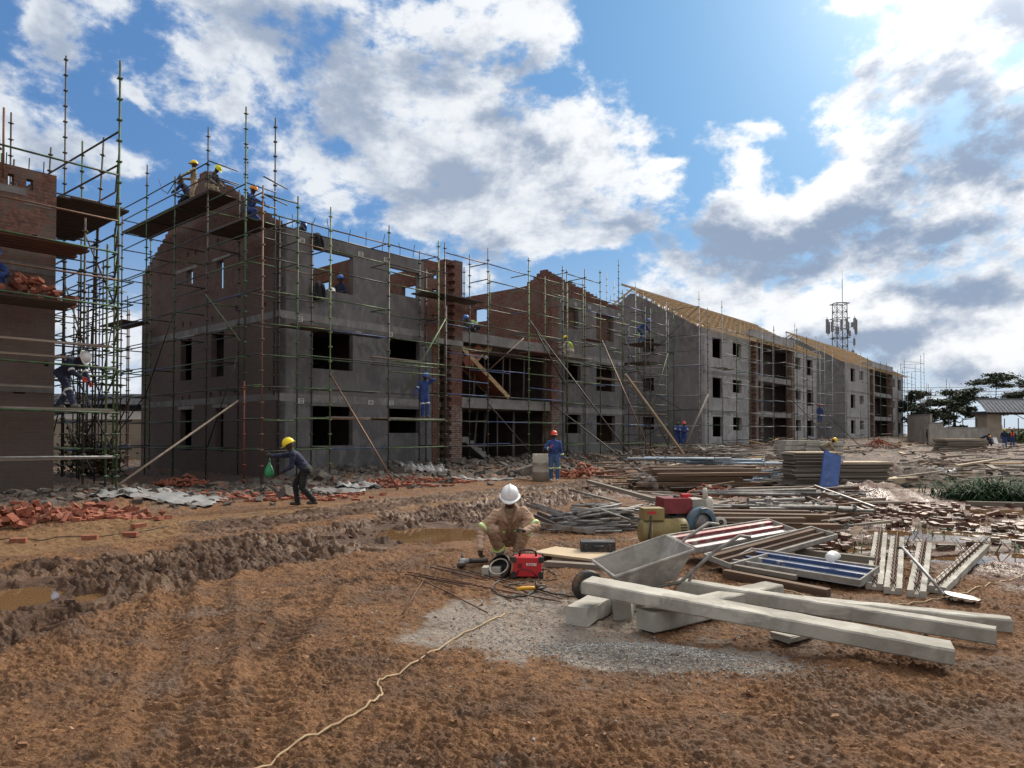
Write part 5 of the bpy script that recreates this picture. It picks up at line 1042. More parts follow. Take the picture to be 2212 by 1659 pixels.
tag(MB().path([(-.25, 0, 0), (-.12, 0, .42), (.12, 0, .42), (.25, 0, 0)], .02, 6).path([(-.25, .4, 0), (-.12, .3, .42), (.12, .3, .42), (.25, .4, 0)], .02, 6).bar((-.2, 0, .42), (-.2, .3, .42), .03, .03).bar((.2, 0, .42), (.2, .3, .42), .03, .03).build('trestle', S_RED, None, False, Matrix.Translation(on(1148, 1031)) @ Matrix.Rotation(R(20), 4, 'Z')), 'little red steel trestle between wheelbarrow and drum', 'trestle')
d = thing('drum', 'big cement splashed pale drum behind the red hatted standing man', 'drum', on(1172, 1038), R(20))
MB().lathe([(.36, 0), (.365, .3), (.385, .32), (.365, .34), (.365, .62), (.385, .64), (.365, .66), (.36, .96), (.335, .96), (.335, .1)], 26).build('drum_body', mat('cement_splashed_drum', (.42, .39, .33), (.30, .27, .22), 3, .85, c3=(.5, .49, .46), s3=3), d, True)
# welding machine with its maker's lettering
wp = on(1139, 1249); wm = thing('welding_machine', 'red portable welding machine with black corners and white lettering', 'welder', wp, R(-4))
w2, h2, d2 = .185, .245, .26
MB().box(-w2+.02, 0, .02, w2-.02, d2, h2-.01).build('case', M_RED, wm)
mb = MB()
for sx in (-1, 1):
    for z0, z1 in ((.0, .075), (h2-.065, h2)):
        for y0, y1 in ((-.012, .05), (d2-.05, d2+.012)): mb.box(min(sx*w2, sx*(w2-.055)), y0, z0, max(sx*w2, sx*(w2-.055)), y1, z1)
mb.build('corner_guard', M_BLK, wm)
MB().path([(-.10, d2/2, h2-.01), (-.09, d2/2, h2+.045), (-.05, d2/2, h2+.062), (.05, d2/2, h2+.062), (.09, d2/2, h2+.045), (.10, d2/2, h2-.01)], .014, 8).build('carry_handle', M_BLK, wm, True)
mb = MB()
for k in range(5): mb.box(-.115, -.003, .115+k*.012, -.06, .004, .12+k*.012)
mb.build('vent_slots', M_VOID, wm)
fc_ = bpy.data.curves.new('lettering', 'FONT'); fc_.body = 'RYOBI'; fc_.size = .042; fc_.extrude = .001; fc_.offset = .0012; fc_.materials.append(M_WTXT); fo = bpy.data.objects.new('lettering', fc_); COL.objects.link(fo); fo.parent = wm; fo.location = (-.012, -.004, .145); fo.rotation_euler = (R(90), 0, 0)
fm = bpy.data.meshes.new_from_object(fo.evaluated_get(bpy.context.evaluated_depsgraph_get())); fm.name = 'lettering'; fo2 = bpy.data.objects.new('lettering_tmp', fm); COL.objects.link(fo2); fo2.parent = wm; fo2.location = fo.location; fo2.rotation_euler = fo.rotation_euler; bpy.data.objects.remove(fo); fo2.name = 'lettering'
MB().path([(-.12, -.01, .04), (-.10, -.05, .1), (-.03, -.06, .12), (.06, -.05, .08), (.11, -.03, .03)], .006, 6).build('power_lead', M_CABLE, wm, True)
def ground_path(pts, dz=.012, n=6):
    P = [on(*q) for q in pts]; out = []
    for i in range(len(P)-1):
        p0 = P[max(i-1, 0)]; p1 = P[i]; p2 = P[i+1]; p3 = P[min(i+2, len(P)-1)]
        for k in range(n):
            t = k/n; q = .5*((2*p1)+(p2-p0)*t+(2*p0-5*p1+4*p2-p3)*t*t+(3*p1-p0-3*p2+p3)*t**3); out.append(Vector((q.x, q.y, Hz(q.x, q.y)+dz)))
    out.append(P[-1]+Vector((0, 0, dz))); return out
def cord(pts, r, m, label, name='cable', cat='cable', dz=.012): return tag(MB().path(ground_path(pts, dz), r, 6).build(name, m, None, True), label, cat)
cord([(1102, 1250), (1070, 1262), (1062, 1275), (1080, 1287), (1120, 1290), (1150, 1283), (1175, 1268), (1150, 1258), (1120, 1262), (1095, 1270), (1118, 1276)], .009, M_CABLE, 'black welding cable looping on grey ground below the red machine')
cord([(1165, 1250), (1158, 1262), (1175, 1280), (1230, 1290), (1255, 1288)], .008, M_CABLE, 'black lead running from the red machine towards the posts')
cord([(1172, 1228), (1190, 1238), (1203, 1252), (1160, 1256)], .006, M_CABLE, 'thin lead arching beside the red machine')
M_CORD = mat('cream_cord', (.42, .31, .18), (.30, .21, .12), 12, .8)
cord([(1090, 1328), (1050, 1345), (990, 1378), (900, 1432), (835, 1465), (815, 1482), (826, 1502), (790, 1532), (700, 1582), (620, 1625), (520, 1680)], .0075, M_CORD, 'cream extension cord snaking over the dirt to the near edge')
cord([(2230, 1236), (2150, 1262), (2090, 1280), (2036, 1294), (1960, 1306), (1880, 1306), (1777, 1298), (1690, 1275)], .0075, M_CORD, 'pale cord running past the spade to the panels')
cord([(0, 1166), (150, 1160), (330, 1145), (480, 1123), (560, 1108)], .007, M_CABLE, 'thin black cable along the yellow track below the front brick heap')
eh = thing('electrode_holder', 'yellow handled welding clamp lying on the rods', 'clamp', on(1116, 1281, .02), R(12))
MB().path([(0, 0, .02), (.05, 0, .026), (.16, 0, .026), (.2, 0, .024)], [.016, .021, .021, .017], 10).build('grip', mat('yellow_grip', (.72, .38, .02), (.6, .3, .02), 6, .5), eh, True)
MB().path([(.2, 0, .034), (.27, 0, .05), (.33, 0, .04)], [.013, .012, .008], 7).path([(.2, 0, .018), (.27, 0, .012), (.33, 0, .024)], [.013, .012, .008], 7).build('jaw', M_BLK, eh, True)
# welding helmet on a block
cb_ = tag(MB().box(-.11, -.05, 0, .11, .09, .11).build('concrete_block', M_PRE, None, False, Matrix.Translation(on(1062, 1244)) @ Matrix.Rotation(R(-8), 4, 'Z')), 'small grey cement block under the black welding mask', 'concrete block')
wh = thing('welding_helmet', 'black welding mask lying open side up beside the red machine', 'welding mask', on(1080, 1244, .09), R(-20)); wh.rotation_euler = (R(-38), R(12), R(-28))
mb = MB(); nu, nv = 20, 9; vs = []
for sh_ in (1.0, .95):
    for i in range(nv+1):
        a = R(8)+R(100)*i/nv
        for j in range(nu): b = 2*math.pi*j/nu; vs.append((.13*sh_*math.sin(a)*math.cos(b), .155*sh_*math.cos(a)-.02*math.sin(b), .165*sh_*math.sin(a)*math.sin(b)))
fs = [(q*(nv+1)*nu+i*nu+j, q*(nv+1)*nu+i*nu+(j+1) % nu, q*(nv+1)*nu+(i+1)*nu+(j+1) % nu, q*(nv+1)*nu+(i+1)*nu+j) for q in (0, 1) for i in range(nv) for j in range(nu)]+[(nv*nu+j, nv*nu+(j+1) % nu, (2*nv+1)*nu+(j+1) % nu, (2*nv+1)*nu+j) for j in range(nu)]
mb.add(vs, fs).build('shell', M_BLK, wh, True)
MB().path([(.105*math.cos(a), -.045+.03*math.sin(a), .115*math.sin(a)) for a in [2*math.pi*k/16 for k in range(17)]], .009, 6).build('headband', C_CREAM, wh, True)
MB().cbox((-.132, .03, .02), (.012, .03, .04)).build('side_knob', M_WTXT, wh); MB().cbox((0, .15, .03), (.1, .02, .055)).build('visor_window', M_VOID, wh)
gr_ = thing('angle_grinder', 'grey angle grinder with black handle under the hand of the kneeling person', 'grinder', on(1025, 1226, .045), R(12))
MB().path([(-.2, 0, .03), (-.17, 0, .035), (-.07, 0, .035)], [.032, .042, .036], 12).build('gear_head', M_STEEL, gr_, True); MB().path([(-.07, 0, .035), (.0, 0, .035), (.12, 0, .035), (.17, 0, .035)], [.034, .03, .03, .026], 12).build('grip', M_BLK, gr_, True)
MB().tube((-.17, -.03, -.01), (-.17, -.02, 0), .062, n=20).tube((-.17, -.02, -.02), (-.17, .0, .03), .018, n=10).build('disc', M_STEEL, gr_, True); MB().path([(-.15, .0, .05), (-.15, .06, .09), (-.14, .1, .12)], .014, 8).build('side_handle', M_BLK, gr_, True)
# steel rods
for k, (a, b) in enumerate((((876, 1244), (1209, 1303)), ((880, 1238), (1190, 1300)), ((905, 1246), (1105, 1297)), ((930, 1228), (1140, 1283)), ((945, 1225), (1090, 1262)), ((920, 1256), (1130, 1302)), ((896, 1250), (1053, 1328)), ((918, 1252), (871, 1329)), ((1000, 1232), (1215, 1298)))):
    p0, p1 = on(*a, .02), on(*b, .018); o = MB().path([p0, p0.lerp(p1, .5)+Vector((0, 0, .012)), p1], .0075, 6).build('steel_rod', M_REBAR, None, True)
    tag(o, 'rusty reinforcing rod lying alone at an angle across the dirt' if k == 7 else 'long rusty reinforcing rod in the sheaf below the kneeling man', 'rod', 'reinforcing rods on the ground by the welder' if k != 7 else None)
# tool case on boards
for k, (a, b, w, t, z, m, lab) in enumerate((((1175, 1200), (1300, 1216), .55, .03, .06, M_PLY, 'pale sheet of plywood under the black tool case'), ((1180, 1222), (1330, 1232), .13, .06, .0, M_GREYT, 'grey timber nearest the kneeling man under the plywood'), ((1195, 1212), (1400, 1222), .13, .06, .0, M_PLY, 'pale timber poking out below the tool case'))):
    p0, p1 = on(*a, z), on(*b, z); tag(MB().box(0, -w/2, 0, (p1-p0).length, w/2, t).build('plank', m, None, False, axes(p0, p1)), lab, 'board')
tc_ = thing('tool_case', 'black plastic tool case lying shut on the plywood', 'tool case', on(1291, 1210, .09), R(-2))
MB().hexa([Vector(q) for q in ((-.23, -.12, 0), (.23, -.12, 0), (.23, .16, 0), (-.23, .16, 0), (-.225, -.1, .15), (.225, -.1, .15), (.225, .16, .15), (-.225, .16, .15))]).build('case', M_BLK, tc_)
mb = MB().box(-.235, -.128, .07, .235, -.1, .085)
for x in (-.16, .16): mb.box(x-.025, -.135, .04, x+.025, -.1, .12)
mb.build('clasp', M_BLK, tc_); MB().path([(-.07, -.12, .1), (-.06, -.155, .1), (.06, -.155, .1), (.07, -.12, .1)], .011, 7).build('carry_handle', M_BLK, tc_, True); MB().box(-.08, -.02, .1505, .1, .08, .1525).build('pale_badge', C_GREY, tc_)
# generating set
gp = on(1430, 1189); gs = thing('generator_set', 'ochre alternator belted to a smoking red tanked diesel engine', 'generator', gp, R(6))
X90 = Matrix.Rotation(R(90), 4, 'Y')
alt = MB().lathe([(.05, -.32), (.15, -.32), (.18, -.29), (.18, -.12), (.176, -.115), (.176, -.105), (.18, -.1), (.18, .2), (.185, .2), (.185, .33), (.15, .36), (.03, .36)], 28, 0, Matrix.Translation((0, 0, .27)) @ X90).build('alternator', M_YEL, gs, True)
mb = MB()
for k in range(7):
    z = .15+k*.036; y = -math.sqrt(max(.187**2-(z+.008-.27)**2, 1e-4))
    for q in range(4): mb.box(.222+.024*q, y-.004, z, .24+.024*q, y+.02, z+.018)
for k in range(3):
    z = .12+k*.03; y = -math.sqrt(max(.182**2-(z+.006-.27)**2, 1e-4))
    for q in range(5): mb.box(-.26+.03*q, y-.005, z, -.24+.03*q, y+.02, z+.014)
mb.build('vent_slots', M_VOID, alt)
cbx = MB().box(-.3, -.12, .44, .0, .12, .61).build('control_box', M_YEL, gs); MB().box(-.255, -.124, .53, -.12, -.119, .57).build('red_marking', M_RED, cbx); MB().path([(-.2, -.12, .5), (-.22, -.2, .45), (-.27, -.24, .2), (-.33, -.3, .02), (-.6, -.5, .01)], .013, 6).build('output_lead', M_CABLE, cbx, True); MB().path([(-.2, -.13, .5), (-.21, -.22, .3), (-.23, -.26, .05)], .009, 6).build('output_lead', M_CORD, cbx, True)
mb = MB().box(.05, .1, .0, 1.0, .2, .08).box(.05, .6, .0, 1.0, .7, .08).box(-.35, -.12, 0, .35, -.05, .07).box(-.35, .06, 0, .35, .13, .07); mb.build('base_rails', M_STEEL, gs)
MB().box(.22, .18, .08, .78, .62, .46).box(.3, .22, .4, .7, .58, .52).build('engine_block', mat('oily_dark_engine', (.035, .04, .045), (.06, .055, .05), 8, .5, .3), gs)
tk = MB().hexa([Vector(q) for q in ((.08, .16, .5), (.52, .16, .5), (.52, .6, .5), (.08, .6, .5), (.1, .18, .72), (.5, .18, .72), (.5, .58, .72), (.1, .58, .72))]).build('fuel_tank', mat('dark_red_paint', (.20, .012, .018), (.14, .01, .015), 6, .4), gs)
MB().tube((.34, .35, .72), (.34, .35, .745), .05, n=14).build('filler_cap', M_BLK, tk, True); MB().box(.42, .3, .721, .55, .42, .77).build('red_cap', M_RED, tk)
MB().box(.53, .2, .5, .72, .56, .7).build('radiator_hopper', mat('grey_engine_paint', (.36, .33, .29), (.28, .26, .23), 6, .5), gs)
MB().lathe([(.16, -.05), (.235, -.05), (.245, -.03), (.245, .03), (.235, .05), (.16, .05)], 30, 0, Matrix.Translation((.62, .1, .36)) @ Matrix.Rotation(R(90), 4, 'X') @ Matrix.Rotation(R(14), 4, 'Y'), ends=False).lathe([(.03, -.03), (.165, -.012), (.165, .012), (.03, .03)], 24, 1, Matrix.Translation((.62, .1, .36)) @ Matrix.Rotation(R(90), 4, 'X') @ Matrix.Rotation(R(14), 4, 'Y')).build('flywheel', [mat('sky_blue_paint', (.085, .17, .24), (.06, .12, .17), 6, .55, c3=(.12, .10, .08), s3=5), M_STEEL], gs, True)
MB().path([(.80, .28, .42), (.80, .28, .5), (.80, .28, .66), (.80, .28, .70), (.78, .28, .72)], [.05, .075, .075, .06, .03], 16).path([(.78, .3, .7), (.76, .3, .8), (.76, .3, .86)], [.035, .038, .03], 12).build('air_filter', mat('cream_enamel', (.55, .51, .44), (.45, .42, .36), 6, .5), gs, True)
for q, r_ in (((.44, -.02, .14), .085), ((.62, -.04, .13), .09), ((.92, .12, .36), .09)):
    MB().lathe([(r_*.45, -.035), (r_*.95, -.035), (r_, -.02), (r_*.85, 0), (r_, .02), (r_*.95, .035), (r_*.45, .035)], 20, 0, Matrix.Translation(q) @ Matrix.Rotation(R(70), 4, 'X'), ends=False).build('pulley', M_CEMENT, gs, True)
MB().path([(.36, -.06, .14), (.6, .02, .58), (.7, .06, .58)], .012, 4).path([(.46, -.08, .06), (.8, .04, .15), (.85, .06, .22)], .012, 4).build('drive_belt', M_BLK, gs)
MB().path([(.3, .3, .5), (.3, .3, .6)], .02, 6).build('exhaust_stub', M_STEEL, gs, True)
# exhaust smoke
sp_ = gp+Vector((.05, .5, .74)); mb = MB().path([sp_+Vector((.25, 0, .0)), sp_+Vector((.08, 0, .08)), sp_+Vector((-.12, .05, .2)), sp_+Vector((-.35, .1, .34)), sp_+Vector((-.5, .1, .42))], [.03, .06, .10, .13, .06], 12)
ms_ = bpy.data.materials.new('exhaust_smoke'); ms_.use_nodes = True; nt = NT(ms_.node_tree); nt.n.clear(); ou = nt.node('ShaderNodeOutputMaterial'); pv = nt.node('ShaderNodeVolumePrincipled'); nt.l.new(pv.outputs[0], ou.inputs['Volume'])
nz = nt.noise(nt.node('ShaderNodeTexCoord').outputs['Object'], 7, 5, .6, .8); nt.put(pv.inputs['Density'], nt.mul(nt.step(.50, .66, nz), 2.2)); pv.inputs['Color'].default_value = (.9, .92, .95, 1)
smo = mb.build('smoke', ms_, None, True); bmn = bmesh.new(); bmn.from_mesh(smo.data); bmesh.ops.recalc_face_normals(bmn, faces=bmn.faces); bmn.to_mesh(smo.data); bmn.free()
tag(smo, 'thin white exhaust smoke over the red engine', 'smoke', kind='stuff')
# lattice beams
for k, (a, b, zb, lab) in enumerate((((1889, 1277), (1903, 1160), .12, 'first of two lattice topped concrete ribs lying side by side next to the blue panel'), ((1929, 1284), (1939, 1170), .12, 'second lattice topped rib, its twin lying towards the blue panel'), ((1980, 1291), (1998, 1183), .10, 'lattice topped rib whose near end lies under the spade handle'), ((2024, 1282), (2122, 1186), .08, 'lattice topped rib slanting away from the others into the puddles'))):
    p0 = on(*a); p1 = A_(b[0], b[1], zb); L = (p1-p0).length; T = axes(p0, p1); r = bpy.data.objects.new('lattice_rib', None); COL.objects.link(r); r.matrix_basis = T; tag(r, lab, 'concrete rib', 'lattice topped concrete ribs lying by the puddles')
    mb = MB(); n = 60; g = random.Random(k); jj = lambda q: q+g.uniform(-.0035, .0035)
    for y0, y1 in ((-.085, -.028), (.028, .085)):
        vs = [(L*i/n, y, z) for i in range(n+1) for y, z in ((jj(y0), 0), (jj(y1), 0), (jj(y1), jj(.073)), (jj(y0), jj(.073)))]
        mb.add(vs, [(i*4+q, i*4+(q+1) % 4, i*4+4+(q+1) % 4, i*4+4+q)[::-1] for i in range(n) for q in range(4)]+[(0, 1, 2, 3), (n*4+3, n*4+2, n*4+1, n*4)])
    mb.box(0, -.03, 0, L, .03, .035); mb.build('concrete_flange', M_PRE, r)
    q = MB(); nn = int(L/.11)
    q.path([(L*i/nn, (.03 if i % 2 else -.03), (.14 if i % 2 else .03)) for i in range(nn+1)], .005, 4).path([(L*i/nn, (.03 if i % 2 == 0 else -.03), (.14 if i % 2 else .03)) for i in range(nn+1)], .005, 4).tube((.02, 0, .145), (L-.02, 0, .145), .006, n=5); q.build('wire_lattice', M_REBAR, r)
# spade
s0, s1 = on(1950, 1241, .32), on(2040, 1296, .05); r = thing('spade', 'steel spade with a long bare handle leaning over a concrete rib', 'spade', s1)
dd = (s0-s1); MB().path([Vector((0, 0, 0)), dd*.5+Vector((0, 0, .01)), dd], .018, 8).build('shaft', M_STEEL, r, True); MB().path([dd+Vector((-.06, -.02, 0)), dd, dd+Vector((.06, .02, 0))], .016, 7).build('grip', M_BLK, r, True)
bd = Vector((.30, -.10, -.03)); sd = Vector((.04, .12, 0)); mb = MB(); vs = []
for i, (f, w) in enumerate(((0, .35), (.12, .95), (.5, 1), (.85, .8), (1, .15))):
    for s_ in (-1, -.5, 0, .5, 1): vs.append(bd*f+sd*w*s_+Vector((0, 0, .02*abs(s_)-.015*f)))
vs += [v-Vector((0, 0, .006)) for v in vs]; fs = [(i*5+j, i*5+j+1, i*5+j+6, i*5+j+5) for i in range(4) for j in range(4)]; fs += [tuple(25+q for q in f[::-1]) for f in fs]; mb.add(vs, fs).build('blade', M_STEEL, r, True)
# formwork panels
def panel(a, b, w, label, col, seed, za=.0, zb=.0, tilt=0):
    p0, p1 = on(*a, za), on(*b, zb); L = (p1-p0).length; r = bpy.data.objects.new('formwork_panel', None); COL.objects.link(r); r.matrix_basis = axes(p0, p1) @ Matrix.Rotation(R(tilt), 4, 'X'); tag(r, label, 'formwork panel', 'steel formwork panels thrown down behind the posts')
    MB().box(0, -w/2, 0, L, w/2, .012).build('sheet', col[0], r); mb = MB().box(-.002, -w/2, .0125, L+.002, -w/2+.022, .075).box(-.002, w/2-.02, .0125, L+.002, w/2+.002, .075)
    for x in (0, L-.02): mb.box(x, -w/2+.023, .013, x+.02, w/2-.021, .073)
    mb.build('rim', M_CEMENT, r)
    for y, q in ((-.03, .03), (w/2-.09, .065)): MB().box(.021, y, .013, L-.021, y+q, .058).build('rib', col[1], r)
    return r
PR = (mat('silver_and_red_sheet', (.42, .40, .40), (.32, .28, .28), 3, .4, .3), mat('worn_red_rim', (.25, .03, .035), (.17, .03, .03), 6, .55, c3=(.36, .33, .30), s3=6)); PB = (mat('silver_blue_sheet', (.40, .44, .50), (.30, .34, .40), 3, .35, .3), mat('worn_blue_rim', (.035, .075, .20), (.03, .05, .13), 6, .5, c3=(.40, .38, .34), s3=6, f3=(.55, .65))); PD = (mat('dark_brown_sheet', (.10, .075, .06), (.07, .05, .045), 3, .6), M_OLD)
panel((1470, 1218), (1690, 1186), .48, 'red rimmed formwork panel lying on the pile, nearest the wheelbarrow', PR, 1, .22, .30, 14); panel((1548, 1234), (1780, 1196), .40, 'brown formwork panel lying across the red one', PD, 2, .08, .26, 10)
panel((1600, 1232), (1880, 1272), .55, 'blue rimmed formwork panel with a crumpled white bag on it', PB, 3, .14, .10, 8); panel((1640, 1220), (1850, 1252), .40, 'dark formwork panel mostly hidden behind the blue one', PD, 4, .04, .02, 2)
for k, (a, b, w, t, z, m, lab) in enumerate((((1565, 1246), (1790, 1290), .1, .09, .0, M_OLD, 'brown timber beam under the near edge of the blue panel'), ((1720, 1206), (1900, 1226), .1, .08, .05, M_GREYT, 'grey timber beam behind the blue panel towards the ribs'), ((1570, 1240), (1720, 1268), .08, .05, .08, M_GREYT, 'thin grey batten on the near edge of the blue panel'))):
    p0, p1 = on(*a, z), on(*b, z); tag(MB().box(0, -w/2, 0, (p1-p0).length, w/2, t).build('timber_beam', m, None, False, axes(p0, p1)), lab, 'timber')
p = on(1797, 1250, .2); mb = MB().ball((0, 0, .05), (.085, .07, .06), nu=18, nv=12); mb.v = [(x+.014*math.sin(31*z+9*y), y+.012*math.sin(40*x+3*z), z+.01*math.sin(37*x+29*y)) for x, y, z in mb.v]
tag(mb.build('crumpled_bag', H_WHITE, None, True, Matrix.Translation(p)), 'crumpled white bag lying on the blue panel', 'bag')
# ------------------------------------------------------------------ heaps, stacks and scraps in the middle distance
rb = random.Random(23)
def bricks(spots, label, group, wet=False):
    """spots: list of (Vector, Euler); every brick an object sharing one of four meshes"""
    for p, e in spots:
        o = bpy.data.objects.new('brick', rb.choice(BR_WET if wet else BR_MESH)); COL.objects.link(o); o.location = p; o.rotation_euler = e; tag(o, label, 'brick', group)
BR_MESH = []
for k in range(5):
    mb = MB(); j = lambda q: q+rb.uniform(-.003, .003); L = (.11, .11, .11, .08, .11)[k]
    mb.hexa([Vector((j(x), j(y), j(z))) for x, y, z in ((-.11, -.053, 0), (L, -.053, 0), (L-(.03 if k == 3 else 0), .053, 0), (-.11, .053, 0), (-.11, -.053, .072), (L-(.02 if k == 3 else 0), -.053, .072), (L, .053, .072), (-.11, .053, .072))])
    BR_MESH.append(mb.mesh('brick', M_BRK))
BR_WET = []
M_BRKW = mat('wet_muddy_brick', (.15, .055, .034), (.10, .045, .03), 9, .6, c3=(.11, .065, .04), s3=6, f3=(.42, .6), bump=.006, bs=25, rand=.3)
for me_ in BR_MESH: q_ = me_.copy(); q_.materials.clear(); q_.materials.append(M_BRKW); BR_WET.append(q_)
def heap(cx, cy, rx, ry, hh, n, rot=0, flat=.0, z0=None):
    out = []; c, s = math.cos(rot), math.sin(rot)
    for i in range(n):
        while True:
            u, v = rb.gauss(0, .52), rb.gauss(0, .52)
            if u*u+v*v < 1.5: break
        x = cx+u*rx*c-v*ry*s; y = cy+u*rx*s+v*ry*c; q = math.sqrt(u*u+v*v); top = max(0, 1-q/1.05)*hh
        z = (Hz(x, y) if z0 is None else z0)+top*rb.uniform(.55, 1.0); t = .75 if top > .05 else .12
        out.append((Vector((x, y, z)), Euler((rb.gauss(0, t*.6), rb.gauss(0, t*.6), rb.uniform(0, 6.3)))))
    return out
def pxheap(vx, vy, w, d, h, n, rot=0): p = on(vx, vy); return heap(p.x, p.y, w, d, h, n, rot)
bricks(pxheap(40, 1135, 1.35, .95, .42, 45, .15)+pxheap(190, 1118, 1.5, .9, .30, 36, .25), 'loose red brick in the big tumbled heap at the foot of the corner scaffold', 'loose red bricks in the heap by the corner scaffold')
bricks([(on(vx, vy, .0), Euler((0, 0, a))) for vx, vy, a in ((40, 1172, .3), (195, 1166, .2), (300, 1140, 1.1), (255, 1118, .5), (320, 1128, .9), (282, 1160, .1))], 'single red brick strayed from the heap onto the yellow track', 'bricks strayed onto the track')
bricks(pxheap(395, 1050, .95, .6, .38, 12), 'loose red brick in the dim heap under the raw gable', 'bricks heaped under the gable')
bricks(heap(on(590, 1072).x, on(590, 1072).y, 2.6, 1.3, .05, 18), 'red brick scattered on brick dust in front of the gable corner', 'bricks scattered before the gable corner')
bricks(pxheap(840, 1044, 1.5, .6, .22, 18), 'red brick in the low spill by the long raking pole', 'bricks spilled by the raking pole')
bricks(pxheap(1265, 1030, 1.25, .7, .55, 36), 'red brick in the heap to the side of the standing red hatted man', 'bricks heaped beside the standing man')
bricks(pxheap(1530, 1072, .75, .45, .34, 24), 'red brick in the heap behind the smoking engine', 'bricks heaped behind the engine')
for k in range(9): bricks([(site(14.4+.24*(k % 3)-.5, .25, 6.24+.075*(k//3)), Euler((0, 0, ANG+rb.uniform(-.1, .1))))], 'red brick stacked on the upper slab beside the far brick pier', 'bricks stacked on the upper slab')
out = []
for i in range(40):
    t = rb.gauss(-.75, .55); t = min(max(t, -1.7), .1); w = rb.uniform(-1.4, -.3); top = .62*max(0, 1-abs(t+.85)/1.05)*(1-.5*abs(w+.8)); p = L0+DV*t+GV*w
    out.append((Vector((p.x, p.y, 4.70+top*rb.uniform(.2, 1))), Euler((rb.gauss(0, .4), rb.gauss(0, .4), rb.uniform(0, 6.3)))))
bricks(out, 'red brick piled on the loaded platform of the corner scaffold', 'bricks piled on the corner scaffold platform')
rf_ = heap(9.2, 13.6, 3.2, 2.6, .06, 38, .2)+heap(8.0, 10.6, 2.0, 1.0, .05, 12, .1)
bricks(rf_, 'wet red brick strewn in the mud between puddles and grass', 'bricks strewn in the mud by the puddles', True)
mb = MB()      # the countless rest, as one mass
for vx, vy, rx, ry, n, h in ((1270, 1033, 1.4, .75, 120, .42), (60, 1132, 1.4, .8, 70, .3), (560, 1078, 3.0, 1.2, 160, .02), (1960, 1112, 3.2, 2.4, 170, .06), (2150, 1160, 1.5, 1.0, 50, .05), (1900, 968, 1.7, .9, 190, .9), (840, 1046, 1.8, .8, 80, .1), (150, 1125, 2.0, 1.1, 90, .12), (390, 1051, 1.1, .7, 90, .28), (1530, 1072, .7, .4, 40, .2), (960, 1040, 2.0, .5, 60, .05), (1760, 1180, 1.0, .9, 60, .1)):
    c = on(vx, vy)
    for q, e in heap(c.x, c.y, rx, ry, h, n):
        M = Matrix.Translation(q) @ e.to_matrix().to_4x4(); s = rb.uniform(.25, 1); mb.box(-.11*s, -.05, 0, .11*s, .05, .06, 1 if (vx > 1700 and vy > 1000) else 0, M)
tag(mb.build('brick_rubble', [M_BRK, M_BRKW]), 'broken red brick pieces spread among mud and planks', 'rubble', kind='stuff')
# grey building rubble along the feet of the buildings
M_RUB = mat('grey_rubble', (.13, .115, .10), (.08, .068, .06), 3, .95, c3=(.18, .085, .055), s3=2, f3=(.56, .66)); mb = MB()
for i in range(1500):
    t = rb.uniform(-3, 34); w = -abs(rb.gauss(0, 2.0))-.1; p = site(t, w)
    if p.y > 60: continue
    s = rb.uniform(.05, .22)*(1.0 if rb.random() < .85 else 2.0); mb.rock((p.x, p.y, Hz(p.x, p.y)+s*.15), (s*1.5, s, s*.7), 0, rb)
for i in range(420):
    p = L0+DV*rb.uniform(-2, 6)+GV*rb.gauss(-1.3, 1.1); s = rb.uniform(.05, .2); mb.rock((p.x, p.y, Hz(p.x, p.y)+s*.15), (s*1.5, s, s*.7), 0, rb)
tag(mb.build('rubble', M_RUB), 'grey mortar lumps and rubble banked along the foot of the walls', 'rubble', kind='stuff')
# crumbs of dry mud and stones on the trodden ground
M_CLOD = mat('dry_mud_crumbs', (.23, .115, .052), (.13, .062, .03), 9, .95, rand=0, c3=(.34, .21, .12), s3=5); mb = MB()
for i in range(5200):
    y = 3.0+rb.random()**1.6*9; x = rb.uniform(-.82, .82)*y
    if perlin(np.array([x*.9]), np.array([y*.9]), 5)[0] < rb.uniform(-.45, .45): continue
    s = rb.uniform(.005, .02)*(1 if rb.random() < .95 else 1.8); mb.rock((x, y, Hz(x, y)+s*.1), (s*1.7, s*1.2, s*.8), 0, rb)
for k in range(90):
    t = rb.random(); i = int(t*(len(MUD)-1)); q = MUD[i]*(1-(t*(len(MUD)-1)-i))+MUD[i+1]*(t*(len(MUD)-1)-i); x = q[0]+rb.gauss(0, .8); y = q[1]+rb.gauss(0, .8); s = rb.uniform(.03, .08); mb.rock((x, y, Hz(x, y)+s*.1), (s*1.5, s*1.1, s*.8), 1, rb)
tag(mb.build('mud_crumbs', [M_CLOD, mat('wet_mud_clods', (.085, .045, .025), (.05, .027, .017), 6, .75)]), 'crumbs and clods of mud over the trodden ground', 'mud', kind='stuff')
M_GRAV = mat('grey_gravel', (.30, .295, .285), (.17, .165, .16), 30, .9); mb = MB()
for i in range(4600):
    a = rb.gauss(0, .42); b2 = rb.gauss(0, .16); x = 1.05+a*1.1+b2*.3; y = 5.28-a*.28+b2; s = rb.uniform(.005, .0125)
    mb.rock((x, y, Hz(x, y)+.004+max(0, .05-.12*abs(b2)-.05*abs(a))), (s*1.3, s, s*.9), 0, rb)
for i in range(500):
    x = rb.gauss(.4, .8); y = rb.gauss(6.1, .7); s = rb.uniform(.006, .018); mb.rock((x, y, Hz(x, y)+.002), (s*1.3, s, s*.8), 0, rb)
tag(mb.build('gravel', M_GRAV), 'spill of grey gravel in front of the concrete posts', 'gravel', kind='stuff')
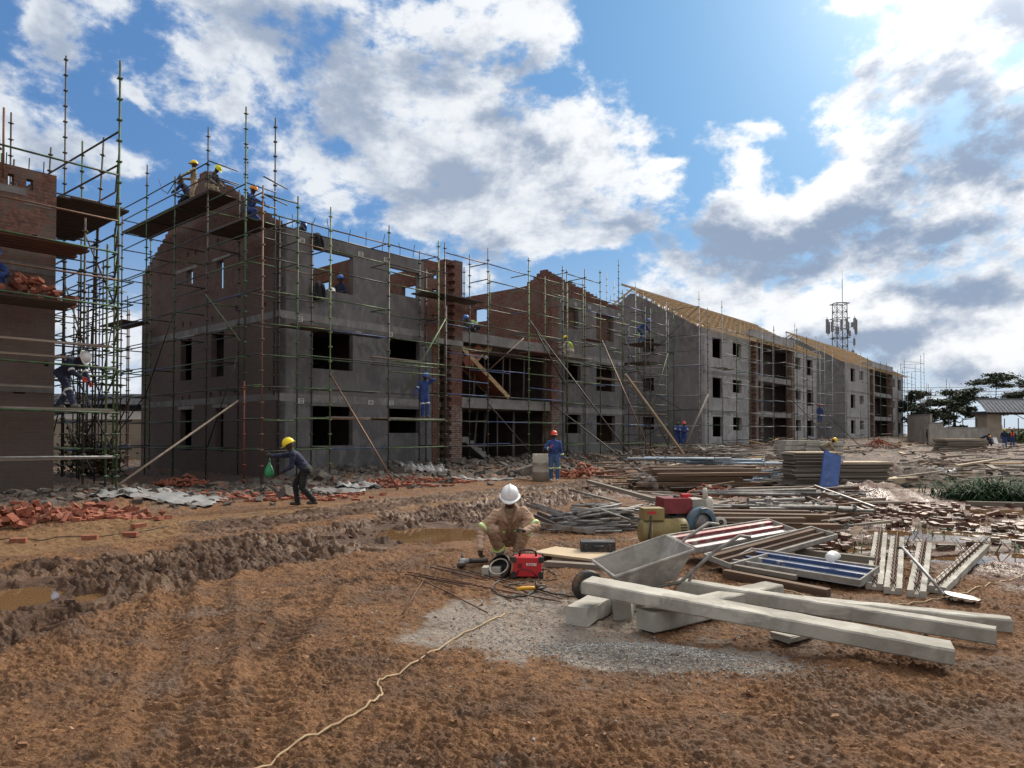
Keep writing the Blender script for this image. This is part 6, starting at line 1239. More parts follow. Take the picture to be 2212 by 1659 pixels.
# loose pipes
def pipes(n, cx, cy, rx, ry, hh, L, ang, spread, label, group, r=.024, z0=0, m=M_PIPE, flange=False, name='steel_pipe'):
    for i in range(n):
        u, v = rb.gauss(0, .5), rb.gauss(0, .5); x = cx+u*rx; y = cy+v*ry; top = max(0, 1-math.hypot(u, v))*hh*rb.uniform(.3, 1); l = L*rb.uniform(.6, 1.1); a = ang+rb.gauss(0, spread); t = rb.gauss(0, .10 if top > .1 else .02)
        d = Vector((math.cos(a), math.sin(a), t))*l/2; zc = max(Hz(x+d.x, y+d.y)-d.z, Hz(x-d.x, y-d.y)+d.z, Hz(x, y))+r+top+z0; p = Vector((x, y, zc))
        mb = MB().path([p-d, p, p+d], r, 7)
        if flange:
            e = p+d*(1 if rb.random() < .6 else -1); T = axes(e, e+d*.1); mb.box(-.004, -.065, -.065, .006, .065, .065, 0, T)
            if rb.random() < .6: T = axes(p-d*.3, p); mb.box(-.05, -.045, -.045, .05, .045, .045, 0, T)
        tag(mb.build(name, m, None, not flange), label, 'pipe', group)
p = on(1300, 1146); pipes(85, p.x, p.y+.1, .60, .40, .62, 1.05, .15, .5, 'short galvanised pipe in the tangled heap between the welder and the alternator', 'galvanised pipes in the tangled heap', .022)
p = on(1640, 1108); pipes(14, p.x, p.y, .7, .35, .12, 2.4, -.18, .09, 'long silver pipe lying across the timbers behind the engine', 'long pipes over the timbers behind the engine', .032, .32)
p = on(1680, 1150); pipes(16, p.x+.3, p.y+.6, .8, .3, .15, 1.5, -.12, .15, 'flanged prop tube on the dark timber stack behind the red panel', 'flanged props on the dark timber stack', .03, .30, flange=True)
M_PIPEB = mat('pale_blue_steel', (.30, .38, .46), (.22, .27, .33), 7, .5, .4, c3=(.34, .34, .33), s3=5, rand=.2)
p = on(1545, 1048); pipes(22, p.x, p.y+.6, 1.4, .35, .15, 3.2, -.06, .06, 'pale blue prop tube lying on top of the long brown timber stack', 'pale blue prop tubes on the timber stack', .034, .62, M_PIPEB, True)
p = on(1665, 1050); pipes(26, p.x, p.y+.5, .55, .35, .45, 1.0, -.4, .4, 'flanged prop end in the heap at the end of the long timber stack', 'prop ends heaped at the timber stack', .03, .1, M_PIPEB, True)
p = on(1500, 985); pipes(24, p.x, p.y, 3.2, 1.6, .2, 3.2, .1, .5, 'steel tube strewn on the rubble before the second block', 'tubes strewn before the second block', .03, .05)
for k, (a, b, w) in enumerate((((1142, 1112), (1232, 1124), .26), ((1150, 1128), (1222, 1147), .22), ((1150, 1149), (1285, 1156), .14), ((1175, 1118), (1236, 1138), .3))):
    p0, p1 = on(*a, .05+.05*(3-k)), on(*b, .03); L = (p1-p0).length; mb = MB().box(0, -w/2, 0, L, w/2, .006).box(0, -w/2, .006, L, -w/2+.008, .07).box(0, w/2-.008, .006, L, w/2, .07)
    tag(mb.build('steel_channel', M_STEEL if k != 1 else PD[0], None, False, axes(p0, p1)), ('silver steel channel uppermost beside the pipe tangle', 'dark rusty steel channel next to the puddle', 'flat perforated strip of steel in the mud below the pipe tangle', 'broad bent steel channel under the uppermost one')[k], 'steel channel')
# timbers
def plank(a, b, w, t, z0, z1, m, label, group=None, cat='plank', name='plank', ground=True):
    p0, p1 = (on(*a, z0), on(*b, z1)); return tag(MB().box(0, -w/2, 0, (p1-p0).length, w/2, t).build(name, m, None, False, axes(p0, p1)), label, cat, group)
g1 = 'long brown timbers in the stack before the second block'
for j in range(5):
    for i in range(4):
        p0 = on(1372+rb.uniform(-8, 20)+10*j, 1062-3*i); q = p0+Vector((3.3+rb.uniform(-.5, .5), .15+rb.uniform(-.1, .1), 0)); z = Hz(p0.x, p0.y)+.02+j*.14; p0 = Vector((p0.x, p0.y+.35*i, z)); q = Vector((q.x, q.y+.35*i, z+rb.uniform(-.02, .03)))
        tag(MB().box(0, -.12, 0, (q-p0).length, .12, rb.uniform(.06, .12)).build('timber_beam', M_OLD, None, False, axes(p0, q)), 'long dark brown timber in the stack with pale blue tubes on top', 'timber', g1)
g2 = 'dark timbers in the stack behind the red formwork panel'
for j in range(4):
    for i in range(3):
        p0 = on(1500+rb.uniform(-5, 25), 1168-3*i); z = Hz(p0.x, p0.y)+.02+.10*j; p0 = Vector((p0.x+.05*j, p0.y+.30*i, z)); q = p0+Vector((1.75+rb.uniform(-.3, .35), -.18+rb.uniform(-.05, .05), rb.uniform(-.01, .02)))
        tag(MB().box(0, -.09, 0, (q-p0).length, .09, rb.uniform(.05, .09)).build('timber_beam', M_OLD, None, False, axes(p0, q)), 'dark timber in the low stack topped by flanged props', 'timber', g2)
for a, b, w, t, z, m, lab in (((1590, 1066), (1868, 1058), .22, .07, .10, M_GREYT, 'long pale brown beam lying before the board stacks, uppermost of two'), ((1600, 1072), (1855, 1070), .25, .09, .0, M_OLD, 'long brown beam lying before the board stacks, lower of two'), ((1862, 1056), (1968, 1050), .5, .16, .1, M_PLY, 'thick tan board lying by the square board stack'), ((1760, 1075), (1890, 1132), .05, .05, .28, M_STEEL, 'thin shiny steel angle slanting over the flanged props'), ((1752, 1080), (1868, 1134), .04, .04, .24, M_STEEL, 'second shiny steel angle slanting below the first over the flanged props'), ((1270, 1068), (1415, 1128), .1, .08, .38, M_GREYT, 'grey timber slanting from the pipe tangle towards the alternator'), ((2088, 1092), (2260, 1096), .12, .1, .0, M_GREYT, 'pale kerb-like timber lying below the grass clump'), ((1140, 1076), (1200, 1079), .1, .03, .05, M_GREYT, 'short grey plank on the mud behind the welder'), ((1395, 1062), (1560, 1058), .1, .05, .1, M_GREYT, 'pale grey plank at the foot of the long timber stack')): plank(a, b, w, t, z, z, m, lab)
g3 = 'weathered planks and offcuts strewn over the yard'
for i in range(120):
    vx = rb.uniform(1380, 2230); vy = 945+rb.random()**1.3*105
    if 1735 < vx < 1945 and vy > 975: continue
    p0 = on(vx, vy); a = rb.gauss(0, .35)+(.0 if rb.random() < .8 else 1.2); L = rb.uniform(.6, 3.6); q = p0+Vector((math.cos(a), math.sin(a), 0))*L; h = rb.uniform(.02, .45)
    p0.z += h; q.z = Hz(q.x, q.y)+max(0.02, h+rb.gauss(0, .1))
    m = rb.choice((M_OLD, M_OLD, M_GREYT, M_GREYT, M_PLY, M_PINE)); tag(MB().box(0, -.09, 0, L, .09, rb.uniform(.025, .08)).build('plank', m, None, False, axes(p0, q)), 'weathered plank or offcut strewn over the yard before the far blocks', 'plank', g3)
mb = MB()
for i in range(950):
    vx = rb.uniform(1300, 2230); vy = 943+rb.random()**1.4*115; p = on(vx, vy)
    if 1735 < vx < 1945 and vy > 985: continue
    if rb.random() < .35: s = rb.uniform(.06, .25); mb.rock((p.x, p.y, p.z+rb.uniform(0, .12)), (s*2.2, s, s*.5), 0, rb)
    else:
        a = rb.gauss(.1, .45); L = rb.uniform(.3, 1.9); d = Vector((math.cos(a), math.sin(a), rb.gauss(0, .06)))*L/2; p.z += rb.uniform(.03, .42); mb.bar(p-d, p+d, rb.uniform(.06, .22), rb.uniform(.02, .07), rb.choice((1, 1, 2, 0)))
tag(mb.build('debris', [M_RUB, M_OLD, M_GREYT]), 'splintered timber, mortar and earth strewn over the yard', 'debris', kind='stuff')
mb = MB()
for i in range(150):
    vx = rb.uniform(1390, 1890); vy = rb.uniform(1062, 1165); p = on(vx, vy); a = rb.gauss(0, .5)+(1.3 if rb.random() < .2 else 0); L = rb.uniform(.25, 1.3); d = Vector((math.cos(a), math.sin(a), rb.gauss(0, .15)))*L/2; z = rb.uniform(.03, .3); p.z += z
    if rb.random() < .3: mb.tube(p-d, p+d, rb.uniform(.01, .025), n=6, m=1)
    else: mb.bar(p-d, p+d, rb.uniform(.05, .16), rb.uniform(.015, .05), rb.choice((0, 0, 2)))
tag(mb.build('scrap', [M_OLD, M_STEEL, M_GREYT]), 'tangle of short timber and steel scrap round the engine and timber stacks', 'scrap', kind='stuff')
# board stacks
def boards(x, y, n, w, d, rz, label, group, m, t=.042, jit=.05):
    z = Hz(x, y); 
    for k in range(n):
        o = MB().box(-w/2, -d/2, 0, w/2, d/2, t*.86).build('shutter_board', m if k < n-1 or m is not M_GREYT else M_PLY, None, False, Matrix.Translation((x+rb.uniform(-jit, jit), y+rb.uniform(-jit, jit), z+k*t)) @ Matrix.Rotation(rz+rb.uniform(-.03, .03), 4, 'Z')); tag(o, label, 'board', group)
p = on(1868, 1058); boards(p.x, p.y+.5, 20, 1.65, .9, .06, 'grey shutter board in the square stack in front of the leaning blue panel', 'shutter boards in the nearer square stack', M_GREYT, .042, .085)
p = on(1788, 1058); boards(p.x, p.y+1.2, 25, 1.45, .9, .06, 'grey shutter board in the taller stack behind the leaning blue panel', 'shutter boards in the taller stack', M_GREYT, .044, .08)
a0, a1 = on(1790, 1062), atd(1800, 979, on(1790, 1062).y+.55); T = axes(a0, a1, (0, 1, 0)); r = bpy.data.objects.new('formwork_panel', None); COL.objects.link(r); r.matrix_basis = T; tag(r, 'blue steel formwork panel leaning upright against the board stacks', 'formwork panel'); L = (a1-a0).length
S_BP = mat('blue_panel_paint', (.045, .105, .32), (.03, .07, .22), 4, .5, c3=(.2, .2, .22), s3=6, f3=(.6, .7)); MB().box(0, -.26, 0, L, .26, .02).build('sheet', S_BP, r); MB().box(.003, -.258, .0205, L-.003, -.2, .07).box(.003, .2, .0205, L-.003, .258, .07).box(.003, -.02, .0205, L-.003, .02, .06).build('rim', S_BP, r)
p = on(1795, 1000); boards(p.x, p.y+4.5, 4, 2.2, 1.4, .1, 'big pale concrete slab in the slab stack beyond the board stacks', 'concrete slabs beyond the board stacks', M_PRE, .3, .08)
p = on(1850, 1000); boards(p.x, p.y+4.5, 9, 2.3, 1.3, .05, 'wavy edged pale sheet in the pile beside the concrete slabs', 'wavy sheets beside the concrete slabs', M_PRE, .12, .09)
p = on(2090, 975); boards(p.x, p.y+1, 10, 3.2, 1.8, .0, 'grey sheet in the far stack where a person in navy stoops', 'sheets in the far stack', M_GREYT, .1, .12)
ch = thing('garden_chair', 'white plastic garden chair turned away beside two far workers', 'chair', atd(2160, 962, 60), R(30)); ch.location.z = Hz(ch.location.x, ch.location.y)
MB().box(-.28, -.28, .42, .28, .28, .48).build('seat', M_WTXT, ch); MB().bar((0, .28, .5), (0, .42, 1.0), .6, .05, 0, (0, 1, 0)).build('backrest', M_WTXT, ch)
for sx in (-.25, .25):
    for sy in (-.25, .25): MB().tube((sx, sy, 0), (sx, sy, .42), .03, n=6).build('leg', M_WTXT, ch)
# leaning baulk and pole
def rod(p, q, w, h, m, label, cat='timber', name='timber_beam'): return tag(MB().box(0, -w/2, 0, (q-p).length, w/2, h).build(name, m, None, False, axes(p, q)), label, cat)
q = on(1482, 992); rod(q, atd(1350, 810, 37.5), .17, .09, M_PLY, 'long pale timber baulk leaning against the front block’s end scaffold'); q = on(1472, 975); tag(MB().path([sit(q.x, q.y), atd(1530, 852, q.y+2.2)], .06, 7).build('timber_pole', M_GUM, None, True), 'slim gum pole leaning at the corner of the second block', 'pole')
# crumpled sheets
def sheet(vx, vy, w, d, rot, label, m=M_SHEET, amp=.07, seed=1, n=22):
    c = on(vx, vy); xs, ys = np.meshgrid(np.linspace(-1, 1, n), np.linspace(-1, 1, n)); x = xs*w/2*(1+.15*perlin(ys*2, ys*0, seed)); y = ys*d/2*(1+.2*perlin(xs*2, xs*0, seed+3)); X_ = c.x+x*math.cos(rot)-y*math.sin(rot); Y_ = c.y+x*math.sin(rot)+y*math.cos(rot)
    h = ground_fields(X_.ravel(), Y_.ravel())[0]+.02+amp*(np.abs(fbm(X_.ravel()*2.6, Y_.ravel()*2.6, 3, seed))*1.6+.3*np.abs(perlin(X_.ravel()*8, Y_.ravel()*8, seed)))
    o = bpy.data.objects.new('plastic_sheet', grid_mesh('plastic_sheet', X_.ravel(), Y_.ravel(), h, n, n, False)); o.data.materials.append(m); COL.objects.link(o); so_ = o.modifiers.new('t', 'SOLIDIFY'); so_.thickness = .006; return tag(o, label, 'sheeting')
sheet(350, 1070, 2.6, 1.5, .15, 'grey plastic sheet crumpled on rubble near the tall scaffold foot'); sheet(700, 1062, 2.3, 1.2, .05, 'pale plastic sheet spread behind the stooping man', seed=3, amp=.04); sheet(770, 1052, 1.2, .9, .2, 'smooth pale sheet folded over beside the raking pole', seed=5, amp=.14); sheet(1040, 1037, 2.3, .7, .05, 'pale flat sheet lying before the open bay', seed=7, amp=.04)
sheet(915, 1016, 1.6, 1.1, .3, 'crumpled bright plastic on the rubble beside the brick pier', seed=9, amp=.25); sheet(100, 990, 1.2, .8, .3, 'crumpled white plastic at the foot of the dark brick block', seed=11, amp=.3); sheet(1412, 1034, .9, .8, .2, 'grey blue plastic bundled at the end of the long timber stack', seed=13, amp=.4); sheet(1598, 1178, 1.5, .8, -.2, 'black shiny sheeting draped behind the red formwork panel', M_TARP, .28, 15, 30)
sheet(1990, 1030, 2.4, 1.0, .1, 'pale grey sheeting arched over scrap in the yard', seed=17, amp=.35); sheet(2060, 940+30, 2.6, 1.0, .1, 'pale crumpled sheet among far scrap', seed=19, amp=.2)
# grass
M_GRASS = mat('coarse_green_grass', (.032, .085, .035), (.018, .05, .022), 3, .75, c3=(.06, .12, .045), s3=6, spec=.2); mb = MB()
def blade(mb, p, a, L, w, bend):
    d = Vector((math.cos(a), math.sin(a), 0)); s = Vector((-d.y, d.x, 0)); pts = []
    for k in range(5): f = k/4; pts.append((p+d*L*bend*f**1.3+Vector((0, 0, L*(f-.75*bend*f*f))), w*(1-f)**.7))
    vs = [];
    for q, ww in pts: vs += [q-s*ww, q+s*ww]
    mb.add(vs, [(2*k, 2*k+1, 2*k+3, 2*k+2) for k in range(4)])
c = on(2150, 1080)
for i in range(1500):
    x = c.x+rb.gauss(.1, .55); y = c.y+rb.gauss(.3, .4); blade(mb, sit(x, y), rb.uniform(0, 6.3), rb.uniform(.5, 1.15), .015, rb.uniform(.55, 1.15))
tag(mb.build('grass', M_GRASS), 'clump of long coarse grass behind the strewn wet bricks', 'grass', kind='stuff'); mb = MB()
for i in range(110):
    vx = rb.uniform(1780, 2210); vy = rb.uniform(1135, 1205); p = on(vx, vy); blade(mb, p, rb.uniform(0, 6.3), rb.uniform(.35, .9), .008, rb.uniform(1.15, 1.3))
tag(mb.build('cut_grass', M_GRASS), 'cut grass blades strewn about the concrete ribs', 'grass', kind='stuff')
# ------------------------------------------------------------------ the far edge of the site
rt = random.Random(31)
M_LEAF = mat('dark_acacia_leaves', (.035, .055, .026), (.02, .033, .016), .8, .8, c3=(.06, .08, .035), s3=.5); M_LEAFB = mat('brown_green_leaves', (.10, .075, .035), (.05, .045, .022), 1.5, .8, c3=(.16, .09, .04), s3=1); M_BARK = mat('tree_bark', (.06, .05, .042), (.035, .03, .026), 5, .9); M_WALLG = plastermat('site_wall_block', (.36, .34, .31), (.28, .26, .24), (.42, .40, .37), .6); M_ROOFG = mat('grey_sheet_roof', (.20, .21, .23), (.15, .16, .18), 2, .5, .3); M_SHED = mat('pale_shed_wall', (.62, .61, .58), (.5, .49, .47), 1, .85); M_TANW = mat('tan_garden_wall', (.34, .29, .23), (.27, .23, .18), 1.2, .9)
def tree(p, H, crown, label, leaf=M_LEAF, n=2200, size=.3, trunk=.25, bare=False, group=None):
    """crown: list of (dx, dz, rx, rz) umbrella clumps; tapered trunk with limbs reaching into each"""
    k_ = 1.0 if bare else 1.22; H *= k_; crown = [(a*k_, b*k_, c*k_, d*k_) for a, b, c, d in crown]; n = int(n*2.6); r = thing('tree', label, 'tree', p, 0, group); mb = MB(); fork = Vector((0, 0, H*.35))
    mb.path([(0, 0, -.2), (trunk*.3, 0, H*.18), fork], [trunk, trunk*.8, trunk*.65], 9)
    for dx, dz, rx, rz in crown:
        e = Vector((dx, rt.uniform(-1, 1)*rx*.5, dz-rz*.4)); m_ = fork.lerp(e, .5)+Vector((0, 0, -.06*H)); mb.path([fork, m_, e], [trunk*.45, trunk*.3, trunk*.12], 6)
        for k in range(6):
            f = e+Vector((rt.uniform(-.9, .9)*rx, rt.uniform(-.9, .9)*rx, rt.uniform(-.2, .8)*rz)); mb.path([m_.lerp(e, .6), m_.lerp(f, .7)+Vector((0, 0, .1)), f], [trunk*.14, trunk*.09, .02], 4)
            if bare:
                for q in range(4): g = f+Vector((rt.uniform(-1, 1), rt.uniform(-1, 1), rt.uniform(0, 1)))*H*.12; mb.path([f, g], [.03, .012], 4)
    mb.build('trunk', M_BARK, r, True)
    if bare: return r
    lb = MB(); A = sum(c[2]*c[2] for c in crown)
    for dx, dz, rx, rz in crown:
        cl = [Vector((dx+rt.gauss(0, .45)*rx, rt.gauss(0, .45)*rx, dz+rt.gauss(0, .4)*rz)) for _ in range(max(6, int(26*rx*rx/A)))]
        for k in range(int(n*rx*rx/A)):
            c = rt.choice(cl)+Vector((rt.gauss(0, .2)*rx, rt.gauss(0, .2)*rx, rt.gauss(0, .16)*rz)); e = Euler((rt.uniform(-.9, .9), rt.uniform(-.9, .9), rt.uniform(0, 6.3))).to_matrix(); s = size*rt.uniform(.5, 1.2)
            lb.add([c+e @ Vector(q)*s for q in ((-.5, -.3, 0), (.5, -.35, .05), (.55, .3, 0), (-.45, .35, .06))], [(0, 1, 2, 3)])
    lb.build('crown', leaf, r, uv=False); return r
GT = 'trees beyond the site wall'
gz = lambda p: Vector((p.x, p.y, Hz(p.x, p.y)))
tree(gz(atd(2150, 925, 110)), 10, [(-3.5, 6.6, 2.6, .7), (0, 8.2, 3.2, .8), (3.5, 7.4, 3.0, .8), (-1.5, 5.4, 2.0, .5), (2.2, 5.8, 2.0, .6), (6, 6.6, 2.2, .6)], 'wide umbrella crowned acacia rising behind the canopy roof', n=3200, group=GT)
tree(gz(atd(2062, 925, 100)), 7, [(0, 4.6, 2.0, 1.2), (-1.2, 3.2, 1.4, .9), (1.4, 3.2, 1.5, .9), (.3, 5.4, 1.3, .7), (-.8, 1.8, 1.2, .6)], 'dense round dark tree between the bare tree and the acacia', n=2600, group=GT)
tree(gz(atd(2008, 925, 95)), 5.2, [(-1.2, 3.6, 1.2, .5), (1.2, 3.9, 1.5, .6), (2.6, 3.4, 1.0, .5), (0, 2.7, 1.3, .5)], 'small spreading tree next to the bare tree', n=1500, group=GT)
tree(gz(atd(1974, 925, 92)), 5.6, [(0, 4.6, 1.3, .6), (-.9, 3.4, 1.3, .6), (.9, 2.8, 1.5, .7), (.4, 1.8, 1.5, .6)], 'leafy tree showing through the far scaffold tower', n=1500, group=GT)
tree(gz(atd(1994, 925, 90)), 7.2, [(-.4, 5.6, .9, .7), (.9, 5.9, .8, .5), (.2, 4.6, .8, .5)], 'leafless forked tree beyond the far scaffold', bare=True, trunk=.16, group=GT)
tree(gz(atd(2240, 925, 118)), 9, [(-2, 6.2, 2.6, .9), (1, 6.8, 2.4, .8), (-3.2, 4.2, 1.6, .6)], 'acacia cut by the picture edge behind the canopy', n=1600, group=GT)
for vx, d, w in ((2105, 95, 5), (2180, 96, 6), (2225, 90, 5)):
    p = gz(atd(vx, 930, d)); r = thing('hedge', 'green bush at the foot of the far wall '+{2105: 'beside the canopy column', 2180: 'under the canopy roof', 2225: 'at the picture edge'}[vx], 'hedge', p); lb = MB(); MB().path([(0, 0, 0), (.1, 0, 1)], [.08, .04], 5).build('stem', M_BARK, r)
    for k in range(900): c = Vector((rt.gauss(0, w*.25), rt.gauss(0, .7), abs(rt.gauss(.5, .5)))); e = Euler((rt.uniform(-1, 1), rt.uniform(-1, 1), rt.uniform(0, 6))).to_matrix(); lb.add([c+e @ Vector(q)*.28 for q in ((-.5, -.3, 0), (.5, -.35, 0), (.5, .3, 0), (-.5, .35, 0))], [(0, 1, 2, 3)])
    lb.build('foliage', mat('hedge_green', (.075, .14, .035), (.04, .08, .02), 2, .7), r, uv=False)
# site walls, huts, canopy
def wallseg(vx0, vx1, d0, d1, h, label, m=M_WALLG):
    p, q = gz(atd(vx0, 940, d0)), gz(atd(vx1, 940, d1)); q.z = p.z; L = (q-p).length; r = thing('site_wall', label, 'wall', p, math.atan2(q.y-p.y, q.x-p.x)); MB().box(0, -.12, -.6, L, .12, h).build('wall_panel', m, r); MB().box(-.05, -.17, h+.002, L+.05, .17, h+.1).build('coping', M_CONC, r); return r
wallseg(2036, 2132, 84, 84, 1.9, 'low grey boundary wall between the trees and the canopy'); wallseg(2006, 2036, 74, 74, 2.3, 'grey block wall stub standing forward of the boundary wall'); wallseg(1962, 2012, 84, 80, 3.0, 'taller grey wall of the flat roofed hut by the far scaffold'); wallseg(2128, 2300, 100, 100, 1.8, 'boundary wall running behind the canopy')
for k in range(6):
    p = gz(atd(2050+30*k, 940, 86)); tag(MB().tube(p, p+Vector((0, 0, 3.1)), .05, n=6).build('fence_post', S_DARK), 'thin fence post above the boundary wall', 'post', 'fence posts above the boundary wall')
cp = gz(atd(2136, 945, 86)); cr = thing('canopy', 'open gate canopy with thick tan columns and grey sheet roof', 'canopy', cp, R(4))
MB().box(-1.0, -1.0, -.5, .9, 1.0, 3.55).build('column', M_TANW, cr); MB().box(.9, -.6, -.5, 1.3, .6, 2.2).build('column', M_SHED, cr); MB().box(8.2, -1, -.5, 10, 1.0, 3.55).build('column', M_TANW, cr)
MB().box(-1.3, -1.3, 3.552, 10.5, 1.4, 3.9).build('beam', mat('dark_fascia', (.06, .06, .065), None, 3, .7), cr); mb = MB(); mb.prism([(-1.8, 3.75), (-1.55, 5.4), (11, 5.4), (11, 3.75)], 0, .08, 0, Matrix.Translation((0, -2.0, 0)) @ Matrix(((1, 0, 0, 0), (0, 1, 1.1, -4.125), (0, 0, 1, 0), (0, 0, 0, 1))))
for k in range(26): x = -1.5+k*.48; mb.bar((x, -2.03, 3.78), (x, -.2, 5.4), .05, .05)
mb.build('roof', M_ROOFG, cr); MB().bar((-1.7, -.1, 5.44), (11, -.1, 5.44), .3, .12).build('ridge_cap', M_ROOFG, cr)
# mast
mp = atd(1816, 938, 150); ms = thing('telecom_mast', 'tall lattice telecom mast with panel antennas, rising behind the farthest roof', 'mast', (mp.x, mp.y, 0)); mb = MB(); W = 1.3; Ht = 30
for sx in (-1, 1):
    for sy in (-1, 1): mb.tube((sx*W, sy*W, 0), (sx*W*.82, sy*W*.82, Ht), .085, n=6)
nz_ = 16
for k in range(nz_):
    z0, z1 = Ht*k/nz_, Ht*(k+1)/nz_; a, b2 = W*(1-.18*k/nz_), W*(1-.18*(k+1)/nz_)
    for (x0, y0), (x1, y1) in (((-1, -1), (1, -1)), ((1, -1), (1, 1)), ((1, 1), (-1, 1)), ((-1, 1), (-1, -1))): mb.tube((x0*a, y0*a, z0), (x1*b2, y1*b2, z1), .036, n=4).tube((x1*a, y1*a, z0), (x0*b2, y0*b2, z1), .036, n=4).tube((x0*b2, y0*b2, z1), (x1*b2, y1*b2, z1), .06, n=4)
mb.build('lattice_tower', S_DARK, ms); MB().tube((.6, 0, Ht), (.6, 0, Ht+5.2), .06, n=6).tube((.6, 0, Ht+5.2), (.6, 0, Ht+7.2), .025, n=4).build('lightning_rod', S_DARK, ms)
mb = MB()
for z in (Ht-.2, Ht-3.4, Ht-7.6): mb.box(-1.6, -1.45, z, 1.6, -1.35, z+.1).box(-1.6, 1.35, z, 1.6, 1.45, z+.1).box(-1.6, -1.35, z, -1.5, 1.35, z+.1).box(1.5, -1.35, z, 1.6, 1.35, z+.1)
mb.build('platform_ring', S_DARK, ms)
M_ANT = mat('grey_antenna', (.22, .23, .25), (.16, .17, .19), 2, .6)
for x, y, z, w, h in ((-3.2, -1, 23.4, .5, 3.0), (-2.3, -1.4, 23.6, .5, 2.2), (2.6, -1.2, 24.2, .45, 2.4), (3.2, -.6, 23.2, .5, 3.2), (-1.4, -1.8, 23.0, .7, 1.6), (1.9, -1.8, 24.6, .6, 1.0), (-2.7, -.8, 17.2, .9, 1.6), (-1.8, -1.6, 17.8, .5, 1.4), (2.0, -1.6, 18.2, .5, 1.4), (-1.3, -1.5, 14.2, 1.1, .7), (-.6, -2.0, 23.8, .4, 2.4), (.5, -2.1, 24.0, .4, 2.2), (-2.0, .9, 23.5, .5, 2.6), (2.2, .9, 23.5, .5, 2.6), (1.3, -1.7, 22.6, .4, 1.2), (.2, -1.6, 18.0, .5, 1.3), (2.6, -1.0, 20.8, .4, 1.4)):
    MB().box(x-w/2, y-.15, z, x+w/2, y+.1, z+h).build('antenna', M_ANT, ms); 
    if abs(x) > 1.9: MB().tube((x, y, z-.5), (x, y, z+h+.5), .05, n=5).tube((x, y, z+h*.5), (math.copysign(1.3, x), y+.3, z+h*.5), .05, n=5).build('bracket', S_DARK, ms)
MB().lathe([(.05, .3), (.5, .12), (.68, 0), (.66, -.1), (.05, -.1)], 20, 0, Matrix.Translation((3.5, -1.2, 18.2)) @ Matrix.Rotation(R(70), 4, 'X')).tube((1.4, -1, 18.2), (3.4, -1.1, 18.2), .06, n=5).build('dish', M_ANT, ms, True)
for k, z in enumerate((9.4, 8.6, 8.1)):
    a, b2 = atd(1700, 938, 128), atd(2600, 938, 96); a.z = z+1.5; b2.z = z+.6; n = 12; pts = [a.lerp(b2, i/n)-Vector((0, 0, 1.2*4*(i/n)*(1-i/n))) for i in range(n+1)]; tag(MB().path(pts, .035, 4).build('power_line', M_CABLE, None, True), ('uppermost overhead wire above the trees', 'middle overhead wire above the trees', 'lowest overhead wire above the trees')[k], 'wire', 'overhead wires')
# behind the gap between the blocks
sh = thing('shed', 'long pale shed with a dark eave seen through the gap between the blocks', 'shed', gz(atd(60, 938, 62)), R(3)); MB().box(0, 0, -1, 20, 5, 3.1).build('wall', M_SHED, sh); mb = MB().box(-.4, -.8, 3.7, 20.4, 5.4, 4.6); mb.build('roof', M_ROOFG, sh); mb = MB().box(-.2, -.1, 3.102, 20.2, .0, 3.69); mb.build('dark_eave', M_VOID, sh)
for k in range(5): MB().box(1.5+3.6*k, -.04, .9, 3.6+3.6*k, .03, 2.3).build('window', M_SHED, sh)
w_ = gz(atd(60, 945, 36)); wl_ = thing('garden_wall', 'tan plastered wall closing the gap between the two nearer blocks', 'wall', w_, R(6)); MB().box(-2, 0, -.5, 16, .25, 2.25).build('wall_panel', M_TANW, wl_); MB().box(-2.02, -.04, 2.252, 16.02, .29, 2.33).build('coping', M_TANW, wl_)
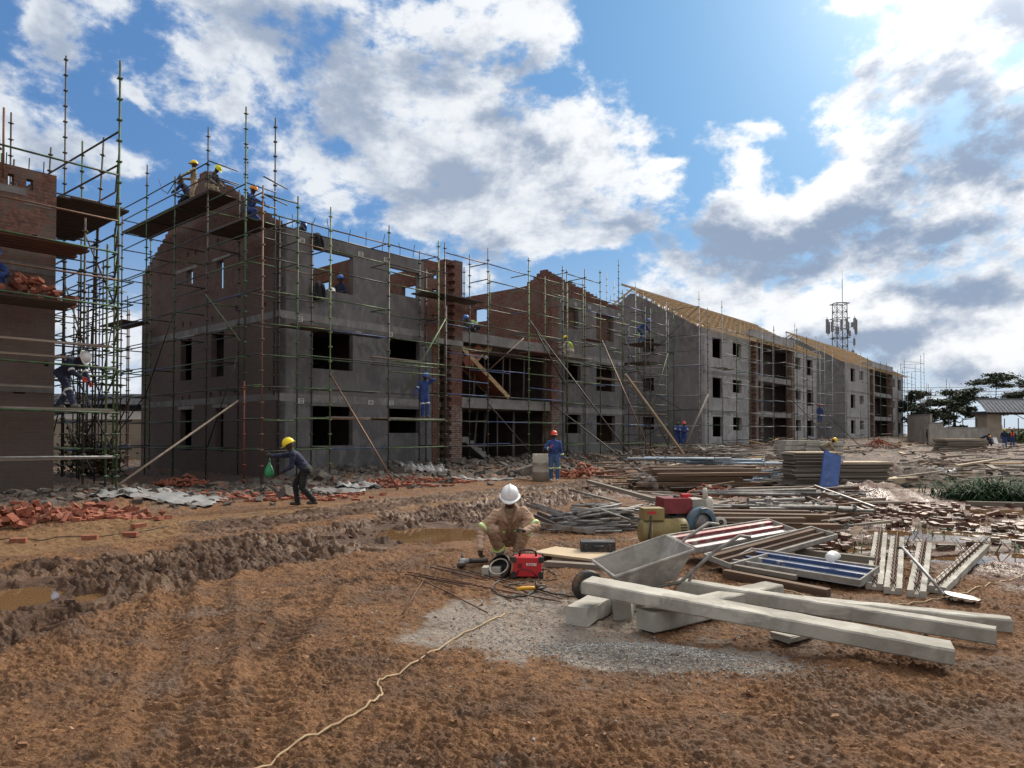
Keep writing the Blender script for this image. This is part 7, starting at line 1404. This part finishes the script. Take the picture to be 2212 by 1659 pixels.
for vx, d, hh, ww, lab in ((175, 28, 1.7, .8, 'dry reddish brown shrub behind the corner scaffold'), (222, 27, 1.1, .7, 'low brown green shrub beside the reddish one')):
    p = gz(atd(vx, 960, d)); r = thing('shrub', lab, 'shrub', p); lb = MB(); sb_ = MB()
    for k in range(14): a = rt.uniform(0, 6.3); sb_.path([(0, 0, 0), (math.cos(a)*ww*.4, math.sin(a)*ww*.4, hh*.6), (math.cos(a)*ww*.7, math.sin(a)*ww*.7, hh*rt.uniform(.8, 1.4))], [.02, .014, .005], 4)
    sb_.build('stem', M_BARK, r)
    for k in range(700): c = Vector((rt.gauss(0, ww*.5), rt.gauss(0, ww*.5), abs(rt.gauss(hh*.5, hh*.3)))); e = Euler((rt.uniform(-1, 1), rt.uniform(-1, 1), rt.uniform(0, 6))).to_matrix(); lb.add([c+e @ Vector(q)*.13 for q in ((-.5, -.3, 0), (.5, -.35, 0), (.5, .3, 0), (-.5, .35, 0))], [(0, 1, 2, 3)])
    lb.build('foliage', M_LEAFB, r, uv=False)
# dark jackets hung up to dry and the white hat on the sill
def jacket(p, rz, label, s=1.0):
    mb = MB(); pr = [(.05, .10), (.11, .06), (.19, .0), (.20, -.12), (.185, -.3), (.20, -.48), (.21, -.60), (.19, -.62)]; mb.lathe([(r_*s, z*s) for r_, z in pr], 18, 0, None, 1, .38)
    for sx in (-1, 1): mb.path([(.15*sx*s, 0, -.02*s), (.23*sx*s, -.03*s, -.2*s), (.25*sx*s, -.05*s, -.42*s), (.24*sx*s, -.06*s, -.55*s)], [.07*s, .062*s, .055*s, .045*s], 9)
    mb.v = [(x+.022*math.sin(19*z+5*x)*s, y+.02*math.sin(23*x+9*z)*s, z+.012*math.sin(31*x)) for x, y, z in mb.v]
    return tag(mb.build('work_jacket', C_BLACK, None, True, Matrix.Translation(p) @ Matrix.Rotation(rz, 4, 'Z')), label, 'jacket')
jacket(onplane(686, 507, .06), ANG, 'black work jacket slung over the top of the rendered wall', .85); jacket(onplane(687, 612, .1), ANG, 'black work jacket hung in the jamb of the top window', 1.0)
h = thing('hard_hat', 'white hard hat lying on the top window sill', 'hard hat', site(2.15, .08, 6.96), ANG); MB().lathe([(.15, 0), (.13, .01), (.125, .06), (.09, .12), (.02, .145)], 18).build('shell', H_WHITE, h, True)
tag(MB().path([ongable(390, 372+20, 1.55)+Vector((0, 0, .3)), ongable(362, 418, 1.55), ongable(350, 410, 1.55), ongable(343, 385, 1.55)], .018, 6).build('safety_lanyard', S_BLUE, None, True), 'safety lanyard looping from the guard rail of the gable platform', 'lanyard')
